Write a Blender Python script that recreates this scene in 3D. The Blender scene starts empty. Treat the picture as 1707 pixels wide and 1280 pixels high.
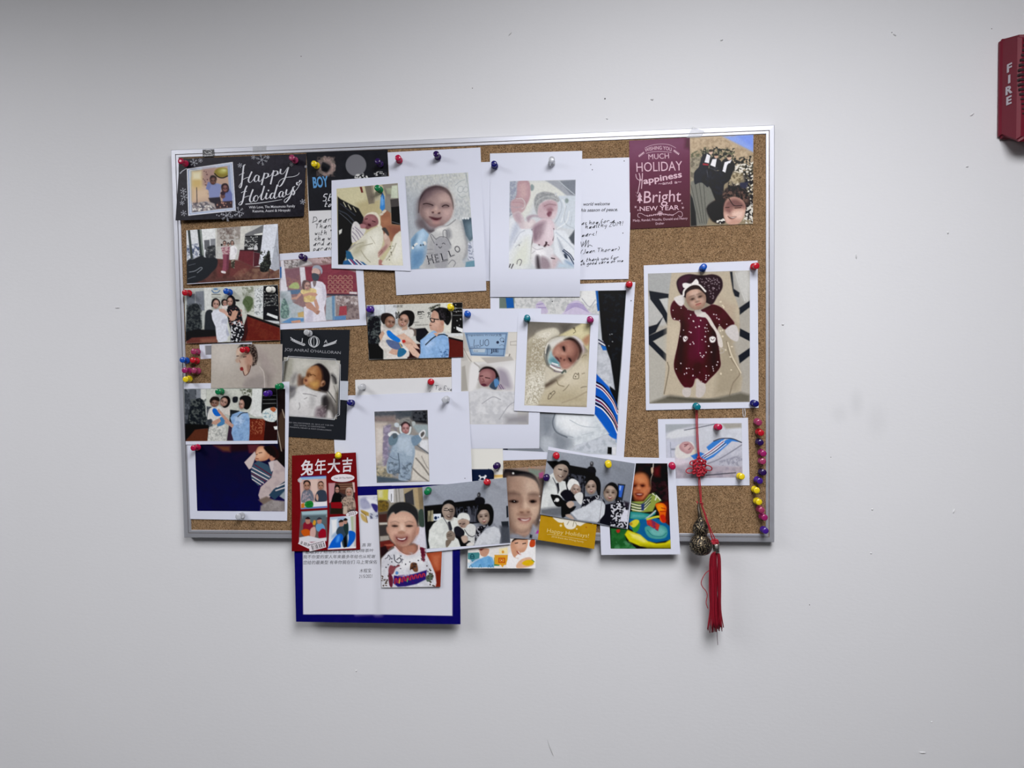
import bpy, bmesh, math, random
import numpy as np
from mathutils import Vector, Matrix

# ------------------------------------------------------------------ scene, camera, light
scene = bpy.context.scene
COL = scene.collection
random.seed(7)
FW, FH = 1707, 1280
FPX = 1183.0                                   # focal length in pixels (24 mm phone lens)
ANG = tuple(math.radians(a) for a in (2.40, -4.93, 0.64))
def _rot(rx, ry, rz):
    cx, sx, cy, sy, cz, sz = math.cos(rx), math.sin(rx), math.cos(ry), math.sin(ry), math.cos(rz), math.sin(rz)
    Rx = np.array([[1, 0, 0], [0, cx, -sx], [0, sx, cx]]); Ry = np.array([[cy, 0, sy], [0, 1, 0], [-sy, 0, cy]])
    Rz = np.array([[cz, -sz, 0], [sz, cz, 0], [0, 0, 1]])
    return Rz @ Ry @ Rx
RB = _rot(*ANG)                                # board axes (right, up, out of the wall) -> camera axes
CB = np.array([0.163, -0.021, 1.070])          # camera position in board axes
B2W = np.array([[1, 0, 0], [0, 0, -1], [0, 1, 0]], float)   # board axes -> world (x right, y into wall, z up)
RW = B2W @ RB.T                                # camera axes -> world
CW = B2W @ CB
cam_d = bpy.data.cameras.new('camera')
cam_d.sensor_width = 36.0
cam_d.lens = 36.0 * FPX / FW
cam_d.clip_start = 0.02
cam = bpy.data.objects.new('camera', cam_d)
M = Matrix.Identity(4)
for i in range(3):
    for j in range(3):
        M[i][j] = RW[i][j]
    M[i][3] = CW[i]
cam.matrix_world = M
COL.objects.link(cam)
scene.camera = cam

world = bpy.data.worlds.new('world'); scene.world = world; world.use_nodes = True
world.node_tree.nodes['Background'].inputs[0].default_value = (0.80, 0.84, 0.92, 1)
world.node_tree.nodes['Background'].inputs[1].default_value = 0.03
scene.view_settings.view_transform = 'Standard'
scene.view_settings.look = 'None'
scene.view_settings.exposure = 0.0
scene.view_settings.gamma = 1.0
scene.view_settings.use_curve_mapping = False

CEIL_Z, FLOOR_Z, WALL_Y = 0.74, -1.75, 0.016
# ceiling troffers: (x, y, size x, size y, watts)
TROFFERS = [(0.42, -1.24, 0.56, 1.16, 32.5), (-1.25, -1.22, 0.56, 1.16, 18.5), (2.3, -3.0, 0.56, 1.16, 2.0), (-0.6, -3.4, 0.56, 1.16, 2.0)]
LAMP_COL = (0.985, 0.980, 1.0)
for (lx, ly, sx, sy, w) in TROFFERS:
    ld = bpy.data.lights.new('troffer_light', 'AREA')
    ld.shape = 'RECTANGLE'; ld.size = sx; ld.size_y = sy; ld.energy = w; ld.color = LAMP_COL
    lo = bpy.data.objects.new('troffer_light', ld)
    lo.location = (lx, ly, CEIL_Z - 0.012)
    COL.objects.link(lo)

# ------------------------------------------------------------------ helpers
CORK_Y = 0.0015                                # cork face, the frame face is y = 0
def px2w(px, py, y):
    """points of the plane(s) at depth y seen at target pixels (arrays)"""
    px = np.asarray(px, float); py = np.asarray(py, float); y = np.broadcast_to(np.asarray(y, float), px.shape)
    d = np.stack([(px - FW / 2) / FPX, -(py - FH / 2) / FPX, -np.ones_like(px)], -1) @ RW.T
    t = (y - CW[1]) / d[..., 1]
    return CW + d * t[..., None]
def W(px, py, y=0.0):
    return Vector(px2w([px], [py], [y])[0])
def mm_at(px, py):                             # metres per target pixel on the board near a pixel
    return (W(px + 1, py) - W(px, py)).length

def s2l(c):
    c = np.asarray(c, float)
    return np.where(c <= 0.04045, c / 12.92, ((c + 0.055) / 1.055) ** 2.4)
def hx(h):
    return np.array([int(h[i:i + 2], 16) / 255 for i in (0, 2, 4)])

def mk(name, verts, faces, mat, parent=None, smooth=False):
    me = bpy.data.meshes.new(name)
    me.from_pydata([tuple(v) for v in verts], [], faces)
    me.update()
    if smooth:
        me.polygons.foreach_set('use_smooth', [True] * len(me.polygons))
    o = bpy.data.objects.new(name, me)
    if mat: me.materials.append(mat)
    if parent: o.parent = parent
    COL.objects.link(o)
    return o
def obj_bm(name, bm, mat, parent=None, smooth=False):
    bmesh.ops.recalc_face_normals(bm, faces=bm.faces[:])
    me = bpy.data.meshes.new(name); bm.to_mesh(me); bm.free()
    if smooth:
        me.polygons.foreach_set('use_smooth', [True] * len(me.polygons))
    o = bpy.data.objects.new(name, me); me.materials.append(mat)
    if parent: o.parent = parent
    COL.objects.link(o)
    return o
def empty(name, loc=(0, 0, 0), parent=None):
    o = bpy.data.objects.new(name, None); o.location = loc; o.empty_display_size = 0.02
    if parent: o.parent = parent
    COL.objects.link(o)
    return o
def tag(o, label, cat, group=None):
    o['label'] = label; o['category'] = cat
    if group: o['group'] = group
    return o
def box(bm, x0, x1, y0, y1, z0, z1):
    vs = [bm.verts.new(p) for p in ((x0, y0, z0), (x1, y0, z0), (x1, y1, z0), (x0, y1, z0), (x0, y0, z1), (x1, y0, z1), (x1, y1, z1), (x0, y1, z1))]
    for f in ((0, 1, 2, 3), (4, 7, 6, 5), (0, 4, 5, 1), (1, 5, 6, 2), (2, 6, 7, 3), (3, 7, 4, 0)):
        bm.faces.new([vs[i] for i in f])
def lathe(profile, n=24, axis='y'):
    """profile: list of (t, r); axis y: t along -y. returns verts, faces"""
    vs, fs = [], []
    for (t, r) in profile:
        for k in range(n):
            a = 2 * math.pi * k / n
            if axis == 'y': vs.append((r * math.cos(a), -t, r * math.sin(a)))
            else: vs.append((r * math.cos(a), r * math.sin(a), t))
    m = len(profile)
    for i in range(m - 1):
        for k in range(n):
            k2 = (k + 1) % n
            f = (i * n + k, i * n + k2, (i + 1) * n + k2, (i + 1) * n + k)
            fs.append(f if axis == 'y' else f)
    fs.append(tuple(range(n))[::-1]); fs.append(tuple((m - 1) * n + k for k in range(n)))
    return vs, fs
def catmull(pts, closed=False, k=6):
    p = np.asarray(pts, float); n = len(p)
    if n < 3 and not closed: return p
    if closed:
        q = np.concatenate([p[-1:], p, p[:2]])
    else:
        q = np.concatenate([2 * p[:1] - p[1:2], p, 2 * p[-1:] - p[-2:-1]])
    out = []
    t = np.linspace(0, 1, k, endpoint=False)[:, None]
    for i in range(1, len(q) - 2):
        a, b, c, d = q[i - 1], q[i], q[i + 1], q[i + 2]
        out.append(0.5 * (2 * b + (c - a) * t + (2 * a - 5 * b + 4 * c - d) * t * t + (3 * b - a - 3 * c + d) * t ** 3))
    out = np.concatenate(out)
    if not closed: out = np.concatenate([out, p[-1:]])
    return out
def tube(path, r, n=8, closed=False):
    """tube verts/faces along a 3-D path; r scalar or list"""
    P = [Vector(p) for p in path]; m = len(P); vs, fs = [], []
    up = Vector((0, 1, 0.13)).normalized()
    for i in range(m):
        a = P[(i - 1) % m] if (closed or i > 0) else P[i]; b = P[(i + 1) % m] if (closed or i < m - 1) else P[i]
        t = (b - a).normalized() if (b - a).length > 1e-9 else Vector((0, 0, -1))
        s = t.cross(up)
        if s.length < 1e-4: s = t.cross(Vector((1, 0, 0)))
        s.normalize(); u = s.cross(t)
        rr = r[i] if hasattr(r, '__len__') else r
        for k in range(n):
            ang = 2 * math.pi * k / n
            vs.append(P[i] + (s * math.cos(ang) + u * math.sin(ang)) * rr)
    for i in range(m if closed else m - 1):
        i2 = (i + 1) % m
        for k in range(n):
            k2 = (k + 1) % n
            fs.append((i * n + k, i2 * n + k, i2 * n + k2, i * n + k2))
    if not closed:
        fs.append(tuple(range(n))); fs.append(tuple((m - 1) * n + k for k in range(n))[::-1])
    return vs, fs
def merge(parts):
    V, F = [], []
    for vs, fs in parts:
        o = len(V); V += list(vs); F += [tuple(i + o for i in f) for f in fs]
    return V, F

# ------------------------------------------------------------------ materials
def mat(name, col, rough=0.5, metal=0.0, spec=0.5, trans=0.0, noise=None, bump=None, alpha=1.0, coat=0.0):
    m = bpy.data.materials.new(name); m.use_nodes = True
    nt = m.node_tree; b = nt.nodes['Principled BSDF']
    b.inputs['Base Color'].default_value = (*col, 1); b.inputs['Roughness'].default_value = rough
    b.inputs['Metallic'].default_value = metal; b.inputs['Specular IOR Level'].default_value = spec
    b.inputs['Transmission Weight'].default_value = trans; b.inputs['Alpha'].default_value = alpha
    b.inputs['Coat Weight'].default_value = coat
    tc = nt.nodes.new('ShaderNodeTexCoord')
    if noise:
        sc, amt = noise
        n = nt.nodes.new('ShaderNodeTexNoise'); n.inputs['Scale'].default_value = sc; n.inputs['Detail'].default_value = 4
        nt.links.new(tc.outputs['Object'], n.inputs['Vector'])
        mx = nt.nodes.new('ShaderNodeMix'); mx.data_type = 'RGBA'
        mx.inputs[6].default_value = (*[c * (1 - amt) for c in col], 1); mx.inputs[7].default_value = (*[min(1, c * (1 + amt)) for c in col], 1)
        nt.links.new(n.outputs['Fac'], mx.inputs[0]); nt.links.new(mx.outputs[2], b.inputs['Base Color'])
    if bump:
        sc, st, dist = bump
        n2 = nt.nodes.new('ShaderNodeTexNoise'); n2.inputs['Scale'].default_value = sc; n2.inputs['Detail'].default_value = 3
        nt.links.new(tc.outputs['Object'], n2.inputs['Vector'])
        bp = nt.nodes.new('ShaderNodeBump'); bp.inputs['Strength'].default_value = st; bp.inputs['Distance'].default_value = dist
        nt.links.new(n2.outputs['Fac'], bp.inputs['Height']); nt.links.new(bp.outputs['Normal'], b.inputs['Normal'])
    return m
KINK = 0.88                                    # reflectance of a colour that the photograph shows lit
def refl(h, k=None):
    return tuple(float(v) for v in np.clip(s2l(hx(h)) * (KINK if k is None else k), 0.002, 0.9))
_mc = {}
def ink(h, rough=0.5):
    if (h, rough) not in _mc:
        _mc[(h, rough)] = mat('ink_' + h, refl(h), rough=rough, spec=0.15, noise=(900, 0.03))
    return _mc[(h, rough)]
PAPER = mat('white_photo_paper', (0.63, 0.65, 0.75), rough=0.42, spec=0.35, noise=(60, 0.012))
CREAM = mat('cream_card_paper', (0.645, 0.645, 0.655), rough=0.6, spec=0.25, noise=(80, 0.02))
def print_mat(name, rough, spec):
    m = bpy.data.materials.new(name); m.use_nodes = True
    nt = m.node_tree; b = nt.nodes['Principled BSDF']
    a = nt.nodes.new('ShaderNodeAttribute'); a.attribute_name = 'Col'
    nt.links.new(a.outputs['Color'], b.inputs['Base Color'])
    b.inputs['Roughness'].default_value = rough; b.inputs['Specular IOR Level'].default_value = spec
    return m
PRINT = print_mat('photo_print_ink', 0.42, 0.14)

# ------------------------------------------------------------------ sheets of paper
def homog(src, dst):
    A, b = [], []
    for (x, y), (u, v) in zip(src, dst):
        A.append([x, y, 1, 0, 0, 0, -u * x, -u * y]); b.append(u)
        A.append([0, 0, 0, x, y, 1, -v * x, -v * y]); b.append(v)
    return np.append(np.linalg.solve(np.array(A, float), np.array(b, float)), 1).reshape(3, 3)
def hap(Hm, x, y):
    w = Hm[2, 0] * x + Hm[2, 1] * y + Hm[2, 2]
    return (Hm[0, 0] * x + Hm[0, 1] * y + Hm[0, 2]) / w, (Hm[1, 0] * x + Hm[1, 1] * y + Hm[1, 2]) / w
UNIT = [(0, 0), (1, 0), (1, 1), (0, 1)]
SHEETS = []
class Sheet:
    """a sheet of paper: quad = TL TR BR BL in target pixels on the board, h = heights over the cork in mm at the corners"""
    def __init__(s, name, quad, h, label, cat, mat=None, thick=0.3, bow=(0, 0), curl=0.0, wave=0.0, group=None, fold=None, bulge=0.0):
        s.quad = quad; s.h = h if hasattr(h, '__len__') else (h,) * 4
        s.bow = bow; s.curl = curl; s.wave = wave; s.fold = fold; s.bulge = bulge; s.thick = thick
        s.H = homog(UNIT, quad); s.Hi = np.linalg.inv(s.H)
        SHEETS.append(s)
        nx, ny = 14, 22
        g = np.linspace(0, 1, nx + 1)
        U, V = np.meshgrid(g, np.linspace(0, 1, ny + 1))
        X, Y = hap(s.H, U, V)
        hh = s.hmm(U, V)
        f = px2w(X, Y, CORK_Y - hh / 1000).reshape(-1, 3)
        bk = f + np.array([0, thick / 1000, 0])
        n = (nx + 1) * (ny + 1); fs = []
        idx = lambda i, j: i * (nx + 1) + j
        for i in range(ny):
            for j in range(nx):
                a, b, c, d = idx(i, j), idx(i, j + 1), idx(i + 1, j + 1), idx(i + 1, j)
                fs.append((a, d, c, b)); fs.append((a + n, b + n, c + n, d + n))
        rim = [idx(0, j) for j in range(nx)] + [idx(i, nx) for i in range(ny)] + [idx(ny, j) for j in range(nx, 0, -1)] + [idx(i, 0) for i in range(ny, 0, -1)]
        m = len(rim)
        allv = np.concatenate([f, bk, f[rim], bk[rim]])
        for k in range(m):
            a, b = 2 * n + k, 2 * n + (k + 1) % m
            fs.append((a, b, b + m, a + m))
        c = f.mean(0)
        s.root = empty(name, tuple(c)); tag(s.root, label, cat, group)
        s.o = mk('paper', allv - c, fs, mat or PAPER, s.root, smooth=False)
        s.o.data.polygons.foreach_set('use_smooth', [i < 2 * nx * ny for i in range(len(fs))])
        s.c = c
    def hmm(s, U, V):
        a, b, c, d = s.h
        z = a * (1 - U) * (1 - V) + b * U * (1 - V) + c * U * V + d * (1 - U) * V
        z = z + s.bow[0] * 4 * U * (1 - U) + s.bow[1] * 4 * V * (1 - V) + s.curl * V ** 3 + s.wave * np.sin(U * 7 + V * 3) + s.bulge * V ** 4 * (1 - V)
        if s.fold is not None:
            z = z + s.fold[1] * (1 - np.clip(np.abs(U - s.fold[0]) / 0.5, 0, 1))
        return z
    def at(s, px, py, extra=0.0):
        """world points on the sheet seen at target pixels"""
        px = np.asarray(px, float); py = np.asarray(py, float)
        u, v = hap(s.Hi, px, py)
        return px2w(px, py, CORK_Y - (s.hmm(np.clip(u, 0, 1), np.clip(v, 0, 1)) + extra) / 1000)
    def part(s, name, P, faces, m, parent=None, smooth=False):
        par = parent or s.root
        o = mk(name, np.asarray(P) - s.c, faces, m, par, smooth)
        return o

def top_height(px, py):
    best = 0.0
    for s in SHEETS:
        u, v = hap(s.Hi, px, py)
        if -0.002 <= u <= 1.002 and -0.002 <= v <= 1.002:
            best = max(best, float(s.hmm(np.array(u), np.array(v))))
    return best

# ------------------------------------------------------------------ printed pictures: ink laid on a fine grid of the paper
def vnoise1(X, Y, cell, seed):
    r = np.random.RandomState(seed).rand(64, 64)
    x = X / cell; y = Y / cell
    xi = np.floor(x).astype(int); yi = np.floor(y).astype(int); fx = x - xi; fy = y - yi
    fx = fx * fx * (3 - 2 * fx); fy = fy * fy * (3 - 2 * fy)
    g = lambda a, b: r[b % 64, a % 64]
    return (g(xi, yi) * (1 - fx) + g(xi + 1, yi) * fx) * (1 - fy) + (g(xi, yi + 1) * (1 - fx) + g(xi + 1, yi + 1) * fx) * fy
def vnoise(X, Y, cell, seed, rot=0.6):
    c, s = math.cos(rot), math.sin(rot)
    A = X * c - Y * s; B = X * s + Y * c
    if cell < 2.6: return vnoise1(A, B, cell, seed)
    n = vnoise1(A, B, cell, seed) + 0.55 * vnoise1(B + 17, A, cell * 0.47, seed + 50) + 0.3 * vnoise1(A, B + 9, cell * 0.24, seed + 90)
    return np.clip((n / 1.85 - 0.5) * 1.5 + 0.5, 0, 1)
class Pic:
    def __init__(s, X, Y, view):
        s.X, s.Y = X, Y; s.C = np.ones(X.shape + (3,)); s.v = view; s.seed = 1; s.K = None
    def xy(s, nums):
        a = np.array(nums, float).reshape(-1, 2)
        return a / s.v[2] + np.array(s.v[:2])
    def crop(s, x0, y0, x1, y1):
        c = np.where((s.X.max(0) >= x0) & (s.X.min(0) <= x1))[0]; r = np.where((s.Y.max(1) >= y0) & (s.Y.min(1) <= y1))[0]
        if len(c) == 0 or len(r) == 0: return None
        return slice(r[0], r[-1] + 1), slice(c[0], c[-1] + 1)
    def blend(s, sl, A, col):
        if len(col) > 6: A = A * (int(col[6:8], 16) / 255)
        if s.K is not None: A = A * s.K[sl]
        s.C[sl] += (hx(col) - s.C[sl]) * A[..., None]
    def sdf(s, P, pad):
        lo = P.min(0) - pad; hi = P.max(0) + pad
        sl = s.crop(lo[0], lo[1], hi[0], hi[1])
        if sl is None: return None, None
        X, Y = s.X[sl], s.Y[sl]
        d2 = np.full(X.shape, 1e9); ins = np.zeros(X.shape, bool)
        n = len(P)
        for i in range(n):
            ax, ay = P[i]; bx, by = P[(i + 1) % n]
            ex, ey = bx - ax, by - ay; L = ex * ex + ey * ey
            if L < 1e-12: continue
            t = np.clip(((X - ax) * ex + (Y - ay) * ey) / L, 0, 1)
            d2 = np.minimum(d2, (X - ax - t * ex) ** 2 + (Y - ay - t * ey) ** 2)
            if ey != 0:
                cond = ((ay > Y) != (by > Y)) & (X < ex * (Y - ay) / ey + ax)
                ins ^= cond
        d = np.sqrt(d2)
        return sl, np.where(ins, -d, d)
    def poly(s, col, soft, P):
        sl, d = s.sdf(P, soft)
        if sl is None: return
        s.blend(sl, np.clip(0.5 - d / (2 * soft), 0, 1), col)
    def line(s, col, wd, P):
        lo = P.min(0) - wd - 1; hi = P.max(0) + wd + 1
        sl = s.crop(lo[0], lo[1], hi[0], hi[1])
        if sl is None: return
        X, Y = s.X[sl], s.Y[sl]; d2 = np.full(X.shape, 1e9)
        for i in range(len(P) - 1):
            ax, ay = P[i]; ex, ey = P[i + 1] - P[i]; L = ex * ex + ey * ey + 1e-12
            t = np.clip(((X - ax) * ex + (Y - ay) * ey) / L, 0, 1)
            d2 = np.minimum(d2, (X - ax - t * ex) ** 2 + (Y - ay - t * ey) ** 2)
        s.blend(sl, np.clip((wd / 2 + 0.5 - np.sqrt(d2)) / 1.0, 0, 1) * min(1, wd / 0.9), col)
    def ell(s, col, cx, cy, rx, ry, rot=0, soft=0.6):
        R = max(rx, ry) + soft
        sl = s.crop(cx - R, cy - R, cx + R, cy + R)
        if sl is None: return
        a = math.radians(rot); X = s.X[sl] - cx; Y = s.Y[sl] - cy
        u = X * math.cos(a) + Y * math.sin(a); v = -X * math.sin(a) + Y * math.cos(a)
        q = np.sqrt((u / rx) ** 2 + (v / ry) ** 2)
        d = (q - 1) * min(rx, ry)
        s.blend(sl, np.clip(0.5 - d / (2 * soft), 0, 1), col)
    def face(s, skin, cx, cy, rx, ry, rot=0, yaw=0.0, mouth='m', eyes='o', shade='000000', dark='2a1c1a'):
        """a printed face: rot in degrees, yaw -1..1"""
        a = math.radians(rot)
        def L(u, v): return cx + (u * rx) * math.cos(a) - (v * ry) * math.sin(a), cy + (u * rx) * math.sin(a) + (v * ry) * math.cos(a)
        s.ell(skin, cx, cy, rx, ry, rot, 0.7)
        m = min(rx, ry)
        for sg in (-1, 1):                     # sides fall off
            x, y = L(0.86 * sg, 0.15); s.ell(shade + '40', x, y, 0.3 * rx, 0.75 * ry, rot, 0.28 * m)
        x, y = L(0, 0.92); s.ell(shade + '38', x, y, 0.7 * rx, 0.3 * ry, rot, 0.25 * m)
        x, y = L(yaw * 0.3, -0.42); s.ell('ffffff30', x, y, 0.5 * rx, 0.28 * ry, rot, 0.25 * m)
        for sg in (-1, 1):
            x, y = L(0.52 * sg + yaw * 0.25, 0.3); s.ell('ffe8e02c', x, y, 0.24 * rx, 0.2 * ry, rot, 0.15 * m)
        f = yaw * 0.38
        for sg in (-1, 1):
            ex = 0.4 * sg * (1 - 0.25 * abs(yaw)) + f
            x, y = L(ex, -0.08); s.ell(shade + '40', x, y, 0.27 * rx, 0.17 * ry, rot, 0.16 * m)
            if eyes == 'o':
                x, y = L(ex, -0.02); s.ell(dark + 'd8', x, y, max(0.16 * rx, 0.6), max(0.07 * ry, 0.5), rot, max(0.07 * m, 0.5))
            else:
                s.line(dark + 'a0', max(0.05 * m, 0.6), np.array([L(ex - 0.17, -0.01), L(ex, 0.04), L(ex + 0.17, 0.0)]))
            x, y = L(ex, -0.28); s.ell(dark + '60', x, y, 0.22 * rx, 0.045 * ry, rot, max(0.08 * m, 0.5))
        x, y = L(f * 1.2 - 0.1, 0.1); s.ell(shade + '26', x, y, 0.09 * rx, 0.24 * ry, rot, 0.12 * m)
        x, y = L(f * 1.25, 0.12); s.ell('ffffff34', x, y, 0.09 * rx, 0.2 * ry, rot, 0.1 * m)
        x, y = L(f * 1.3, 0.31); s.ell(shade + '50', x, y, 0.2 * rx, 0.06 * ry, rot, 0.08 * m)
        if mouth == 's':                       # open smile
            P = np.array([L(f - 0.34, 0.46), L(f - 0.15, 0.5), L(f + 0.15, 0.5), L(f + 0.34, 0.46), L(f + 0.2, 0.66), L(f, 0.72), L(f - 0.2, 0.66)])
            s.poly('7a2c2c', max(0.05 * m, 0.4), P)
            s.poly('efe6e0', max(0.04 * m, 0.35), np.array([L(f - 0.27, 0.49), L(f, 0.52), L(f + 0.27, 0.49), L(f + 0.18, 0.57), L(f, 0.6), L(f - 0.18, 0.57)]))
        elif mouth == 'o':
            x, y = L(f, 0.58); s.ell('7c2a34', x, y, 0.2 * rx, 0.13 * ry, rot, 0.06 * m)
        else:
            s.line('8a3c40d0', max(0.09 * m, 0.7), np.array([L(f - 0.26, 0.54), L(f - 0.08, 0.52), L(f + 0.08, 0.52), L(f + 0.26, 0.54)]))
            x, y = L(f, 0.64); s.ell('b8605870', x, y, 0.17 * rx, 0.06 * ry, rot, 0.06 * m)
    def run(s, text):
        for ln in text.strip().splitlines():
            w = ln.split()
            if not w or w[0][0] == '#': continue
            op, col = w[0], w[1]; k = s.v[2]
            if op == 'v': s.v = tuple(float(q) for q in w[1:4]); continue
            if op == 'c':                      # clip what follows to a smooth outline; 'c off' ends it
                if col == 'off': s.K = None; continue
                P = catmull(s.xy([float(q) for q in w[1:]]), True, 5); s.K = None
                sl, d = s.sdf(P, 1); K = np.zeros(s.X.shape)
                if sl is not None: K[sl] = np.clip(0.5 - d / 1.4, 0, 1)
                s.K = K; continue
            if op == 'F': s.C[:] = hx(col)
            elif op == 'g':
                n = [float(q) for q in w[3:7]]; P = s.xy(n); d = P[1] - P[0]
                t = np.clip(((s.X - P[0][0]) * d[0] + (s.Y - P[0][1]) * d[1]) / (d @ d), 0, 1)[..., None]
                s.C[:] = hx(col) * (1 - t) + hx(w[2]) * t
            elif op in 'psz':
                soft = float(w[2]); P = s.xy([float(q) for q in w[3:]])
                if op == 's': P = catmull(P, True, 5)
                s.poly(col, soft, P)
            elif op == 'l':
                P = s.xy([float(q) for q in w[3:]])
                s.line(col, float(w[2]), catmull(P, False, 5) if len(P) > 2 else P)
            elif op == 'L':
                s.line(col, float(w[2]), s.xy([float(q) for q in w[3:]]))
            elif op == 'e':
                n = [float(q) for q in w[2:]]; c = s.xy(n[:2])[0]
                s.ell(col, c[0], c[1], n[2] / k, n[3] / k, n[4] if len(n) > 4 else 0, n[5] if len(n) > 5 else 0.6)
            elif op == 'f':
                n = [float(q) for q in w[2:7]]; c = s.xy(n[:2])[0]
                kw = dict(q.split('=') for q in w[7:])
                if 'yaw' in kw: kw['yaw'] = float(kw['yaw'])
                s.face(col, c[0], c[1], n[2] / k, n[3] / k, n[4], **kw)
            elif op == 'n':                    # n COL threshold cellpx softness polygon...  speckle of one colour
                th, cell, sf = (float(q) for q in w[2:5]); P = s.xy([float(q) for q in w[5:]])
                s.seed += 1
                sl, d = s.sdf(P, 0.8)
                if sl is None: continue
                nz = vnoise(s.X[sl], s.Y[sl], cell, s.seed)
                s.blend(sl, (0.5 if cell >= 5 else 0.7 if cell >= 4 else 1.0) * np.clip(0.5 - d / 1.6, 0, 1) * np.clip((nz - th) / (max(sf, 0.4) if cell >= 3 else sf) + 0.5, 0, 1), col)
            elif op == 'N':                    # N COL threshold cellx celly soft polygon: stretched speckle
                th, c1, c2, sf = (float(q) for q in w[2:6]); P = s.xy([float(q) for q in w[6:]])
                s.seed += 1
                sl, d = s.sdf(P, 0.8)
                if sl is None: continue
                nz = vnoise1(s.X[sl], s.Y[sl] * c1 / c2, c1, s.seed)
                s.blend(sl, np.clip(0.5 - d / 1.6, 0, 1) * np.clip((nz - th) / sf + 0.5, 0, 1), col)
            elif op == 'd':                    # d COL count radius polygon...
                cnt = int(w[2]); r = float(w[3]); P = s.xy([float(q) for q in w[4:]])
                s.seed += 1; rs = np.random.RandomState(s.seed)
                lo, hi = P.min(0), P.max(0); done = 0
                for _ in range(cnt * 6):
                    q = lo + rs.rand(2) * (hi - lo); c = False
                    for i in range(len(P)):
                        a, b = P[i], P[(i + 1) % len(P)]
                        if (a[1] > q[1]) != (b[1] > q[1]) and q[0] < (b[0] - a[0]) * (q[1] - a[1]) / (b[1] - a[1]) + a[0]: c = not c
                    if c:
                        s.ell(col, q[0], q[1], r * (0.7 + 0.6 * rs.rand()), r * (0.7 + 0.6 * rs.rand()), 0, 0.45); done += 1
                        if done >= cnt: break
            elif op == 'x':                    # overall grain: x amp cell
                s.seed += 1
                s.C *= (1 + float(col) * (vnoise(s.X, s.Y, float(w[2]), s.seed) - 0.5))[..., None]
            elif op == 'w':                    # wash everything with a colour
                s.blend((slice(None), slice(None)), np.ones(s.X.shape), col)
def picture(sh, quad, view, text, dens=1.3, name='printed_picture', lift=0.1, label=None):
    Hq = homog(UNIT, quad)
    q = np.array(quad, float)
    wpx = max(np.hypot(*(q[1] - q[0])), np.hypot(*(q[2] - q[3]))); hpx = max(np.hypot(*(q[3] - q[0])), np.hypot(*(q[2] - q[1])))
    nx, ny = int(wpx * dens) + 1, int(hpx * dens) + 1
    U, V = np.meshgrid(np.linspace(0, 1, nx + 1), np.linspace(0, 1, ny + 1))
    X, Y = hap(Hq, U, V)
    p = Pic(X, Y, view); p.run(text)
    P = sh.at(X, Y, lift).reshape(-1, 3)
    i = np.arange((nx + 1) * (ny + 1)).reshape(ny + 1, nx + 1)
    F = np.stack([i[:-1, :-1], i[1:, :-1], i[1:, 1:], i[:-1, 1:]], -1).reshape(-1, 4)
    me = bpy.data.meshes.new(name)
    me.vertices.add(len(P)); me.vertices.foreach_set('co', (P - sh.c).astype(np.float32).ravel())
    me.loops.add(F.size); me.loops.foreach_set('vertex_index', F.astype(np.int32).ravel())
    me.polygons.add(len(F)); me.polygons.foreach_set('loop_start', np.arange(0, F.size, 4, dtype=np.int32))
    me.update(calc_edges=True)
    at = me.color_attributes.new('Col', 'FLOAT_COLOR', 'POINT')
    c = np.clip(s2l(np.clip(p.C, 0, 1)) * KINK * 1.03 - 0.009, 0.0015, 0.9).reshape(-1, 3)
    at.data.foreach_set('color', np.concatenate([c, np.ones((len(c), 1))], 1).astype(np.float32).ravel())
    me.materials.append(PRINT)
    me.polygons.foreach_set('use_smooth', [True] * len(F))
    o = bpy.data.objects.new(name, me); o.parent = sh.root
    if label: o['label'] = label
    COL.objects.link(o)
    return o

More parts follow.
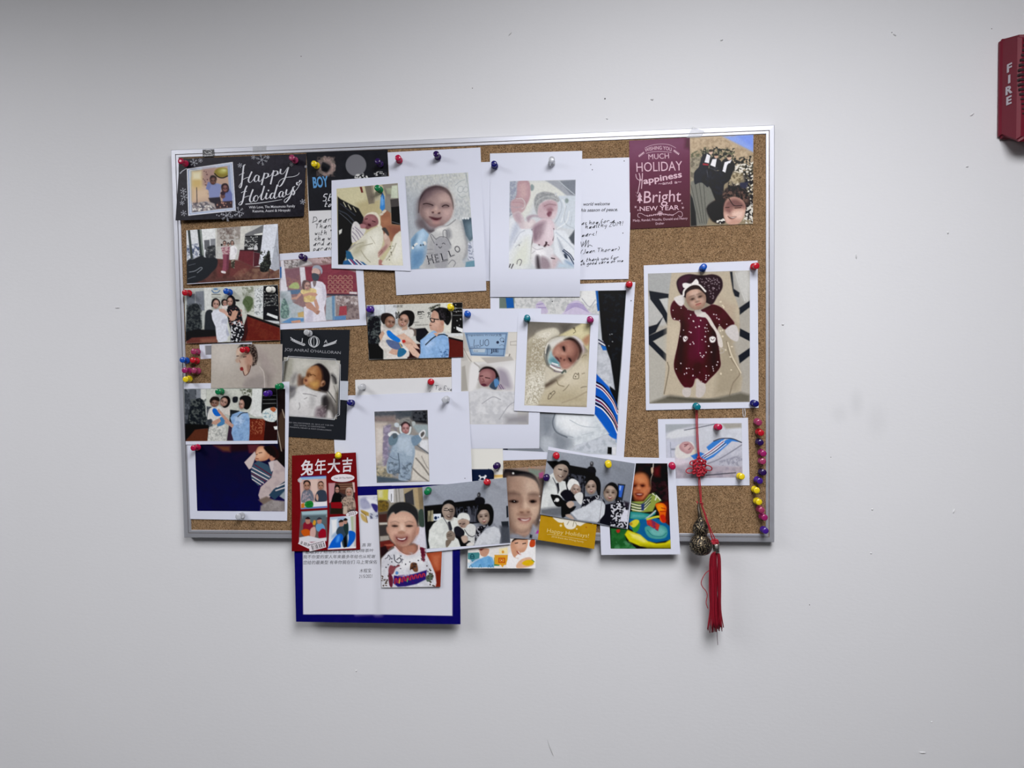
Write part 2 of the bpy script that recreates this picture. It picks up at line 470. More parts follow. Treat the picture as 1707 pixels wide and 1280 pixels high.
# ------------------------------------------------------------------ lettering: glyph outlines and pen strokes as thin ink on the paper
_tc = {}
def glyphs(txt, offset=0.0, spacing=1.0):
    key = (txt, offset, spacing)
    if key not in _tc:
        cu = bpy.data.curves.new('t', 'FONT'); cu.body = txt; cu.size = 1.0; cu.offset = offset; cu.space_character = spacing
        cu.resolution_u = 3
        o = bpy.data.objects.new('t', cu); COL.objects.link(o)
        dg = bpy.context.evaluated_depsgraph_get()
        me = bpy.data.meshes.new_from_object(o.evaluated_get(dg))
        n = len(me.vertices); co = np.zeros(n * 3); me.vertices.foreach_get('co', co)
        fs = [tuple(p.vertices) for p in me.polygons]
        bpy.data.objects.remove(o); bpy.data.curves.remove(cu); bpy.data.meshes.remove(me)
        _tc[key] = (co.reshape(-1, 3)[:, :2], fs)
    return _tc[key]
class Ink:
    """collects glyphs and strokes in target pixels, then builds one lettering part on a sheet"""
    def __init__(s, view=(0, 0, 1)):
        s.P = []; s.F = []; s.n = 0; s.v = view
    def add(s, P, F):
        s.P.append(np.asarray(P, float)); s.F += [tuple(i + s.n for i in f) for f in F]; s.n += len(P)
    def text(s, txt, x0, y0, x1, y1, hgt, bold=0.0, shear=0.0, spacing=1.0, arc=0.0):
        """baseline from (x0,y0) to (x1,y1) in view units; hgt = capital height in view units"""
        co, fs = glyphs(txt, bold, spacing)
        if len(co) == 0: return
        k = s.v[2]; a = np.array([x0, y0]) / k + s.v[:2]; b = np.array([x1, y1]) / k + s.v[:2]
        d = b - a; L = np.hypot(*d); d = d / L; nrm = np.array([d[1], -d[0]])
        lo, hi = co[:, 0].min(), co[:, 0].max()
        t = (co[:, 0] - lo) / (hi - lo)
        v = co[:, 1] / 0.70 * (hgt / k)
        u = t * L + v * shear
        bend = arc / k * 4 * t * (1 - t)
        s.add(a + u[:, None] * d + (v + bend)[:, None] * nrm, fs)
    def stroke(s, pts, w0, w1=None, smooth=True, vary=None):
        """pen stroke through points (view units); width in target pixels; vary: width follows stroke direction (brush lettering)"""
        k = s.v[2]; p = np.array(pts, float).reshape(-1, 2) / k + np.array(s.v[:2])
        if len(p) < 2: return
        if smooth and len(p) > 2: p = catmull(p, False, 5)
        w1 = w0 if w1 is None else w1
        t = np.gradient(p, axis=0); t /= (np.hypot(t[:, 0], t[:, 1])[:, None] + 1e-9)
        n = np.stack([-t[:, 1], t[:, 0]], 1)
        if vary: wd = w0 + (w1 - w0) * np.clip(t[:, 1], 0, 1) ** 1.5      # downstrokes are heavy
        else: wd = np.linspace(w0, w1, len(p))
        q = np.concatenate([p + n * wd[:, None] / 2, p - n * wd[:, None] / 2]); m = len(p)
        s.add(q, [(i, i + 1, i + 1 + m, i + m) for i in range(m - 1)])
    def disc(s, x, y, rx, ry=None, rot=0, n=14):
        k = s.v[2]; c = np.array([x, y]) / k + s.v[:2]; ry = rx if ry is None else ry; a = math.radians(rot)
        t = np.linspace(0, 2 * np.pi, n, endpoint=False); u, v = rx / k * np.cos(t), ry / k * np.sin(t)
        s.add(np.stack([c[0] + u * math.cos(a) - v * math.sin(a), c[1] + u * math.sin(a) + v * math.cos(a)], 1), [tuple(range(n))])
    def fill(s, pts):
        p = np.array(pts, float).reshape(-1, 2) / s.v[2] + np.array(s.v[:2]); s.add(p, [tuple(range(len(p)))])
    def hand(s, txt, x, y, size, w=0.7, slope=0.0, adv=0.82, slant=0.18, jit=0.05, seed=0):
        """handwriting: baseline start (x,y), x-height ~ size/2 in view units"""
        rs = random.Random(seed + len(txt)); cx = x
        for ch in txt:
            if ch == ' ': cx += size * 0.42; continue
            gl = HAND.get(ch) or HAND.get(ch.lower())
            if not gl: cx += size * 0.4; continue
            wmax = 0; sc = size / 6.0 * (1 + rs.uniform(-jit, jit)); dy = rs.uniform(-jit, jit) * size
            for st in gl.split():
                pts = []
                for i in range(0, len(st), 2):
                    gx, gy = int(st[i]), int(st[i + 1]) - 3
                    wmax = max(wmax, gx)
                    yy = y + dy - gy * sc + slope * (cx + gx * sc - x)
                    pts += [cx + gx * sc * 0.8 + gy * sc * slant, yy]
                s.stroke(pts, w, w * 0.75)
            cx += (wmax + 0.9) * sc * adv
        return cx
    def build(s, sh, name, m, lift=0.2, parent=None):
        if s.n == 0: return None
        P = np.concatenate(s.P)
        o = sh.part(name, sh.at(P[:, 0], P[:, 1], lift), s.F, m, parent)
        o['kind'] = 'stuff'                    # printed or written strokes, too fine to pick apart
        return o
HAND = {'a': '465635141323445646335 3'.replace(' ', ''), 'b': '19130315 1435535544331', 'c': '4525143313435', 'd': '4535141323444549434353', 'e': '14445535253413235333',
        'f': '1315173929 1545', 'g': '454635141324454140201110', 'h': '1913 143646444353', 'i': '161323 1818', 'j': '2622201101 2828', 'k': '1913 461443', 'l': '19141323', 'm': '1613 15264443 55667463',
        'n': '1613 15364653', 'o': '36251413334455463 6'.replace(' ', ''), 'p': '1610 1536454433143', 'q': '463614132445464 05'.replace(' ', ''), 'r': '1613 15364655', 's': '464626143443331', 't': '2914132333 1646', 'u': '1614133345 464353',
        'v': '16334 6'.replace(' ', ''), 'w': '1623354356', 'x': '1643 4613', 'y': '161434 46443120', 'z': '16461343', 'D': '1913 0939586534130313', 'T': '0969 3933', 'E': '591913 1646 1353', 'A': '033963 1656',
        'L': '191363', 'J': '494412 01', 'H': '1913 5953 1656', 'S': '5929174643331 3'.replace(' ', ''), 'W': '1923364359', '2': '183958361353', '0': '3917143354572939', '1': '2923', '9': '57391736574953', '3': '18395726354423', '8': '39281634433526395739', '/': '0359',
        '!': '2925 2423', '.': '1314', ',': '2312', '"': '1917 2927', '(': '39161 3'.replace(' ', ''), ')': '193613', "'": '2927', '-': '1646', '&': '5318395615334653'}
for _k in list(HAND):
    HAND[_k] = ' '.join(st if len(st) % 2 == 0 else st[:-1] for st in HAND[_k].split())

# ------------------------------------------------------------------ what is printed on the photographs and cards
# each entry: view (origin x, origin y, units per target pixel) and drawing commands in that view
V1 = (270, 230, 6.4); V2 = (500, 230, 5.12); V3 = (640, 230, 4.57); V4 = (800, 230, 4.573); V5 = (1030, 190, 6.096); V6 = (290, 360, 8.984); V7 = (290, 470, 6.737); V8 = (450, 410, 8.535)
B1 = (290, 630, 5.12); B2 = (450, 540, 6.093); B3 = (590, 490, 6.735); B4 = (760, 480, 4.57); B5 = (820, 460, 4.0); B6 = (1060, 420, 4.57); B7 = (1080, 660, 4.923); B8 = (570, 620, 6.4)
C1 = (470, 740, 6.737); C2 = (470, 880, 5.173); C3 = (610, 800, 6.4); C4 = (690, 780, 7.113); C5 = (880, 740, 6.735); C6 = (990, 750, 6.737)
PAINT = {}
PAINT['A'] = (V1, '''
g 2b2931 1b1a21 700 180 700 880
n 4a485240 .55 9 .5 190 220 1540 160 1520 840 140 880
n 3a394440 .5 3 .5 190 220 1540 160 1520 840 140 880
p eef0f8 .5 265 328 755 255 788 775 280 830
p 8fa3c8 .5 278 338 744 270 776 764 292 816
p f2f4fa .5 290 344 736 277 767 756 302 807
p a9b9d4 .5 300 350 730 284 760 750 310 800
p c7a893 .7 316 356 722 294 752 742 322 792
p e6d7a0 4 318 356 420 350 430 520 320 540
p d9bb7a 4 320 430 425 420 420 560 325 660
p f0e6c4 3 330 370 410 365 415 440 330 440
p b08f86 4 440 330 560 320 560 500 440 500
d 6a4a48 14 1 440 340 500 335 500 600 440 600
p e2c6a8 6 330 540 500 530 500 640 330 680
e 8f7f30 640 368 82 52 0 1
e b9b35c 650 352 48 30 0 2
e d8d890 662 345 22 12 0 1.5
l 2a2414 2 562 380 600 415 650 425 700 405
p 8c96c4 1 480 500 520 482 600 484 640 500 628 560 612 640 505 642 496 550 470 545
e 5b3a34 545 450 34 46
s 241a1c 1 510 440 520 405 550 398 580 415 582 450 560 420 530 425
f 6a4338 546 458 27 36 0
p 7884b8 .8 470 540 490 470 512 470 520 520 500 560
p a6b4d4 1 700 300 722 294 750 600 745 640 720 600 705 420
p 6f78b0 1 640 560 720 540 750 600 752 700 650 690
s 241820 .8 632 520 650 488 690 486 712 520 712 560 690 580 650 575
f 7a4a48 674 540 30 40 0 mouth=s
p 2a2430 1 495 640 620 630 640 742 560 760 520 700
p 3a2a30 1 590 680 752 670 752 742 570 756
e 6e4a48 650 620 24 26
e 332030 650 590 26 20
d b88878 10 1.2 590 680 740 690 740 742 590 745
p b7aca8 1 322 700 480 672 560 700 580 760 322 792
n 2c2c3c .52 4 .15 322 690 470 680 580 760 322 792
n f2eee8 .66 3 .15 322 690 470 680 580 760 322 792
l 302a30 1.2 370 530 374 690
''')  # black ground runs lighter towards the top: gloss sheen painted into the colour
PAINT['B'] = (V6, '''
F cfcfca
p e9ecef .7 185 215 610 178 640 640 195 700
n 8d95ab .45 3 .3 190 440 390 400 405 590 200 670
n 4c5872 .62 2.5 .2 190 470 390 440 405 590 200 670
p 39413f .6 205 213 240 210 285 640 250 650
p 2e3634 .6 350 202 388 200 430 605 392 610
p 7f8a80 .6 390 200 412 198 450 600 430 605
p f1f3f3 .6 415 198 610 180 622 380 430 400
p 66686e .6 452 362 532 356 538 500 458 505
p 8c8f95 .6 545 344 622 338 628 450 550 455
s 2b2e33 1 480 520 500 470 550 445 620 450 640 560 620 640 520 650 470 600
n 7a7c7c .7 3 .2 480 470 620 450 630 640 480 640
p e2e2dc .7 620 180 640 178 640 630 625 630
p c2beb8 .7 640 178 1000 155 990 420 640 460
n 7f7069 .48 5 .2 640 178 1000 155 990 350 640 350
n 5c4a44 .66 4 .15 640 178 900 160 900 340 700 340
l 7b6f66 1 700 320 740 290 760 340 720 350 700 320
l 8d8478 1 920 300 960 270 975 330 930 345
p dddcd4 .7 1000 155 1170 145 1060 290 1060 470 990 480
p 77787a .7 1065 270 1200 205 1345 128 1330 290 1070 295
p f4f4ee .5 1195 275 1330 252 1325 282 1215 294
p 26272a .6 1065 295 1335 285 1300 560 1050 510
d c9cbc8 40 .8 1070 310 1260 305 1250 470 1060 470
L b8bab8 .6 1080 330 1250 322
L b8bab8 .6 1075 355 1250 350
L a0a2a0 .6 1070 385 1250 380
L a0a2a0 .6 1070 415 1200 410
s d8d8d8 .6 1110 480 1180 470 1180 500 1110 500
s cfd0d2 .6 1200 460 1235 430 1255 500 1200 510
p 6b2b33 .6 985 515 1195 522 1185 765 960 660
p 3a1a22 .6 985 505 1250 512 1250 530 985 522
p 51222b .6 1195 540 1300 560 1290 740 1190 760
g_ 0 0
p 5f3c37 1 190 840 640 640 990 670 1190 760 1590 760 1590 945 190 1025
p 6e3a38 3 640 660 1000 670 1190 770 1000 900 640 920
n a98a6e .42 9 .5 1000 780 1590 800 1590 945 800 980
n 3c2420 .6 8 .4 400 700 900 700 800 960 350 1000
s 1c2127 1 190 690 300 640 420 590 470 620 640 640 640 760 560 850 480 930 330 1000 195 1020
l 8d939a 1.2 230 840 320 820 400 770 420 790 350 850
l 6d737a 1 210 940 280 915 320 905
l 5a6068 1 220 740 320 715
p e4e8f1 .5 1345 125 1560 116 1520 460 1470 800 1268 722 1310 430
p b4b8c2 .5 1560 116 1585 480 1588 790 1510 825 1450 790 1500 470
l 8a8e98 .8 1480 480 1530 460 1560 600
s 15171a .6 1415 515 1440 580 1440 640 1455 700 1440 760 1400 830 1300 830 1290 740 1330 690 1350 640 1380 590
n 3b4038 .62 2 .2 1290 520 1455 520 1455 830 1290 830
l 4a3a32 1.2 1430 820 1415 935
p c7a7a8 .6 705 480 740 455 800 450 845 470 835 560 735 580
n 9a5f70 .6 2 .2 705 480 845 460 835 570 735 580
p 8d4a5c .6 730 575 805 570 800 700 780 830 718 840 735 700
p 6d3546 .6 790 580 830 570 815 800 785 810
s e8dfe0 .5 712 820 770 830 770 860 712 850
s 2a2020 .5 735 385 755 365 782 385 782 425 740 425
f c79f8e 757 412 22 30 0
s 2a2020 .5 795 405 815 395 835 412 832 430 800 430
f d0a898 814 432 15 19 0
p f6f4f6 .5 842 465 870 445 925 445 945 500 940 560 922 600 918 650 845 658 838 560
p d8d4da .5 905 480 945 500 938 560 915 560
s 2a2020 .5 842 395 868 362 895 385 900 425 850 430
f c79f8e 872 408 22 30 0
p 3d3a30 .5 852 655 915 650 908 740 900 790 862 770
n a09888 .65 2 .2 852 655 915 650 908 780 862 770
s 201c18 .5 700 425 715 415 730 430 720 450 705 445
x .10 2
''')
PAINT['B'] = (V6, PAINT['B'][1].replace('g_ 0 0\n', ''))
PAINT['C'] = (V7, '''
F cdd0c6
p bfc4c0 1 118 75 345 60 360 500 130 520
p 6f757e .6 140 140 235 132 240 320 150 330
p 7d838c .6 240 108 335 100 342 320 245 322
p dfe2de .6 340 62 420 58 420 480 355 470
n 3d4145 .45 4 .2 140 250 300 230 320 540 140 560
s 22262b 1 150 300 200 255 280 260 300 400 310 520 240 600 140 600 140 420
n 4a5050 .6 3 .2 140 260 310 250 320 560 140 580
s 2b2f35 1 355 340 400 310 440 330 470 420 460 560 350 560 345 450
p 15181d 1 130 560 250 530 470 540 480 620 240 640 130 670
p 6a3a33 1 200 625 480 608 490 680 140 692 135 670
p 8a5a4a 3 300 640 480 630 480 680 300 685
l 3d6aa0 1.4 425 95 450 120 490 118 515 95
e 5f86b4 468 80 26 10
L 444448 1 425 140 520 140
L 888a86 1 430 170 520 170
n 767c68 .45 4 .2 760 60 890 50 900 330 800 350
s 5a6a48 1 770 230 800 170 850 160 890 200 870 300 830 330 800 280
l 4a5a38 1 830 340 840 250 800 200
l 4a5a38 1 835 300 880 240
p dfe2e2 .6 905 80 1005 40 1010 400 900 380
n 9aa0a0 .7 2 .2 905 80 1005 60 1000 380 900 360
p 1b1c20 .6 1005 45 1165 35 1190 480 1000 440
L 9a9c9a .8 1015 150 1150 145
L 8a8c8a .8 1015 190 1150 185
L 8a8c8a .8 1012 225 1150 222
L 7a7c7a .8 1012 262 1150 260
d b0b2ae 30 .8 1010 60 1160 60 1170 320 1010 320
p e8eaea .5 1050 345 1165 385 1165 420 1040 370
p d0d4d6 .5 1000 425 1180 440 1190 470 1060 460
p 1e1416 .6 820 360 1195 490 1195 520 820 400
p 66251f .6 822 385 1195 520 1200 655 760 665 810 560
n 7c3a2a .6 6 .3 822 395 1195 530 1200 655 790 660
p 3a1a1a .6 760 560 820 380 830 560 800 665 740 668
s 1c1d22 .7 595 300 640 255 700 265 745 320 770 430 790 560 740 670 640 672 640 560 610 440
n d9dade .62 2.2 .12 640 440 780 440 790 560 740 670 640 672
n b07a70 .68 2 .12 620 280 760 300 780 480 620 480
p c99c86 .6 655 330 690 315 720 340 690 420 650 440 600 380 590 350 640 390
s 1d1a1e .5 590 190 625 148 665 160 690 200 690 260 660 270 600 220
f c69a86 628 220 33 45 0 mouth=s
p dfe2ec .6 420 350 450 310 520 300 570 340 605 420 600 480 610 560 600 660 510 680 480 640 465 500 430 420
p c4c8d6 .6 540 420 605 410 600 470 530 462
p b8bccc 1 590 500 628 600 600 615 585 560
p d2a898 .5 505 300 560 300 610 350 600 390 560 350 510 330
s 1d181a .5 420 240 435 195 475 180 515 215 515 265 430 280
f c99c8a 472 250 36 50 8 mouth=s
s 1d181a .5 532 215 560 190 598 205 600 240 590 270 540 260
f c59684 572 238 26 32 0
p e6dcd8 .5 535 270 600 262 600 300 545 300
s 1a1416 .5 690 195 730 200 735 215 700 220
x .10 2
''')
PAINT['D'] = (V7, '''
F 9a9a9e
p 8a8a90 1 350 700 430 700 430 860 350 850
p c8c8c8 1 340 700 350 700 360 850 345 850
''')
PAINT['E'] = (V7, '''
g bdb5ab aea59c 430 700 1210 1000
e d0c9c0 560 800 140 160 0 16
p 8f8580 6 1000 960 1100 1050 1080 1190 1030 1190 1020 1060
p a79a96 9 930 760 1030 820 1120 1000 1010 960
s 332a28 1.2 715 745 760 695 830 680 900 710 935 790 935 880 900 940 870 930 880 860 850 800 800 750 750 735
n 7a6a60 .6 1.6 .15 760 700 900 700 935 800 930 930 880 930 850 800
s c9ab98 1.2 700 770 740 730 810 745 860 800 880 880 860 960 820 1040 795 1045 770 1000 745 970 740 925 745 905 705 905 690 880 700 860 715 850
s b78f7c 3 800 800 870 820 880 900 840 960 800 900
s d8bda8 2 700 800 740 760 780 800 760 880 720 880
l 3a2a28 1.2 705 832 725 830
l 4a3a34 1.4 780 842 810 838
l a06a5e 1 735 880 745 905
s 8a3030 .6 742 965 770 955 780 990 750 995
s 9d7866 1.5 820 940 850 930 850 990 830 1010
l 4a2420 1.2 775 1000 795 1050 830 1030 855 980 860 940
s b3a9a2 1.5 870 960 950 940 1000 990 1020 1080 1025 1190 790 1190 800 1100 770 1060 840 1040
s 9c938e 4 800 1110 900 1060 1000 1050 1010 1190 800 1190
l cfc6be 1 960 950 1005 1010 1015 1100 1018 1190
x .05 3
''')
PAINT['F'] = (B1, '''
F b9bdb4
p 6d727a 1 85 95 320 90 330 440 95 540
n 2a2e33 .42 4 .2 90 95 320 92 330 440 95 540
p 8b9098 .6 190 95 232 94 232 170 190 172
p 5a5f66 .6 130 98 180 95 182 180 135 190
p d8dad4 .6 228 94 275 92 280 330 232 320
s 1f2328 1 140 240 190 180 250 190 270 280 260 420 120 430
n 565c5a .62 3 .2 140 180 290 180 290 420 120 430
p 0f1216 1 95 390 290 400 310 430 200 440 95 540
p 5c3326 1 95 540 180 440 290 430 300 538
p c9ccc2 .8 275 92 660 90 660 300 275 240
s 22252a .7 500 170 520 158 545 165 540 205 505 208
n 555a48 .5 3 .2 560 95 670 92 670 150 600 160
p dfe2de .5 668 92 755 90 745 320 660 300
p 15171b .6 755 88 878 86 885 260 745 300
L a0a29e .8 760 150 870 148
L a0a29e .8 760 185 870 182
L a0a29e .8 760 218 870 215
p dfe0de .5 660 260 740 290 760 330 690 330 640 300
p 24282c .6 480 270 560 280 540 380 470 400
p 1c1516 .6 640 340 880 360 880 400 640 360
p 6e2a20 .6 645 350 780 350 770 535 640 535
n 98583f .62 1.6 .15 650 350 770 350 750 480 650 480
p 2b1614 .6 780 370 885 380 885 538 765 538
s dfe4e0 .6 755 290 800 260 870 255 880 330 850 375 770 355
n 9fb8c0 .62 2 .2 755 290 880 260 880 370 770 360
s b3623e .6 820 262 850 248 872 268 850 290
p f0f0ee .5 850 415 885 410 885 440 860 440
p 3b2a3a 1 470 400 640 380 640 535 450 535
p d8d8d2 .6 300 420 440 380 450 538 285 540
n a8aaa6 .6 3 .3 300 420 440 380 450 538 285 540
s dbd9d4 .6 300 270 340 245 400 250 430 300 420 380 350 390 320 350 285 350
s 1f66c8 .5 328 270 350 258 385 290 400 320 360 325 335 300
s 4a82b4 .5 380 350 420 330 440 370 420 400 370 410
p c49a86 .5 330 370 390 340 400 370 360 400 320 390
s 9a7260 .6 305 205 320 170 370 165 385 210 370 240 330 245
s 2b2422 .6 305 195 330 160 380 165 388 200 350 190 320 215
f 95705f 345 215 26 28 10
p d6d0c8 .5 400 200 470 230 480 320 410 300
s 1f1a1c .6 395 190 420 155 465 158 482 200 460 245 420 250
f b48a78 425 205 32 38 25 mouth=s
p c49a88 .5 380 260 460 350 500 400 490 420 440 370 370 280
s 1c181a .6 560 180 590 150 640 155 665 190 640 260 600 260
f bb9180 578 225 24 40 0 yaw=-0.9
p 8fb2da .6 500 310 560 285 630 295 645 340 645 470 640 538 510 538 490 470 500 400 480 340
p b4cdea 2 520 330 570 310 600 360 560 420 515 400
n 6d90c0 .6 5 .3 490 300 645 300 645 538 490 538
l 262a34 1.4 545 330 580 300 625 295
p c49a88 .5 440 350 510 400 500 425 430 380
x .10 2
''')
PAINT['G'] = (B1, '''
F 14101f
g 1c1030 140a4a 500 560 450 1130
n 241038 .5 12 .5 185 560 700 560 720 1138 200 1138
p 2a1420 3 480 560 760 565 720 640 640 620 480 630
p 5a2c34 1.5 630 570 730 568 700 640 640 640
p 6a4030 3 340 575 480 580 480 630 420 625
p 221416 1 880 60 960 60 960 640 890 640
s 4a3a30 2 895 330 940 300 950 560 920 600 890 480
l a89a88 1.6 925 270 945 340
l a89a88 1.6 885 450 900 530 918 625
p 1e1416 1 850 600 950 640 950 760 860 700
s 2a1a1a 1 790 590 860 580 900 660 860 700 800 680
s c9906e 1 710 600 750 580 800 600 820 660 790 700 720 710 690 690
s e0b090 3 700 640 740 600 780 620 770 670 710 690
l 5a3428 1.2 725 640 750 636
l 5a3428 1.2 700 655 712 650
l 8a4a40 1.4 702 688 720 690
s b98068 1 810 670 850 660 862 690 830 710
s 1f1416 1.2 765 590 830 585 870 640 860 680 830 660 800 640
p cfc0bc .6 600 720 690 626 700 660 680 720 660 770 640 780
p c4b4b2 .7 820 710 880 700 948 770 948 880 850 960 800 1050 740 1055 720 1000 740 930 830 850 850 770
n a8989a .6 7 .3 820 710 948 770 948 880 740 1055 720 940
p 3d5468 .6 680 730 720 705 800 740 840 790 830 850 720 920 660 860 655 790
L e8d8d8 1.6 668 765 815 845
L 6a2034 1.4 690 740 830 830
L e8d8d8 1.6 662 795 800 870
L 6a2034 1.4 662 815 780 880
L e8d8d8 1.6 665 835 765 898
L e8d8d8 1.4 670 865 740 910
p d0c4c4 .6 805 720 850 705 850 790 830 800
p 30475c .6 810 1000 850 950 948 880 948 1040 900 1000 860 1040
L d8d0d0 2 880 930 948 900
L d8d0d0 2 870 960 948 935
p 9aa4a8 1 900 1010 948 960 948 1040
p 7a6a60 1.5 790 1010 850 1040 830 1080 760 1080 720 1040
p 8d8684 1.5 740 1090 830 1040 948 1050 948 1140 735 1140
n b4acaa .6 5 .3 740 1090 830 1040 948 1050 948 1140 735 1140
''')
PAINT['H'] = (B2, '''
F 8d8b84
g c2c0b8 8f8d88 300 350 620 940
p d3d1ca 3 240 350 690 370 690 460 520 400 380 420 240 440
p 77756c 2 140 380 210 360 170 620 130 620
p b4b2ab 2 200 440 380 440 350 620 200 620
p dcdad4 3 590 480 690 520 690 800 640 700 580 620
l 4c4a48 2.5 630 490 660 560 670 640
l 5a5856 3 600 660 650 760 670 850
s b8a090 1.2 275 520 310 510 350 560 345 620 290 620
s 241c1a 1 400 460 440 415 500 402 560 430 600 490 605 580 575 690 520 700 500 640 510 560 480 490 430 460
s b98a68 1.2 345 580 375 520 400 470 450 440 500 470 520 560 510 640 490 672 430 665 370 640 350 610
s d2a884 4 370 560 400 490 450 470 480 540 460 620 390 630
s 7a5238 3 490 500 520 560 510 650 480 660 480 580
l 4a322690 2.4 388 522 420 514 452 530
l 5a3a2c 1.1 382 541 400 546 420 544
l 5e3a2c 1.4 350 570 358 585
l 7a4030 1.6 345 615 362 622
s a87858 1 515 580 545 572 552 610 525 635
p cfcdc9 1.5 270 660 330 625 470 670 580 700 600 780 640 940 200 930 200 760
n a4a29e .6 8 .3 220 640 580 690 600 940 200 930
n eeece8 .62 7 .3 220 640 500 680 480 940 200 930
s 4a4644 3 530 740 580 710 640 800 630 940 560 940 530 840
p 5c4f52 3 480 860 600 840 590 950 470 940
p d8d6d0 2 230 480 290 480 260 640 200 620
l 8e8c88 2 210 620 240 700 210 760
n 7c7a7644 .5 4 .4 200 350 690 370 690 940 200 930
''')
PAINT['I'] = (V8, '''
F 8a6a68
p c9c4c0 1 140 205 480 190 620 170 600 260 420 300 190 320
n 6c645e .5 3 .2 190 210 400 195 400 310 190 330
p c4a8a4 1 520 185 700 165 880 150 880 240 620 250
n 7a6258 .55 3 .2 680 165 880 150 870 240 700 250
p e6e4ea .6 150 210 195 205 250 600 270 790 150 800
p 2468b4 .6 143 295 165 300 165 450 143 460
p 7a5058 .6 210 330 420 315 440 560 240 580
n 9a6a58 .5 4 .3 230 440 430 420 430 560 240 570
s a8bc70 1 270 590 320 530 390 520 420 580 390 610
p 4a6a8a .6 250 630 440 620 440 680 250 690
p e4e2e6 .6 420 300 495 300 510 480 560 620 480 640 445 560
p 7c2834 .6 495 300 900 255 1220 380 1250 690 800 700 760 520 520 520
n 5e1a28 .5 8 .4 500 300 1220 380 1250 690 800 700
'''+ '\n'.join(f'l b08468 1.1 {830+i*72-j*2} {465+j*66} {835+i*72} {432+j*66} {858+i*72} {420+j*66} {880+i*72} {434+j*66} {884+i*72} {462+j*66}\nL b08468 .8 {828+i*72} {468+j*66} {886+i*72} {464+j*66}' for i in range(5) for j in range(4)) + '''
p 9fb2b8 .6 800 740 930 700 940 1050 790 1060
p 5a86a8 .6 880 710 920 705 920 1055 890 1058
p 2a2830 .6 800 680 1245 690 1245 715 800 705
p d8d4d2 .5 1130 650 1240 655 1240 685 1130 680
p 8a7a74 .6 935 705 1250 710 1270 1040 940 1050
n e4dcd8 .52 4 .2 940 705 1250 710 1250 850 940 850
n 4a3a3a .6 4 .2 940 710 1250 710 1270 1040 1090 1040
p 9a3038 .6 990 860 1090 850 1095 980 980 990
p 4a7cb0 .6 920 1000 1080 990 1080 1050 920 1055
p b9c4c8 1 150 640 290 640 320 800 480 880 490 1090 150 1105
n 8fa4a8 .5 5 .3 150 640 290 700 480 880 490 1090 150 1105
s 4a6a62 1 170 820 200 740 240 800 270 900 260 1010 180 1030 140 960
n 8cb0a0 .6 3 .2 150 760 290 800 290 1010 150 1020
p c8a860 .6 395 950 480 930 485 1010 400 1010
p 4f88bc .6 160 1090 300 1020 480 1030 480 1070 320 1100
p d09470 .6 300 1070 430 1050 440 1090 310 1095
p e9e6ee .7 580 510 640 490 740 510 790 560 805 680 790 820 770 880 800 1065 490 1090 480 870 560 830 600 700
p cfcad8 2 560 860 620 900 610 1080 490 1090
p d4d0dc 1.2 740 540 800 640 800 760 760 780 740 640
l b8b4c4 1 640 540 620 600 600 640
p f0eef4 1 640 560 700 600 720 720 680 760 640 640
s 7a6a68 .5 610 500 660 490 650 560 625 580
s 9aa4b0 .6 600 330 620 285 680 272 730 300 748 360 730 400 710 340 640 320
s d0ac9c .6 605 330 660 315 710 350 710 400 690 420 600 390
s 2f3a42 .6 596 400 630 385 690 405 700 440 680 490 630 495 600 460
s 6a4a44 .6 690 400 720 400 715 430 695 425
s e8d088 .7 440 630 500 610 600 600 660 630 650 700 640 780 560 800 490 790 480 700 440 670
n c8a860 .55 4 .3 470 620 660 620 640 790 480 790
p c99478 .6 465 690 560 660 650 665 680 690 650 720 560 700 480 725
p c99880 .6 420 660 450 690 380 760 300 760 310 735 380 720
p be8a70 .6 500 820 580 800 640 870 690 900 700 950 660 970 600 920 520 880
p c89478 .6 620 770 660 755 700 870 690 920 650 880
s a87860 .6 660 930 710 920 690 970 660 970
s 5a4440 .8 455 540 480 490 540 490 570 520 520 560 490 620 460 600
f c39480 530 570 44 58 5 yaw=.5
p d6cce028 1 140 200 1220 150 1275 1040 150 1110
x .08 2
''')
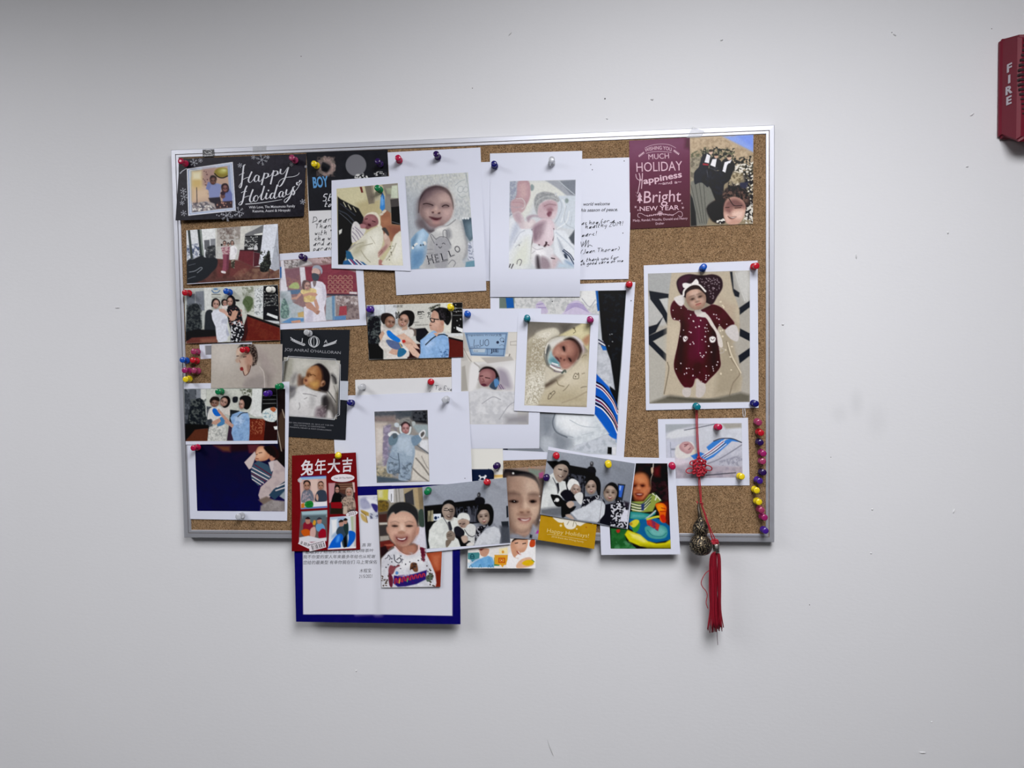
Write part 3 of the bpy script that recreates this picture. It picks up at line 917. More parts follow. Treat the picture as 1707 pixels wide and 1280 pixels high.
PAINT['K'] = (V2, '''
F c8c09a
p d2cba6 5 315 433 560 410 580 600 480 620 330 500
p bdb189 4 480 560 660 500 690 640 540 680
p c4bda2 1 620 405 700 395 700 520 640 540
p 7d7466 .7 552 410 612 404 636 555 588 565
p 968c7c .8 606 405 624 403 640 545 632 560
p 6a2c2a .6 510 418 528 416 540 465 524 468
p 8f897e 1 700 395 835 385 842 520 780 540 780 640 690 640 722 560 730 480
p a8ac94 1 735 430 800 425 800 480 745 480
p d0d8c2 1 785 408 832 403 838 515 775 512
p 4a4645 .8 770 525 842 515 850 600 778 600
p 14161b .7 778 590 852 583 862 745 780 735
l 6c6e70 1 788 715 858 735
p 9a6850 1.2 688 660 730 610 775 640 780 735 862 745 872 820 830 820 790 880 740 900 690 760
p b07a5c 5 690 700 760 690 770 730 720 740
p 8a5848 4 760 760 870 760 870 820 800 850
p 3f86cc .7 690 510 705 462 722 500 726 600 705 625 682 600
s 78b0e8 2 692 520 708 500 712 560 698 570
l 284a80 1 690 500 705 475 715 520
s d8d0c0 .6 700 630 725 612 738 622 712 645
s d8d0c0 .6 680 650 700 640 712 652 690 662
p 14161a 1 322 500 345 520 420 560 500 600 545 680 540 760 460 720 440 780 445 900 400 1000 365 1082 325 1080
l c4bfa2 1.4 372 548 392 586
l c4bfa2 1.4 412 570 436 610
l b0aa90 1.2 455 590 478 630
l 3a3e46 2 335 620 400 650 460 710
l 343840 2 345 560 420 620 470 660
l 5a5e64 1 340 640 400 690 450 740
p d8d8d0 .6 332 790 360 775 355 810 335 825
s e4ddc8 .8 545 690 565 650 610 632 655 640 684 690 682 750 655 745 650 700 600 665
s 8b5c5e 1 535 720 552 675 590 652 640 660 668 700 662 742 610 765 575 778 540 750
s a87476 4 560 680 610 665 640 690 600 710 565 705
s 6a4044 3 536 720 560 730 580 770 545 755
l 3f2226 1.3 558 692 576 690
l 3f2226 1.3 618 708 642 716
s 96666a 2 590 690 604 690 608 716 588 718
s 4a2028 1 578 732 600 735 606 752 586 752
s a87478 .8 505 745 525 732 555 738 568 752 545 772 515 768
s d9d6d4 .8 440 770 455 725 480 712 510 740 520 770 560 780 545 825 500 870 450 895 438 850
l 8f8496 1.4 452 770 490 800 520 850
l 8f8496 1.4 448 800 478 830 500 868
l 8f8496 1.4 465 755 510 795 540 830
l 8f8496 1.4 446 835 462 860 478 882
l e8e4e6 1.2 460 740 470 790
s dcd9c8 1 430 960 480 895 540 835 600 790 660 758 692 748 708 790 712 850 700 920 680 970 676 1020 690 1085 540 1085 470 1050 420 1010
s eceadb 6 560 880 660 800 690 860 640 960 560 980
s bab59c 5 470 930 560 880 520 980 450 1000
l b0ab95 1.6 520 960 560 1020 600 1060
l b0ab95 1.4 480 940 540 920 620 900
l a9a48e 1.4 430 950 480 910 540 890
l c8c4b0 1.4 600 840 640 900
l 9a96a0 1.4 395 1000 420 950 470 905
s c8ab9c 1 712 850 722 815 742 808 770 870 774 905 750 940 715 980 690 1010 668 1020 664 985 672 965 700 935 722 905
s a8807a 2 690 960 740 910 740 940 690 995
l 8a5c58 1 672 985 700 955
l 8a5c58 1 676 1002 706 968
s dcc4b4 1 715 830 735 815 745 850 725 865
s b07c74 .9 675 1040 700 1045 712 1085 675 1085
s 45403f 1 700 775 730 765 758 812 755 835 725 805
s dedbc8 1 705 1082 730 1020 780 930 800 850 830 812 872 815 880 1085
s eceadd 6 800 900 860 840 866 1000 800 1040
l b4b09a 1.6 740 1040 790 970 820 900
d 55503f 9 .8 755 920 800 910 785 1075 755 1070
p 2a5f86 .8 392 960 430 970 460 1030 420 1050 395 1030
p 2c5f92 .8 372 1050 440 1028 540 1060 575 1088 365 1082
L eceaea 2 415 1038 455 1085
L b83048 1.4 432 1036 475 1086
L eceaea 2 460 1038 510 1086
L 6a2034 1.2 478 1040 524 1086
L eceaea 1.6 500 1048 545 1087
x .05 2
''')
PAINT['L'] = (V3, '''
F c6cacb
g cdcfc9 b6bcc2 450 280 250 720
N a9aeb488 .5 2.2 3.4 .3 160 290 640 260 690 620 540 620 540 400 200 400 200 700
N d9dbda70 .55 2.0 3.0 .3 160 290 640 260 690 620 160 660
p aab0b8 16 170 440 280 440 290 690 190 740
l 9aa4aa 1.4 624 262 650 420 672 560 684 640
e d5d8d7 585 390 58 58 0 8
l b0b6b8 1.2 560 400 572 370 600 372 600 405 575 415 560 400
l b0b6b8 1.2 605 395 620 370 642 385 632 412 608 410
l a9b2b4 1.2 545 360 580 330 610 320
l a9b2b4 1.2 565 430 590 452 625 440
s 77747a 7 250 560 268 470 290 650 330 690 270 680
s 2c2224 1.4 264 570 266 500 280 440 318 392 375 366 425 366 475 385 512 430 530 505 526 545 505 470 450 420 380 420 320 450 290 510
s 9d8582 1.4 270 560 276 490 300 440 345 408 405 396 465 410 505 455 524 520 524 565 505 615 465 655 412 676 362 672 320 645 288 605
s 54434a 6 276 480 310 405 375 378 420 380 380 412 330 440 300 490
s 6e5a5e 9 330 420 400 385 470 400 430 430 370 440
s b79d96 11 400 430 470 420 505 480 495 540 440 520 405 480
s c6aaa2 7 440 450 485 450 490 490 450 490
s 75605f 9 280 500 320 520 330 600 305 625 282 570
s c4a69e 6 312 552 345 545 352 590 325 600
s c9aaa4 7 455 545 505 540 505 590 470 615 450 590
s 7c6666 4 300 490 340 482 375 500 370 520 315 520
s 7c6666 4 438 505 470 495 500 508 490 528 445 530
l 2a1c1ee0 1.7 300 503 325 499 350 504 374 513
l 2a1c1ee0 1.7 444 522 462 512 480 512 494 520
l 6a525280 1.2 304 512 340 517 368 520
l 6a525280 1.2 450 530 472 526 490 527
s c8aaa0 3 380 545 398 520 412 545 402 560
s bb9a90 2 362 556 378 545 398 562 425 548 432 562 410 574 380 572
s 4a3236 1.2 366 562 380 562 378 572 368 572
s 4a3236 1.2 412 570 428 566 426 577 414 578
s 4a262c 1.6 345 600 368 602 395 607 420 608 438 604 428 620 402 630 372 622
s a87478 1.4 368 622 398 632 424 622 408 638 380 634
s b48c86 3 372 640 405 636 425 646 400 660 378 654
s 7a5e60 5 330 640 380 670 450 664 410 690 350 680
s 40343a 4 290 640 330 690 380 700 395 712 350 722 300 690
s 6c6266 5 250 640 300 620 330 690 280 690
p 8fb0cc 1 205 770 255 715 300 690 340 730 352 790 335 850 320 910 290 990 208 1000
s b9d2e6 5 240 780 290 700 320 740 260 850
s 6a90b4 6 215 880 280 860 310 900 260 980 212 980
s 5d7f9c 4 212 800 230 760 250 740 225 830
d e4e6e2 5 2.1 214 815 345 782 350 800 218 838
d 4a5a68 5 1.4 214 815 345 782 350 800 218 838
s c4c4c3 1.2 345 740 400 700 440 690 480 672 520 640 548 622 578 628 604 690 632 770 640 850 620 910 596 930 594 990 290 995 300 950 330 880 330 800
s d6d6d3 6 460 690 540 640 590 720 600 830 540 850 470 780
s aaaaac 6 330 800 380 760 400 860 380 980 320 980
s 8f9094 3 590 640 615 690 640 800 632 880 605 925 628 850 620 770
s 96979a 3 475 690 505 700 515 750 490 775 470 740
l 8d8d90 1.6 395 695 425 676 470 672 505 655 545 622
s e0dfdc 3 392 700 430 676 480 680 460 705 420 720
l 88888c 1 330 850 372 848
l 88888c 1 330 880 376 876
s a4a4a8 1.6 382 800 405 765 440 755 480 765 508 800 512 835 490 870 480 985 392 985 385 900
l 66666c 1 384 802 366 768 356 742 366 736 386 762 396 768
l 66666c 1 452 757 450 715 462 700 478 710 480 762
l 66666c 1 396 772 430 752 480 762 510 815
s 33333a .6 398 808 406 808 406 816 399 816
l 33333a .9 444 806 454 800 466 808
l 33333a 1 418 828 428 838 440 828
p 4a5a66 1 596 622 650 606 690 612 692 750 655 788 625 740
s 6f8592 5 630 660 690 650 690 740 645 770
d e2e6e8 4 1.6 590 604 660 596 690 600 690 616 600 622
p cdd1dd 1 640 800 690 775 695 940 640 930
n 8f96a8 .6 2 .2 640 800 690 780 695 940 640 930
p 6f97a8 1 625 945 693 930 693 980 620 985
l 7c7c82 1.2 490 960 520 930 545 950 530 980
x .05 2
''')
PAINT['P'] = (V4, '''
F ced2d6
p dcddd6 4 370 330 620 322 660 450 560 500 440 430 380 580 330 620 290 600
p a2a6ae 1.4 500 324 730 318 730 442 665 442 600 390
p 7d838d 1.6 610 330 730 318 728 440 690 430
l b6bcc2 1.6 600 325 660 380 722 432
s 8f9e9e 1 382 372 396 352 412 368 408 396 390 402
p b2b8c2 1.4 225 330 300 330 290 440 280 480 226 600
n 969cae .5 3 .4 228 330 290 330 280 560 224 600
s b8969c 1.4 292 330 372 330 384 440 350 520 310 560 268 540 252 500 280 430
s c9a9aa 4 300 360 350 350 360 440 310 460
s bfa2a6 1.4 235 490 270 465 330 470 352 505 330 560 270 585 240 560
l d8dcdc90 1.4 280 462 320 462 342 490 340 525 320 540
l a8a4b090 1.4 240 520 280 530 320 520
l a8808a90 1.4 250 490 300 490 330 500
p ccd4dc 1.4 600 440 730 440 728 700 600 680 570 640
l a4acb690 1.6 600 450 625 520 600 600 570 650
l eef0f090 2 630 470 650 540 620 640
l a8b0b890 1.6 660 520 640 600 660 660 720 690
l f0f2f290 2 680 560 660 640 590 690
l b0b8c090 1.6 700 600 690 660
e 8d9a98 662 478 14 18 0 1
l c8ccd0 2 575 420 590 450 600 480
s d0c2c6 1.2 250 580 300 560 330 600 350 640 400 620 430 650 400 680 350 700 310 690 275 640
s bca6ae 2.5 255 585 300 565 315 640 285 640
s e0d6d6 4 345 640 410 625 410 670 350 690
s aa98a2 2 355 610 385 588 450 588 520 600 480 612 420 600 390 610 370 640
s a6a7a8 1.2 412 500 420 450 450 420 490 408 550 418 590 445 605 480 580 490 540 470 480 480 450 520 440 580 425 560
n 8a8e90a0 .5 2.5 .4 415 500 430 430 500 410 560 425 600 480 540 470 460 500 440 570
l 7e828490 1.4 480 420 510 430 560 428
l c4c8c890 1.4 420 540 440 480 490 450 550 448 590 470
l d0d2d2 1.6 575 440 590 420
s c9b0b6 1.4 440 570 455 510 500 478 550 472 586 492 592 540 575 590 545 618 500 612 455 605
s b6969e 3 480 510 530 490 575 500 560 530 500 545
l 7d606890 1.4 490 520 530 505 580 512
s 9c747e 2 510 545 540 530 560 550 530 570
s 7a4a58 1.2 510 580 525 560 548 565 545 590 525 600
s dccace 4 545 590 580 560 575 600 555 615
s d2bdc4 1.6 400 700 430 650 480 615 540 620 565 660 568 740 555 800 520 830 440 815 402 790
s 8e7682 4 402 690 440 655 500 640 490 700 455 740 440 780 404 780
s 9c8690 4 440 700 500 650 490 720 450 760
s e2d2d8 7 500 660 555 660 555 760 500 790
l 5c4c54 1.8 396 700 398 780 392 850 388 920
l 6a565e 1.4 562 690 566 740 556 780
s 402a30 .8 484 826 498 806 500 790 514 794 510 815 495 832
s 402a30 .8 444 812 456 812 456 822 446 822
d 5a3c44 6 .9 478 830 545 800 545 870 490 880
s dcdade 1.4 395 820 420 805 480 830 540 830 560 860 560 940 545 990 440 990 400 960 385 920
s f0eef0 5 420 840 480 850 490 900 410 900
l a49ea690 1.6 400 830 430 850 480 842
l a49ea690 1.6 395 880 420 860
s 453c42 3 428 905 450 905 465 990 432 992
s 9a8a92 3 465 905 520 925 540 990 470 994
s cbb8bc 4 550 900 600 910 640 960 640 995 550 992
l 4a3c42 1.8 545 915 570 920
s e2e5ea 1.4 222 660 245 610 270 640 300 690 400 705 385 830 380 930 340 998 222 998
s c0c6d4 4 225 760 270 650 300 700 250 800 224 850
l b4bac890 2 260 800 300 730 340 705
l c0c6d0 2 270 830 320 790
s dcdfd4 8 270 860 370 760 370 960 250 970
l 6a666c 1.2 282 960 288 935 306 925 318 940 305 972
l 4a464c 1.8 224 985 232 962
l 4a464c 1.8 240 992 254 962
s 8e8a8c .8 296 812 304 812 304 822 297 822
p dfe3e8 1.4 560 700 640 705 690 760 720 830 718 995 640 960 570 880
l b4bcc890 2.4 580 720 650 780 720 850
l a4acba90 2 590 760 640 860 680 930
s a8aeb8 3 600 780 630 830 640 890 615 850
p 4a5058 1.4 678 760 722 700 722 815 700 800
l 3a4560 2.2 632 860 680 900 716 960
l 28324a 1.6 640 850 690 890 716 930
s 2a3448 1 640 882 660 890 668 920 648 912
s 93a8c2 3 650 930 700 950 715 985 660 960
p bccedc 4 600 940 660 960 700 995 580 995
x .05 2
''')
PAINT['U'] = (B5, '''
F c2c7cd
n a9b0b8 .5 9 .5 40 250 720 250 700 920 40 1160
s d6dade 14 200 300 500 280 560 640 300 760
l aab0b8 3 150 300 240 520 220 820
l aab0b8 3 420 280 470 500 620 640
p d4d4d2 1 145 145 690 85 715 250 140 260
n aeb0b0 .52 4 .3 145 145 690 90 700 250 145 250
p 6c7a70 1 50 145 150 145 148 215 50 215
p 1c5aa8 .7 92 145 140 145 148 212 100 215
p 1c5aa8 .7 684 90 706 85 718 230 705 235
s c3b8d0 1 290 200 330 168 375 240 320 250
l 8a78b0 1 300 190 340 185
l 8a78b0 1 310 210 360 212
s c9bfd6 1 480 240 520 180 580 165 640 230 655 255 480 255
'''+ '\n'.join(f'l 9a8cb8 1 {490+i*4} {235-i*11} {560+i*2} {205-i*6} {645-i*8} {240-i*11}' for i in range(5)) + '''
p e4e4e2 1 590 160 640 210 700 180 690 90 600 100
l a8aab0 1.5 600 150 650 205 690 160
p 14161a .8 706 86 896 95 860 600 820 1050 790 880 780 560 735 430 720 260
n 2e3236 .62 5 .2 730 120 890 120 860 560 800 560
d 8a8c90 4 1 760 370 850 370 840 480 770 480
p c9ccd2 1 690 440 740 430 790 560 820 760 690 660
n a4a8b0 .6 6 .3 690 440 740 430 790 560 820 760 690 660
L 30304a 2 712 425 752 450
L e8e8f0 1.4 712 436 754 462
L 30304a 2 714 448 756 474
p 2466b8 .6 725 462 760 470 765 495 740 495
p 1a5cc0 .8 690 645 780 740 835 860 840 960 832 1090 740 990 680 920 690 780
'''+ ''.join(f'l {c} {w} 690 {y} 740 {y+30} 800 {y+105} 836 {y+185}\n' for c, w, y in (('101434', 3, 705), ('f4f0f0', 2, 716), ('7a1834', 2, 726), ('f4f0f0', 1.6, 736), ('101434', 2.4, 800), ('f4f0f0', 2, 812), ('7a1834', 2.4, 824), ('f4f0f0', 1.6, 836), ('101434', 3, 848), ('f4f0f0', 2, 862))) + '''
p 1c64c8 .8 680 915 740 985 828 1080 830 1110 780 1060 690 960
p d8dee2 1 410 910 690 925 780 1050 700 1100 560 1140 460 1060 410 1000
n b4bcc4 .55 7 .4 410 910 690 925 780 1050 600 1130 420 1020
l 9aa4ae 1.4 412 960 430 1030 480 1060 540 1075
l b4bcc4 1.4 560 1130 640 1110 780 1050
s eceff1 8 450 930 620 940 660 1020 500 1040
l c0c8ce 1.4 520 960 600 1000 700 1010
l c0c8ce 1.4 600 1060 680 1040
s a2a8b0 4 310 900 415 905 420 1000 480 1050 540 1090 520 1150 350 1170 310 1150
s 868d96 6 330 930 400 940 400 1020 350 1060
s 8a9199 5 420 1050 500 1090 490 1150 430 1150
s b9bfc6 5 340 1080 410 1100 400 1160 340 1160
l 6f767f 2.4 420 920 405 980 430 1040 500 1075
p c9ced6 1 560 1130 760 1060 828 1090 826 1195 540 1160
n 9aa2ac .55 6 .4 560 1130 760 1060 828 1090 826 1195 540 1160
p 15161a .7 772 1140 800 1142 798 1190 770 1186
p dfe0e4 .7 800 1140 828 1140 826 1195 805 1190
p 7f858e 1 75 1130 320 1140 350 1172 75 1160
p 1a2030 .7 76 1145 105 1145 105 1160 76 1158
x .05 3
''')
PAINT['W'] = (B4, '''
F c9c6c0
p bdbab4 1 45 335 110 335 120 540 45 560
p d6d2ca 1 60 480 470 520 470 560 110 580
p e2ddd2 1 120 520 470 500 470 560 120 560
p d8d4cc 1 395 340 470 340 465 540 400 540
l a09a90 1.4 60 460 90 520 118 560
l 8a847c 2 398 545 410 505
L a8a29a 1 415 410 460 405
L a8a29a 1 460 435 415 435
L a8a29a 1 415 410 415 435
p 86a3c2 .6 65 338 398 335 372 525 112 515
p 9cb6d2 2 85 350 380 350 360 460 110 460
L 3b4a6a .8 78 350 385 348
L 3b4a6a .8 385 348 362 515
L 3b4a6a .8 362 515 118 508
L 3b4a6a .8 118 508 78 350
L 3b4a6a .9 105 460 372 465
L 3b4a6a .7 240 465 238 512
p b9c8d4 .6 125 465 225 462 220 490 135 490
p c9c6c0 1 45 560 120 560 100 780 40 785
p a8a49c 1 45 600 70 590 90 780 40 785
p d8d6d4 1.2 120 570 470 545 468 780 470 1035 110 1035 95 780
p e4e3e2 5 340 600 460 560 450 740 360 700
p b9b4ae 1 190 530 420 520 440 550 240 575
s bdb9b4 3 160 620 230 585 330 640 350 780 280 790 170 780
s e3e1e0 2 110 590 170 580 170 700 130 780 100 780
l b4b0ac 2.5 140 570 190 620 170 700
s a29aa6 5 320 620 390 640 420 760 340 740
s 241a1c 1 176 640 205 605 250 598 300 620 330 680 320 720 270 640 220 630
s 8a5c5e 1 175 670 195 625 250 615 295 640 300 690 260 730 240 750 200 745 180 720
s a87a78 3 190 650 240 630 270 660 250 710 200 710
l 3a2022 1.4 184 672 205 670
l 3a2022 1.4 225 682 258 688
l 7a4a4a 1.4 205 690 215 712 200 714
s 5a2c38 .7 190 735 215 728 235 740 215 750
s 3c4a5c 1 255 750 290 700 325 680 320 740 300 775
s 5a88b8 .7 290 700 318 695 330 730 300 755
p a89aa8 .8 320 740 350 730 380 770 320 772
L 5a4a68 1 325 735 345 770
L 5a4a68 1 340 735 362 770
p d3d3d5 1.5 100 790 200 760 300 780 470 790 470 1035 108 1035
n b4b5ba .55 8 .4 100 790 470 790 470 1035 108 1035
n e6e6e8 .6 7 .4 100 790 470 790 470 960 108 960
l a8a8ae 1.5 200 880 280 830 340 850
l a8a8ae 1.5 330 1000 400 900 460 860
p 9a989c 6 380 980 560 950 560 1040 380 1035
''')
PAINT['X'] = (B8, '''
F 9a948e
p 5c5f66 3 345 420 640 412 640 500 560 470 348 480
p 1f2024 3 740 405 915 405 915 560 780 540 740 500
p 3f4850 3 560 415 750 408 740 480 640 480
n 50545a .5 4 .3 345 420 915 405 915 520 345 520
p 8a7a76 3 350 480 560 470 580 540 350 520
p c4b8ae 2 350 540 480 540 460 900 360 1000
p d8d0c8 3 370 600 440 600 430 860 370 900
p a49ab0 2 450 580 520 560 500 900 430 1080 440 800
n 7a7288 .5 4 .3 440 570 600 560 540 860 430 1060
p 9aa8ac 2 740 560 915 560 925 700 800 640
p e0e2e6 2 820 720 925 720 925 860 830 800
l 6a7078 2 800 780 870 830 925 870
p d6d0c6 1.5 770 820 925 880 935 1165 740 1160 760 1000
l 8c867e 2.6 790 920 860 1000 930 1100
l 8c867e 2.6 760 1030 830 1100 920 1165
l a8a29a 2 850 900 900 1000 930 1040
p b4a88c 2 360 1000 480 1010 560 1160 372 1183 366 1100
n d8d4c4 .55 8 .4 366 900 450 900 480 1040 372 1060
n 6a6a62 .6 4 .3 366 1020 500 1020 560 1170 372 1180
p 4d5a66 2 372 1110 560 1130 700 1170 372 1183
s c9d2d8 .8 560 550 590 540 620 570 600 590 565 580
s b4bcbc .8 740 540 770 525 785 550 765 575
s 8c8c88 1 612 580 620 510 680 490 735 510 750 580 745 640 700 670 640 660
n 6c6c6a .5 3 .3 612 580 640 500 735 510 750 600 640 560
s 3a2c2e .8 632 555 680 528 725 560 720 590 640 590
f c08a88 680 605 42 56 0 eyes=c
l d8dede 3 622 580 630 640 680 672 720 650 732 590
s 9fb0c0 1 580 690 640 650 700 670 770 680 770 760 780 860 760 960 740 1060 720 1150 610 1150 600 1080 490 1080 480 980 510 880 540 780
n 8496aa .5 6 .4 490 760 770 700 770 900 740 1150 600 1140 480 1060
n c4d2de .55 5 .4 560 700 760 690 760 900 620 880 540 840
n 4f5a66 .62 4 .3 480 960 760 960 730 1160 500 1080
s b9c8d6 5 600 720 720 700 730 850 600 830
l 5a6878 1.6 600 870 612 980 610 1080
l 6c7c8c 1.4 510 900 560 930 600 940
s 6c8290 1 500 700 580 660 600 700 570 770 510 780
s e2e6e8 .8 490 660 540 630 590 640 610 670 540 660 510 690
s 57626a .8 540 660 580 655 590 690 550 710
s 7990a4 1 740 700 820 670 850 720 800 780 760 780
s e2e4e6 .8 820 660 870 615 893 640 880 690 850 710
s 5a5654 .8 840 660 870 635 880 660 850 695
x .06 2
''')
PAINT['BB'] = (B5, '''
F b8ad98
g 6b645c b5a88c 400 300 400 500
p 6d675e 2 235 300 500 310 480 400 440 360 300 380 235 440
p 55504a 1.5 420 310 560 315 520 370 450 360
p c9bf9c 1 445 400 545 345 600 318 655 320 650 470 560 400
p d8d0b4 3 500 390 620 340 640 420 560 420
l 7c745c 1.4 470 385 510 362 552 340
p b0866e 2 600 410 655 395 650 470 610 470
s cfc8b4 1 235 460 280 400 340 355 400 348 440 375 430 420 390 460 370 540 370 640 360 720 320 850 217 860
n a9a08890 .5 2.2 .5 235 460 400 350 370 640 320 850 217 860
n e6e2d290 .6 1.8 .5 235 460 400 350 370 640 320 850 217 860
s d6d0be 3 380 400 420 360 450 390 420 440
s b9b4a6 1 370 480 400 420 470 390 560 395 610 440 620 500 580 560 540 620 480 650 400 630 365 570
l 5c6468 2 372 500 370 580 410 625 470 645 490 625
s 5f7a84 1 365 560 380 500 410 520 440 580 460 630 400 610
l d8d4da 1.5 390 600 430 620 470 625
l 8a5a78 1 400 590 440 612
l c9d0d4 2 380 480 400 440 440 410
s d2cfc4 2 540 400 600 420 620 480 600 520 590 450
s 2a1f1d 1 460 430 510 408 560 420 596 470 590 530 560 560 570 480 520 430
s 9a6c5e 1.2 402 500 430 450 480 430 540 440 575 490 570 540 545 590 500 618 450 600 420 570 405 540
s b88a78 4 440 480 490 450 540 480 540 550 490 580 440 560
s 7a4e44 4 540 460 580 500 560 560 530 590 545 520
s 7a4c46 3 405 520 430 560 450 600 420 580
s 6a463c80 3 455 470 485 460 500 485 480 510
s 6a463c80 3 500 540 532 540 535 570 508 575
s 241816 1 468 478 484 474 490 492 478 498
s 241816 1 508 553 524 552 524 564 510 564
d f0e8e4 1 .6 478 482 484 482 484 488 478 488
s c89a88 2 460 530 480 520 490 545 470 555
s 5a3430 .8 462 548 472 546 474 556 464 558
s 8a4a4c 1 430 545 455 560 460 580 440 570
p cdc2a8 1.2 350 800 370 715 470 650 560 580 640 490 650 600 632 875 310 858
p c2b79c 4 370 740 520 660 620 560 630 640 420 800
n b0a48a .6 10 .4 350 800 640 500 632 875 310 858
n e0d8c4 .62 9 .4 350 800 640 500 632 875 310 858
p 8a7c66 3 360 720 430 690 400 720 365 760
l 7c7260 1 545 655 555 640 575 645 580 670 560 685 545 675
l 7c7260 1 375 790 390 770 415 765 420 790 395 810 375 820
l 8a806c 1 480 760 500 740 525 725
l 8a806c 1 590 745 630 735
x .05 2
''')
PAINT['AB'] = (B3, '''
F cfcec6
p d9dbdd .8 140 125 480 108 490 330 160 330
p 82879a .6 140 130 220 126 230 250 145 260
p dfe5ea .6 225 126 340 118 345 220 235 240
L a8aeb4 1 340 118 350 210
n 3a3f42 .42 4 .2 150 250 300 240 320 500 160 560
s 191c20 1 150 330 200 260 270 250 300 330 300 480 290 600 160 620
n 555b5a .66 3 .2 150 260 300 250 300 560 160 600
p 101216 1 160 560 290 560 330 620 330 735 168 735
n 5d6050 .5 3 .2 840 150 970 108 980 170 860 200
l 3a3c38 .9 840 160 900 150 960 115
l 3a3c38 .9 850 180 900 140 940 120
p dcdcd2 .6 970 100 1110 95 1090 420 1000 420
p 17181b .6 1108 98 1218 94 1225 440 1090 440
L a8aaa6 .8 1115 160 1215 158
L a8aaa6 .8 1112 195 1215 193
L a8aaa6 .8 1112 240 1215 238
d c4c6c2 16 .8 1112 110 1215 110 1220 420 1100 420
p e6e8e8 .5 1150 365 1225 390 1225 440 1150 400
p d9dcdc .5 1030 445 1225 440 1225 470 1050 475
p 1d1d22 .6 680 390 800 380 840 430 780 500 760 560 700 520
p 6e625a 1 620 370 700 400 700 470 640 470
p 1d1012 .6 1060 480 1228 520 1228 560 1060 520
p 5a211d .6 1060 500 1228 540 1230 708 1060 715
p 301416 .6 610 560 760 560 740 720 600 725
s dfd9d2 .7 300 400 310 340 360 360 420 390 470 380 500 340 540 400 660 400 660 480 560 470 620 700 370 720 380 680 300 600 280 560 320 480
n c0b8b0 .6 6 .3 290 400 480 400 520 480 400 700 290 600
p c9a48e .6 280 470 320 410 345 440 300 530
p cfa893 .6 390 660 430 610 500 620 510 690 440 680
p d8b4a0 .6 470 470 560 440 640 500 700 560 740 620 690 610 620 560 540 520
s 2277d2 .5 368 420 400 410 450 455 520 510 505 545 440 520 380 470
s 5a6a92 .6 360 520 430 520 530 560 540 600 480 625 400 590
s 2e6c94 .6 500 620 560 610 590 650 540 700 490 700
s e6e6e4 .6 560 600 620 630 600 640 570 620
l e4c040 1.2 510 545 535 600
s c9a18c .7 540 540 600 530 660 560 640 600 590 590
s c2342e .5 540 520 570 515 580 540 550 548
p dcb8a4 .6 560 560 640 560 700 630 745 680 720 720 660 690 600 610
s 2a2322 .7 302 290 310 230 360 212 420 225 455 265 460 300 420 270 370 280 340 340
f a27863 405 315 58 66 10 yaw=.6 dark=2a1c1a
s 1d1719 .8 500 260 540 200 600 182 660 200 682 260 660 340 610 370 620 300 580 250
f bd917c 555 300 58 74 18 mouth=s
p bfa08c .5 540 380 600 350 600 400 540 410
s 181518 .8 870 200 910 165 980 150 1060 170 1092 230 1090 290 1050 350 1000 300 960 290 940 210
n 3c383c .66 3 .2 940 170 1080 170 1090 290 1000 300
s c39a86 .8 868 230 900 185 945 215 960 290 1000 300 1010 350 1000 420 930 440 900 410 860 400 848 340 865 300
s d2ab98 3 870 320 920 260 960 320 930 390 880 390
l 1c1618 1.6 855 275 870 310 900 312 905 285 950 285
l 1c1618 1.2 860 270 905 280
l 5a3a34 1.2 850 350 868 352
s bb8c78 .7 975 310 1005 300 1010 340 985 350
s e8c870 .4 1005 365 1012 362 1014 372 1008 374
p 93b8e2 .7 745 520 860 430 900 410 960 450 1020 440 1060 500 1070 600 1062 715 725 720 750 660
p aecbee 4 780 540 880 460 900 560 820 660
n 7098c8 .58 7 .3 745 520 960 450 1070 500 1062 715 730 718
n 3c5f90 .68 3 .2 960 620 1065 620 1062 715 970 715
l 1e2430 1.8 805 570 880 500 950 460 1010 455 1050 470
p d2aa94 .5 890 440 960 430 930 480
x .08 2
''')
PAINT['Q1'] = (V5, '''
g 6e2c4e 470722 400 260 500 1150
p 784060 20 115 272 732 238 732 330 115 420
p 4a0a28 4 690 250 732 240 735 360 680 340
x .04 3
''')
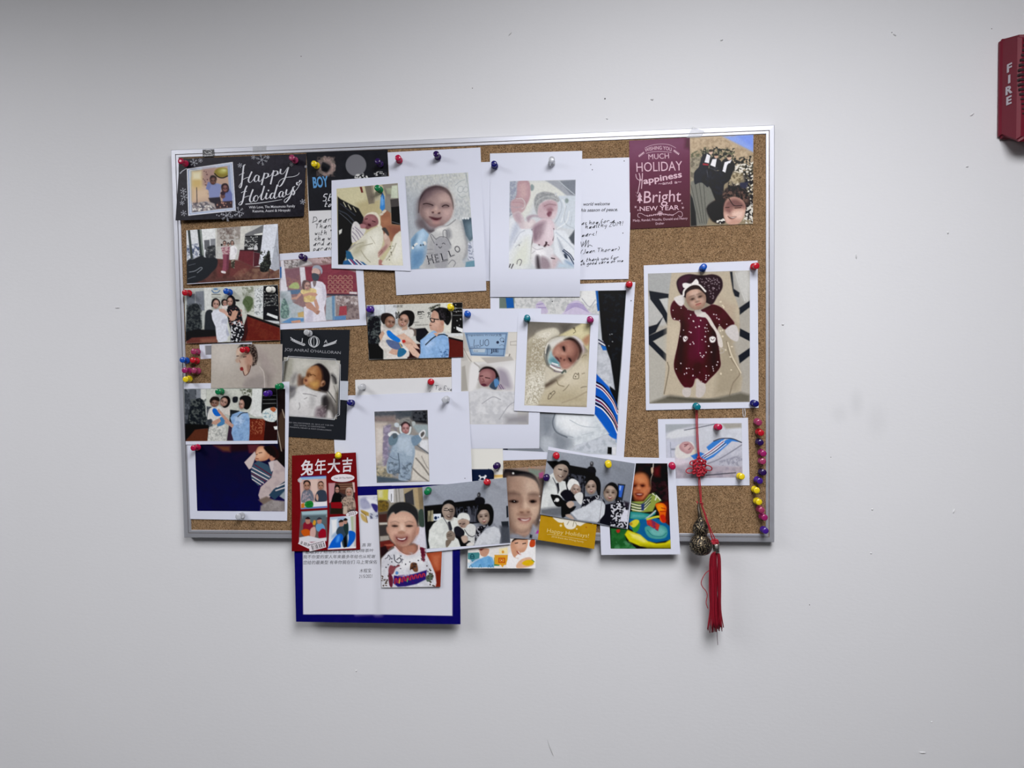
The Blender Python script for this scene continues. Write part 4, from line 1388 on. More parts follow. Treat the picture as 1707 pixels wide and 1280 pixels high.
PAINT['Q2'] = (V5, '''
F a8977e
g c9b394 93866c 1000 240 1000 420
p 8fa8ec 2 1060 228 1378 210 1378 390
g_
p 7f9cf0 3 1200 218 1378 210 1378 350
p c4ae90 3 740 250 1060 235 1375 400 1375 520 740 480
n a38d70 .55 4 .3 740 250 1060 240 1375 410 1375 520 740 420
n 5e6048 .48 3 .2 740 400 900 330 960 360 1180 350 1200 480 740 560
n 2b2c26 .56 2.5 .15 840 360 980 330 1190 350 1200 470 860 440
p a39a84 2 740 450 850 430 830 640 740 700
n 5c5648 .55 4 .2 740 450 850 440 830 700 740 700
n 24241f .5 2.5 .2 1180 450 1375 420 1378 700 1180 700
n 3c382f .45 5 .2 1120 520 1378 480 1378 1110 1130 860
n e4ded2 .6 2.5 .15 1180 520 1378 480 1378 1110 1130 760
n 1c1a20 .55 2.5 .12 1130 640 1378 600 1378 1115 1100 860
e b8a98a 1205 650 75 60 0 3
n 6f6248 .5 3 .2 1130 600 1275 600 1275 700 1130 700
p 2a2c44 1 1240 700 1330 690 1300 760 1240 750
p 77776e 1 740 690 850 640 980 760 980 900 900 1130 800 1135 770 1000 740 800
'''.replace('g_\n', '') + '\n'.join(f'L 4c4c46 1 {870-i*42+0} {690+i*12} {900-i*22} {1110}' for i in range(4)) + '''
p 15171c 1 735 810 760 860 790 1000 800 1135 740 1138
s 1c1e26 .6 850 440 890 400 940 410 940 470 920 560 920 740 860 700 820 700 780 710 775 600 820 540 840 480
p f0eef2 .4 880 490 905 405 940 425 925 500
p a02834 .4 865 500 922 508 918 524 862 518
s 181a22 .6 940 470 960 440 1010 450 1050 480 1050 560 1000 570 960 560 930 560
p f0eef2 .4 940 520 960 460 1005 455 990 540
s 15171d .7 1040 560 1060 480 1100 450 1160 470 1190 530 1160 610 1130 680 1080 720 1070 800 1010 850 960 780 920 730 850 680 900 560 960 560 1000 580
p f2f0f4 .4 1062 580 1085 490 1150 470 1110 520 1092 596
p f2f0f4 .4 1100 500 1160 460 1140 500
e d8b8a4 945 386 21 26
s 3a3028 .5 925 372 945 358 968 372 960 382 930 384
e c8a48c 1000 426 21 26
s 1a1614 .5 978 412 1000 398 1022 412 1015 422 985 424
e d8b49c 1132 440 25 30
s 2f2620 .5 1108 430 1130 408 1155 425 1150 436 1115 440
l 3c3c48 1.2 940 550 975 560 1010 545
l 6c6c78 1 905 570 915 640
p 14151b 1 930 700 1060 700 1060 860 1000 900 960 800
n 242630 .6 4 .2 830 560 1100 560 1060 860 930 760
s 1c1416 1.6 1060 980 1050 860 1085 775 1150 728 1235 738 1310 790 1345 880 1348 970 1320 1070 1270 980 1200 860 1120 850
n 3a2c28 .55 2.2 .2 1060 860 1090 760 1240 740 1340 860 1340 1000 1280 960 1200 840 1080 900
n 6a4f44 .6 3 .2 1060 780 1310 790 1335 900 1290 900 1070 900
s 1d1718 1.5 900 960 980 880 1080 860 1100 1000 1080 1110 960 1090
n 0f0e10 .5 4 .2 900 960 1080 870 1090 1100 960 1090
s c79a88 1 1075 960 1100 880 1180 840 1270 880 1300 960 1270 1060 1220 1118 1120 1118 1080 1050
s 7a5450 4 1085 930 1115 880 1200 862 1275 905 1285 950 1190 955 1110 970
s 8a605a 4 1085 960 1140 930 1160 1000 1110 1030
s e6c4b4 4 1160 1000 1270 980 1260 1060 1180 1050
s e0b8a8 4 1090 1010 1130 1020 1130 1090 1095 1070
s 6a4038 .8 1115 1035 1150 1045 1205 1042 1170 1066 1135 1062
s f2e8e0 .6 1125 1040 1160 1050 1200 1045 1165 1058
l 3a2420 1.4 1095 950 1130 948
l 3a2420 1.4 1190 955 1250 950
l 2a1c1c 1.4 1130 860 1180 930 1260 930
d e8e4dc 14 1.3 1000 1075 1080 1060 1080 1112 1000 1112
n d8d4ca .55 2.5 .15 1300 960 1378 900 1378 1112 1270 1112
x .06 1.5
''')
PAINT['R'] = (B6, '''
F b1aba0
p a9aaa8 1.5 92 160 280 150 250 320 100 300
p bab9b5 2 92 340 250 330 230 560 95 560
p b4b0a6 2 95 650 240 640 230 900 200 1130 105 1150
p a8a59e 2 780 150 868 142 868 420 800 480 720 200
l cfcec9 1.6 760 160 790 260 830 370
l cfcec9 1.6 800 155 830 260 850 370
l cfcec9 1.6 840 150 860 260
s c8c7c2 4 760 170 860 150 862 340 830 370
p aea99f 2 780 440 868 400 868 1000 800 980
p 20232a .8 100 295 252 320 250 350 180 360 240 470 240 560 200 480 110 360
p 20232a .8 95 570 160 550 210 490 190 530 150 610 95 640
p c4c4c0 1 180 360 240 350 240 440
p 20232a .8 95 640 240 575 240 620 130 680 235 780 235 840 95 700
p 20232a .8 715 150 735 150 745 280 790 310 785 345 730 330
p 20232a .8 780 430 868 370 868 420 790 480
p 20232a .8 790 580 868 620 868 680 790 640
p 20232a .8 780 790 868 730 868 790 790 850
p bdb09a 1.2 272 160 715 150 740 300 790 440 790 600 740 700 780 860 810 960 800 1060 640 1110 520 1120 210 1090 230 850 240 500 250 330
p a89c86 6 640 400 780 560 740 700 800 960 780 1060 600 1090 640 800
p b6a590 5 640 340 760 420 740 540 640 420
p c9bba4 8 240 560 340 540 320 760 240 860
l 8f826e 2 690 680 720 800 790 920 740 1000 710 1100
l d8ccb4 2 700 690 735 800 800 920
l 7c705e 1.6 215 1080 250 900 240 840
d dccfb6 14 1.6 640 360 760 400 740 1050 560 1090 640 800
p 6b665a 3 130 1140 260 1090 520 1130 800 1070 868 1090 868 1143 103 1155
p 4a463c 3 240 1110 520 1120 640 1130 520 1140
s 2c1a22 1 310 250 330 195 400 168 500 178 590 170 650 200 660 270 620 340 580 400 520 380 360 340
c 480 190 560 185 630 205 640 270 590 370 545 360 530 290
d 8d7c82 60 .9 480 190 640 200 640 300 590 370 530 300
c off
s 40202e 2 320 240 350 190 420 180 380 240 340 300
s 4c1024 1 262 430 290 370 340 380 400 440 470 450 540 420 590 400 660 430 720 500 750 550 680 590 640 560 620 600 630 700 640 800 640 880 560 970 520 1003 460 960 430 1025 370 1030 310 940 290 850 320 700 340 540 280 510
c 262 430 290 370 340 380 400 440 470 450 540 420 590 400 660 430 720 500 750 550 680 590 640 560 620 600 630 700 640 800 640 880 560 970 520 1003 460 960 430 1025 370 1030 310 940 290 850 320 700 340 540 280 510
n 360716 .5 12 .6 270 380 740 380 740 1030 270 1030
s 5a1630 14 420 480 520 480 540 760 420 780
s 2c0612 8 330 560 380 560 360 900 310 860
s 2c0612 8 560 560 630 600 630 860 560 900
l 6a2038 1 478 500 482 640 476 780
d f0e4e4 74 .95 270 390 590 410 720 530 640 600 640 880 540 980 420 1010 300 900 340 560 270 490
c off
s 3a0a1c 2 440 860 480 840 500 880 460 960 440 920
s d8cfc6 .8 445 450 490 430 500 450 550 480 600 560 650 650 662 720 630 715 610 620 570 560 530 500 470 490
s d8d2cc .8 490 465 530 460 530 495 490 492
l b8aea4 1.2 640 770 665 765 672 740 650 735 640 750
s e8e4e0 .7 360 650 380 640 396 655 380 680 364 680
s e8e4e0 .7 560 655 585 642 608 655 600 685 570 688
l 3a1a28 1 368 655 380 668 388 655
l 3a1a28 1 572 662 585 672 598 660
s dcd6d2 .9 290 355 320 335 360 330 370 380 350 412 320 400
s cfc9c6 .9 680 600 730 555 770 570 785 640 770 680 720 660
s c9c0ba .9 360 1040 400 1032 420 1050 412 1095 380 1105 355 1080
s c9c0ba .9 462 970 490 990 525 1005 530 1060 500 1105 460 1100 458 1040
s 1f1718 .9 370 320 390 270 440 250 500 270 530 320 500 300 440 280 400 300
f c29b86 458 352 76 90 -18 yaw=.1
s 2a1e1c 1 372 320 395 268 450 250 510 275 532 325 480 285 420 290
l e6e0da 3 362 330 370 290 420 250 480 250 530 300
s ece8e4 .7 355 245 380 235 420 240 460 205 478 240 430 250 370 275
l a8a09c .8 415 240 425 248
x .05 2
''')
PAINT['S'] = (B7, '''
F c4c6d0
p a8adb2 2 143 232 450 226 300 260 200 290 145 300
p d8dade 1.5 160 310 240 275 420 265 420 320 200 350 150 340
p cfd2da 2 420 250 640 225 770 222 770 380 600 340 420 420
n dfe2ea .5 8 .4 430 260 770 230 770 370 620 340
p a8a49c 2 600 222 770 222 772 260 640 270
p c6c8d6 2 150 360 250 380 230 480 160 520
p 8a8e9a 1 185 430 230 430 230 445 190 445
l a0a4b4 1.4 185 380 190 500
l 6a6e78 1.4 300 280 420 258 550 230
s dcdad6 1 230 420 280 385 350 375 385 410 400 450 360 490 270 520 225 490
s b88f92 1 258 410 290 378 340 378 378 420 375 450 330 475 290 460 265 440
s d0aaa8 3 280 400 330 390 350 430 310 450
l 6a4a50 1.2 300 415 320 405
l 6a4a50 1.2 335 440 350 425
l 7a3a44 1.4 300 400 330 395
s d9d4c4 1 370 440 400 450 385 490 350 500
p ccccd6 2 420 420 540 360 600 340 770 380 775 560 560 560 480 540 430 500
n b0b2c2 .55 6 .4 520 400 770 400 775 560 520 560
p 3a78c8 .8 350 490 430 460 480 480 480 510 380 520
p 3f80d0 .8 460 520 560 450 640 360 680 345 770 380 690 370 620 430 540 500 480 530
p 3f80d0 .8 480 420 540 370 640 345 560 410 500 450
'''+ ''.join(f'l {c} 1.2 {440+i*8} {495+i*4} {520+i*8} {440+i*6} {610+i*8} {370+i*6}\n' for i, c in enumerate(('f0f0f4', '8a3858', 'f0f0f4', '202848', 'f0f0f4'))) + '''
l 3a3a48 1.6 540 370 600 350 690 350 770 382
p bcbcc8 2 480 550 620 480 700 500 775 470 775 580 560 580
n 9a9aa8 .55 3.5 .25 560 540 775 480 775 580 600 575
l 8f8f9c 2 490 555 580 520 680 460 772 400
l 9a9aa8 1.4 660 560 680 520 720 500 750 520 730 545
p b4aab4 2 155 560 360 540 480 570 776 580 778 668 155 680
n 8e8a98 .5 8 .4 155 600 776 580 778 668 155 680
l 4a4a54 1.6 480 650 600 640 720 630
p d8cdd6 3 160 520 260 510 360 540 260 570 160 570
x .04 2
''')
PAINT['T'] = (C6, '''
F 14100f
n 3a2422 .55 8 .4 440 150 830 150 860 700 440 600
p 5a1820 4 680 200 740 190 740 300 680 280
n 4a2c34 .55 5 .3 640 350 840 350 850 560 660 560
l d8d0c8 1.2 668 150 665 200
s c4a890 .8 640 210 662 195 668 240 650 270
l a89a90 1 660 270 640 330 640 440
p 5a2018 3 740 590 840 570 860 900 760 860
s 3a2820 1 470 260 520 238 590 260 650 330 660 420 630 460 600 340 540 270
s c27a50 1.2 440 330 470 270 530 255 590 290 620 360 615 450 590 520 550 580 480 570 440 540
s e0a47c 5 480 300 560 290 590 360 550 400 480 380
s dc9670 4 560 440 610 430 590 510 560 510
s a85a40 4 440 420 480 440 480 520 445 520
s 1f1210 .8 450 395 475 385 490 402 470 412
s 1f1210 .8 530 405 555 392 575 408 550 416
s b06a48 2 490 440 515 420 535 445 515 460
s 6a2420 .9 455 490 490 482 540 492 520 520 480 522
s ecdcd0 .6 465 490 500 488 530 494 505 504
s b87858 .8 600 430 625 430 625 470 605 480
p 8d9c48 1 420 580 560 575 620 500 680 480 760 570 700 600 660 690 560 700 430 690
'''+ '\n'.join(f'l e0e0c0 2.2 {425} {600+i*32} {540} {620+i*30} {640-i*8} {520+i*40}' for i in range(3)) + '\n' + '\n'.join(f'l 4a5a40 2 {425} {590+i*32} {540} {606+i*30} {650-i*8} {505+i*40}' for i in range(3)) + '''
l dfe0c4 2 660 490 700 520 690 560
l 3a4a38 2 680 490 720 530 760 570
l dfe0c4 2 700 510 745 560
p 2f3a6a 1 530 610 570 600 560 680 535 680
p 2f8f8a 1 410 690 520 700 640 720 700 670 690 720 600 780 500 790 400 770
p 5aa6a4 2 430 720 560 730 600 750 420 760
l b8c0c0 2.5 560 790 640 730 690 685
p 1a5f94 1.2 390 770 500 780 600 770 700 760 780 800 860 860 860 1010 700 1040 560 1020 480 930 400 880
l c8c83c 3.5 600 780 680 755 750 750 790 790
s 4a9a94 1 570 880 620 850 720 840 800 860 828 920 800 985 700 1000 610 970
s 6fb4ae 3 640 890 740 870 800 920 740 970 650 950
l 2a7a7a 1.2 600 900 660 960 760 970 815 930
p c83a2c .9 590 790 640 780 740 840 720 910 680 880 600 840
n 5a2a6a .55 4 .2 590 790 640 780 740 840 720 910 600 850
s e2601c .9 690 620 720 595 780 600 815 640 810 700 800 780 810 800 770 815 740 780 730 700
s f0901c 2 710 620 760 610 790 650 760 690 720 680
l a83010 1.6 760 650 800 660
l a83010 1.6 745 690 810 690
s c42c18 .9 745 740 790 730 810 800 775 815
s 3a8a3c .8 430 860 470 800 520 820 500 900 450 930
s d8cc38 .8 400 830 440 790 480 780 510 800 480 850 440 870
s b88a30 .8 400 820 430 815 430 840 405 845
p 7a3a2a .7 430 940 500 945 490 990 435 985
p 2c6a34 1.2 190 880 390 890 345 950 370 1030 480 1108 192 1108
n 1c4a24 .5 9 .4 190 880 390 890 345 950 400 1060 192 1108
n 6aa87c .55 8 .4 230 1000 400 1020 480 1108 230 1108
s b03028 .8 250 900 290 890 290 920 265 930
p d4cc20 1.2 345 950 380 895 440 920 520 950 600 1020 700 1050 800 1040 866 1000 868 1095 700 1095 520 1080 400 1030
p e8e070 2 400 930 520 960 600 1030 560 1040 430 980
p 9c9418 3 520 1060 700 1080 868 1060 868 1100 600 1100
x .06 2
''')
PAINT['AD'] = (C4, '''
F 8d7c72
p 4a443c 1.5 1040 0 1300 -10 1200 120 1040 100
p 6b6a60 1.2 1370 30 1520 -10 1540 400 1500 560 1480 300
p 8f867c 3 1480 120 1540 60 1520 500 1490 560
p a89c94 2 1060 -20 1560 -30 1560 20 1300 10
s 8d766a 9 1110 110 1160 110 1150 700 1110 640
s 17171b 1.2 1050 140 1080 20 1200 10 1330 20 1420 60 1470 140 1490 230 1470 230 1400 130 1250 80 1120 120 1110 250
e f0eee8 1178 64 14 14 0 .6
e d8d8d4 1490 336 11 11 0 .6
s a98e7e 1.2 1100 170 1160 110 1280 90 1400 130 1465 220 1490 330 1490 480 1460 600 1400 690 1330 750 1240 750 1160 690 1110 600
s c8ad9b 8 1180 160 1320 120 1440 240 1420 300 1200 270
s c4a694 7 1300 360 1440 340 1460 480 1400 520 1310 480
s d8bba8 4 1255 330 1300 330 1310 480 1270 500
s 8f7264 8 1110 260 1150 440 1150 620 1110 620
s 8a6c60 6 1160 690 1280 740 1400 690 1300 760 1200 750
l 5a463e70 3 1130 308 1180 294 1240 312
l 5a463e70 3 1360 322 1410 308 1470 322
s 8a6c6090 3 1130 370 1180 360 1245 385 1190 415
s 8a6c6090 3 1360 370 1410 362 1465 388 1410 415
s 241a1a 1 1140 396 1180 384 1232 396 1190 406
s 241a1a 1 1372 396 1410 386 1450 396 1415 408
s b8947e 2 1235 500 1260 470 1330 470 1375 500 1330 540 1270 540
s 5a4038 1 1250 520 1275 515 1280 535 1255 535
s 5a4038 1 1340 515 1365 510 1365 530 1345 535
s 8a4a48 .9 1215 590 1260 590 1320 600 1400 585 1370 630 1310 650 1255 630
s f0e8e2 .6 1240 598 1300 612 1380 596 1350 622 1290 628
s b87c72 1.2 1260 635 1310 650 1360 630 1320 665
s d4b8a6 5 1180 640 1250 680 1360 670 1300 720
p 8d8f96 1 1120 800 1180 760 1300 800 1390 740 1440 690 1500 760 1480 860 1440 850 1150 815
p a6a8b0 2 1390 720 1440 690 1500 760 1480 840 1420 800
p 15191c .8 1380 770 1400 790 1395 840 1375 830
p c040a0 .6 1445 775 1470 725 1498 770
p b088a0 .8 1480 60 1520 20 1530 120 1480 130
x .05 2
''')
PAINT['AE'] = (C4, '''
F f0ece8
p e8e4e0 1 900 950 1150 930 1140 1190 900 1190
p 4a8a8e .5 640 1005 770 1000 780 1020 775 1070 720 1090 690 1118 680 1090 640 1080
l 1f4a58 1.3 672 1070 672 1040 690 1020 710 1040 710 1070 672 1070
L 1f4a58 1.2 675 1050 712 1050
p 7ab4e0 .7 700 1130 780 1080 820 1060 880 1040 930 1060 950 1120 950 1178 660 1178 640 1130
n 5a98d0 .55 7 .4 660 1090 900 1050 950 1178 650 1178
p cfe0ec .7 636 1120 680 1130 680 1180 634 1180
s c99880 .7 780 960 830 950 890 960 885 1010 850 1050 800 1040 780 1000
p 6a2a2a .6 760 965 830 955 800 980
p 3f8a5a .6 950 1060 1010 1120 1015 1160 950 1160
l 4a88b0 1.2 660 1178 675 1150 690 1178
l 4a88b0 1.2 770 1178 785 1145 800 1178
l 4a88b0 1.2 880 1178 890 1150 910 1178 935 1150 940 1178
p e0a030 .5 955 1030 1125 1030 1125 1150 1070 1150 1050 1178 1030 1150 955 1140
L c04a20 1.5 1008 1070 1075 1070
L c04a20 1.5 1075 1070 1075 1120
L c04a20 1.5 1075 1120 1008 1120
L c04a20 1.5 1008 1120 1008 1070
e c04a20 1040 1095 16 16 0 .5
e f4d090 1040 1095 8 8 0 .5
p f4e4b0 .8 1010 960 1110 940 1110 1020 1010 1020
e e09a30 1055 995 14 16 0 .6
s f4f2f2 .6 1130 1000 1200 1040 1300 960 1400 940 1430 1000 1430 1185 1120 1185 1110 1080
s cf9a7c .8 1150 890 1200 840 1340 840 1345 920 1310 990 1250 1010 1200 1060 1240 1070 1180 1050 1150 960
s 2b2422 .8 1160 880 1200 830 1300 815 1350 840 1300 850 1220 850
s dcae94 3 1200 870 1310 870 1320 940 1230 960
l 2a1c1a 1.4 1200 892 1230 888
l 2a1c1a 1.4 1290 898 1325 892
s 9a4a40 .8 1215 985 1250 1000 1270 1030 1240 1020
l f0d8d0 1.6 1240 990 1265 1030
s c44a28 .6 1370 900 1390 850 1430 845 1440 900 1420 935 1380 935
s e2b494 .8 1220 1140 1280 1080 1380 1060 1420 1120 1400 1160 1300 1185 1220 1185
s e4b820 .7 1280 1130 1340 1090 1420 1100 1410 1140 1340 1160
l 7aa040 1.6 1400 1090 1425 1110
x .04 2
''')
PAINT['AA'] = (C5, '''
F b98c1e
n c29628 .5 14 .5 100 800 800 860 750 1180 110 1080
s e9e4d4 .6 300 800 330 870 380 885 400 880 410 920 440 950 490 958 530 940 550 910 590 920 640 890 700 870 700 780
l 8a8268 .9 440 905 460 870
l 8a8268 .9 505 925 520 860
l 8a8268 .9 535 880 550 920
e e8d8a0 370 915 14 14 0 .5
e e8d8a0 548 953 9 9 0 .5
e e8d8a0 728 895 8 8 0 .5
e a85a20 655 935 9 7 0 .5
''')
PAINT['AH'] = (C3, '''
F 6a5f5a
p 9a9488 1.5 120 105 620 80 640 480 150 480
p c8c05a 1.2 122 105 240 98 235 215 128 220
p d4d0a0 2 128 110 180 105 180 190 130 190
p e4e4e8 .8 240 96 300 92 300 240 270 240 236 200
L 3a3c40 1 272 150 270 225
p b4b0aa 1 300 92 400 88 410 240 300 240
l 77736c 1 320 92 330 235
l 77736c 1 350 90 362 238
p a89878 .8 402 85 510 82 520 290 410 240
p 3d3d42 .8 410 150 500 100 515 270 420 240
p b09c78 .8 508 82 555 80 575 320 530 300
p 8a7a60 1 552 80 610 78 620 320 572 320
s 5a4a2a 1.5 130 230 180 215 240 240 230 320 140 340
n 8a7030 .5 4 .3 130 230 240 220 240 340 130 340
p 5a5048 1 130 350 240 330 240 620 150 640
p c4beb4 .8 140 455 230 450 230 475 145 478
p 4a2e2a 1 140 370 225 360 225 450 140 450
p 3f3a3a 1 145 490 225 480 230 580 150 600
p a8a298 .8 150 600 240 595 250 640 150 650
p 6a2a26 1.2 150 660 250 640 310 690 160 800
p b05a48 1.4 200 690 290 680 300 705 200 705
p 2a1e20 1.2 155 720 210 700 240 760 160 830
p d8d6e0 1.5 530 500 640 490 650 780 560 700 490 670 530 600
s 3c4a42 1 560 340 610 320 625 490 570 480
p a4482e 1.2 640 780 830 760 800 1140 740 1140 700 950
p c06a4a 4 700 800 800 790 770 960 710 900
p 7a2a20 2 740 980 800 960 790 1140 750 1140
s 2b2b2c 1.2 225 400 240 320 300 255 380 235 470 250 540 310 560 400 550 500 530 470 500 380 420 330 300 340 260 370 240 460
s c49a86 1.2 232 470 245 400 300 350 430 340 510 390 545 470 540 560 500 640 450 700 390 718 330 700 270 640 240 560
s e2bca6 8 270 410 380 370 480 410 420 450 300 450
s dcb09c 6 270 540 340 530 350 610 290 610
s dcb29e 6 440 530 510 520 490 610 440 610
s a87c6c 5 480 600 540 500 540 580 490 660
s e8c8b4 3 360 480 400 470 410 540 370 550
s c4937e 1.4 218 510 240 500 245 570 225 560
s c08c78 1.4 545 510 568 510 560 570 535 590
s 2a2a2c 1 290 300 320 270 460 290 480 340 400 320 340 350 310 360
l 5a443c38 2.6 265 456 310 442 350 456
l 5a443c38 2.6 420 456 460 442 505 456
s 8a665890 2.5 270 480 310 470 350 492 305 505
s 8a665890 2.5 420 480 460 470 508 490 462 505
s 241a1a 1.3 278 491 305 482 340 491 310 500
s 241a1a 1.3 428 492 460 482 498 490 465 500
s b08470 1.4 340 560 380 540 420 560 400 578 355 578
s 9a6a60 4 310 590 380 600 450 590 440 660 380 680 320 660
s 6a2a30 1.4 322 612 350 620 385 622 415 618 442 606 430 640 390 658 348 648
s eee2dc .8 338 620 380 628 425 618 410 636 380 640 350 634
s b07a70 2 350 652 390 664 425 646 400 676 365 672
s 9c6a5a 2.5 330 680 400 712 480 690 520 680 550 720 530 790 440 800 360 760 320 710
s b4806c 2 400 720 500 700 530 740 480 790 400 780
l e8c4c0 3 310 715 360 770 430 805 510 800 560 750 565 700
p dcdce2 1 165 840 230 770 310 720 360 775 440 810 520 800 570 740 640 780 690 880 740 1000 752 1100 740 1142 165 1150 160 950
n c0c0c8 .55 9 .4 165 840 310 740 640 800 740 1140 165 1148
p e8e8ea 4 320 800 440 830 600 800 620 900 380 960
l 55555c 1.2 205 840 230 825 240 800 260 830 250 850
l 50505a 1.6 300 800 310 860 350 885 375 860 360 830 330 850
l 7a7a84 1.2 385 840 385 885
s 8a3a4a .8 580 720 620 730 630 790 620 870 600 850 590 790
n 5a2030 .55 3 .2 580 720 640 730 630 870 590 860
s 8a4a52 .8 240 960 260 910 310 920 350 900 360 920 320 940 290 1000 250 1010
s 7a5038 .8 470 960 480 890 520 880 545 900 555 970 520 980 490 950
n 3a2a24 .6 3 .2 470 960 480 890 545 890 550 970
s 5a8cc8 .7 315 985 330 972 348 990 335 1008 318 1005
d 4a4a54 16 1 190 820 300 760 640 820 640 960 360 960 200 1000
p 2c2670 1 300 1020 400 1035 520 1000 650 960 640 1060 540 1110 420 1135 340 1140 290 1100
n 4a1a6a .55 5 .3 300 1020 520 1000 650 960 640 1060 420 1135 290 1100
'''+ '\n'.join(f'l b83440 2 {308+i*42} {1105-i*10+ (i>4)*-3} {312+i*42} {1060-i*8} {328+i*42} {1056-i*8} {334+i*42} {1095-i*10}' for i in range(8)) + '''
l d8c040 1.6 355 1100 360 1060
l 5ab060 1.4 440 1085 446 1050
s 6a2a3a .8 240 1000 270 1010 290 1060 280 1140 250 1120
s 5a6a5a .8 640 1030 700 1000 720 1040 680 1080 650 1080
d 4a4038 18 1.2 650 900 740 1000 740 1140 660 1140
d 5a4a40 14 1.2 170 1000 240 1010 240 1145 170 1145
x .05 2
''')
PAINT['AF'] = (C1, '''
F 720d1e
n 7d1424 .5 14 .5 110 100 880 95 880 1200 110 1200
p c9c4cc .5 200 375 495 358 508 715 212 732
p 3a3a8a .5 205 365 495 352 496 362 206 377
p 8ab4dc 1 204 378 495 362 496 392 206 402
p cfaaa0 .6 206 402 496 388 506 640 214 660
p dcc0b4 2 320 400 400 396 410 560 330 560
s 6d7280 .7 225 560 250 520 290 505 340 540 352 640 225 655
n a89aa0 .5 3 .3 225 560 290 505 352 640 225 655
s 1c181c .6 240 450 250 415 290 408 318 430 318 470 290 440 250 450
f b07e66 280 470 34 48 0 mouth=s
s 3a4250 .7 375 590 400 530 450 515 495 540 500 640 380 645
s c8a08c .6 380 600 395 560 410 600 400 640
s 2a1e1c .6 402 460 415 425 450 418 470 450 460 445 420 445
f b88870 436 470 32 42 0
p e8e6ea .6 214 665 506 645 508 700 213 715
p 5a7ab8 .6 212 715 508 696 508 712 213 731
s 2a8a3a .7 255 690 270 650 320 638 350 660 345 705 290 715
n 1a5a2a .6 4 .2 255 650 350 640 350 710 255 715
p c87a30 .6 215 670 250 660 255 715 215 722
p 3a3234 .5 522 440 810 428 828 780 535 790
p c09094 .8 522 440 600 436 570 660 530 660
p 5a3a32 1 600 440 790 430 800 600 690 560 600 520
L 8a6a54 1.4 640 455 790 450
L 8a6a54 1.4 650 480 790 476
L 8a6a54 1.4 650 505 760 502
p d8b8b0 .6 790 430 815 430 822 540 805 545
s 131116 .7 555 640 580 560 620 545 670 580 680 650 560 660
p 8a1a22 .7 545 655 680 650 670 730 555 725
p 2a2620 .7 550 720 680 725 680 785 545 785
s 1a1416 .6 590 490 605 462 640 465 650 500 640 530 600 540
f bb8a78 620 515 24 34 0
s b09a8a .7 665 650 700 600 730 590 790 590 820 640 828 720 790 735 740 740 735 780 690 785 690 690
n 7a6a60 .55 2 .2 665 600 820 600 828 740 690 785
p c4b0a0 .7 690 700 735 700 730 782 688 785
s b8a090 .6 715 540 730 495 775 490 798 530 790 590 730 590
f c08c78 752 545 30 38 0
p 6a5a58 .5 210 758 508 740 510 1080 190 1060
p a4c0c8 .8 220 760 508 742 508 820 400 820 230 840
p 5a6a70 2 230 800 500 790 500 900 220 900
s 8a2434 .7 240 900 280 870 330 880 350 930 340 1010 250 1000
s b48070 .6 262 850 290 830 316 850 312 890 275 895
s 2a2024 .6 262 840 290 818 318 838 300 845
s d89a30 .6 345 900 360 855 382 870 370 910
s 6aa0c8 .7 380 920 420 885 470 910 480 970 400 980
s b88676 .6 395 860 420 835 445 850 440 890 405 895
s 3a3a44 .6 390 850 418 822 450 842 425 848
s c85a20 .7 215 980 260 955 310 970 320 1020 250 1035
s 9a1c2c .7 410 1000 450 950 490 970 490 1050 420 1055
s d0a8a0 .7 320 960 370 930 380 1000 360 1060 320 1060
p dcdce2 .8 195 1050 300 1030 420 1060 500 1050 500 1090 190 1110
p d6dee8 .5 540 822 828 802 830 1168 518 1182
p 9fb8d4 2 545 830 700 815 720 1000 560 1060
p eef0f2 2 550 850 620 840 620 980 560 1020
p b4c0a0 .8 770 815 826 808 828 1080 790 1080
p c8c4bc 1 800 812 828 808 830 1160 810 1160
s 3a4a58 .7 610 1000 630 940 680 920 730 960 735 1160 690 1165 660 1060
s c09080 .6 640 890 660 855 690 870 690 915 650 925
s 2c2624 .6 635 880 660 850 695 862 680 875
s 2a3a3a .7 690 930 720 870 745 900 745 1000 720 1020
s b88c7c .6 690 860 715 840 735 860 725 895 700 895
s 1f1c1c .6 688 855 712 832 738 850 715 862
s 1c62d0 .8 525 1160 560 1090 620 1020 670 1010 690 1060 660 1110 650 1170 520 1180
s 4a9af0 2 620 1040 650 1030 640 1090 610 1100
s 1a60c8 .8 750 980 800 980 826 1010 815 1080 760 1150 730 1160 750 1060
p f0ecee .5 515 1172 830 1152 830 1170 515 1186
p 101418 .8 690 1060 720 1020 730 1150 700 1165
''')
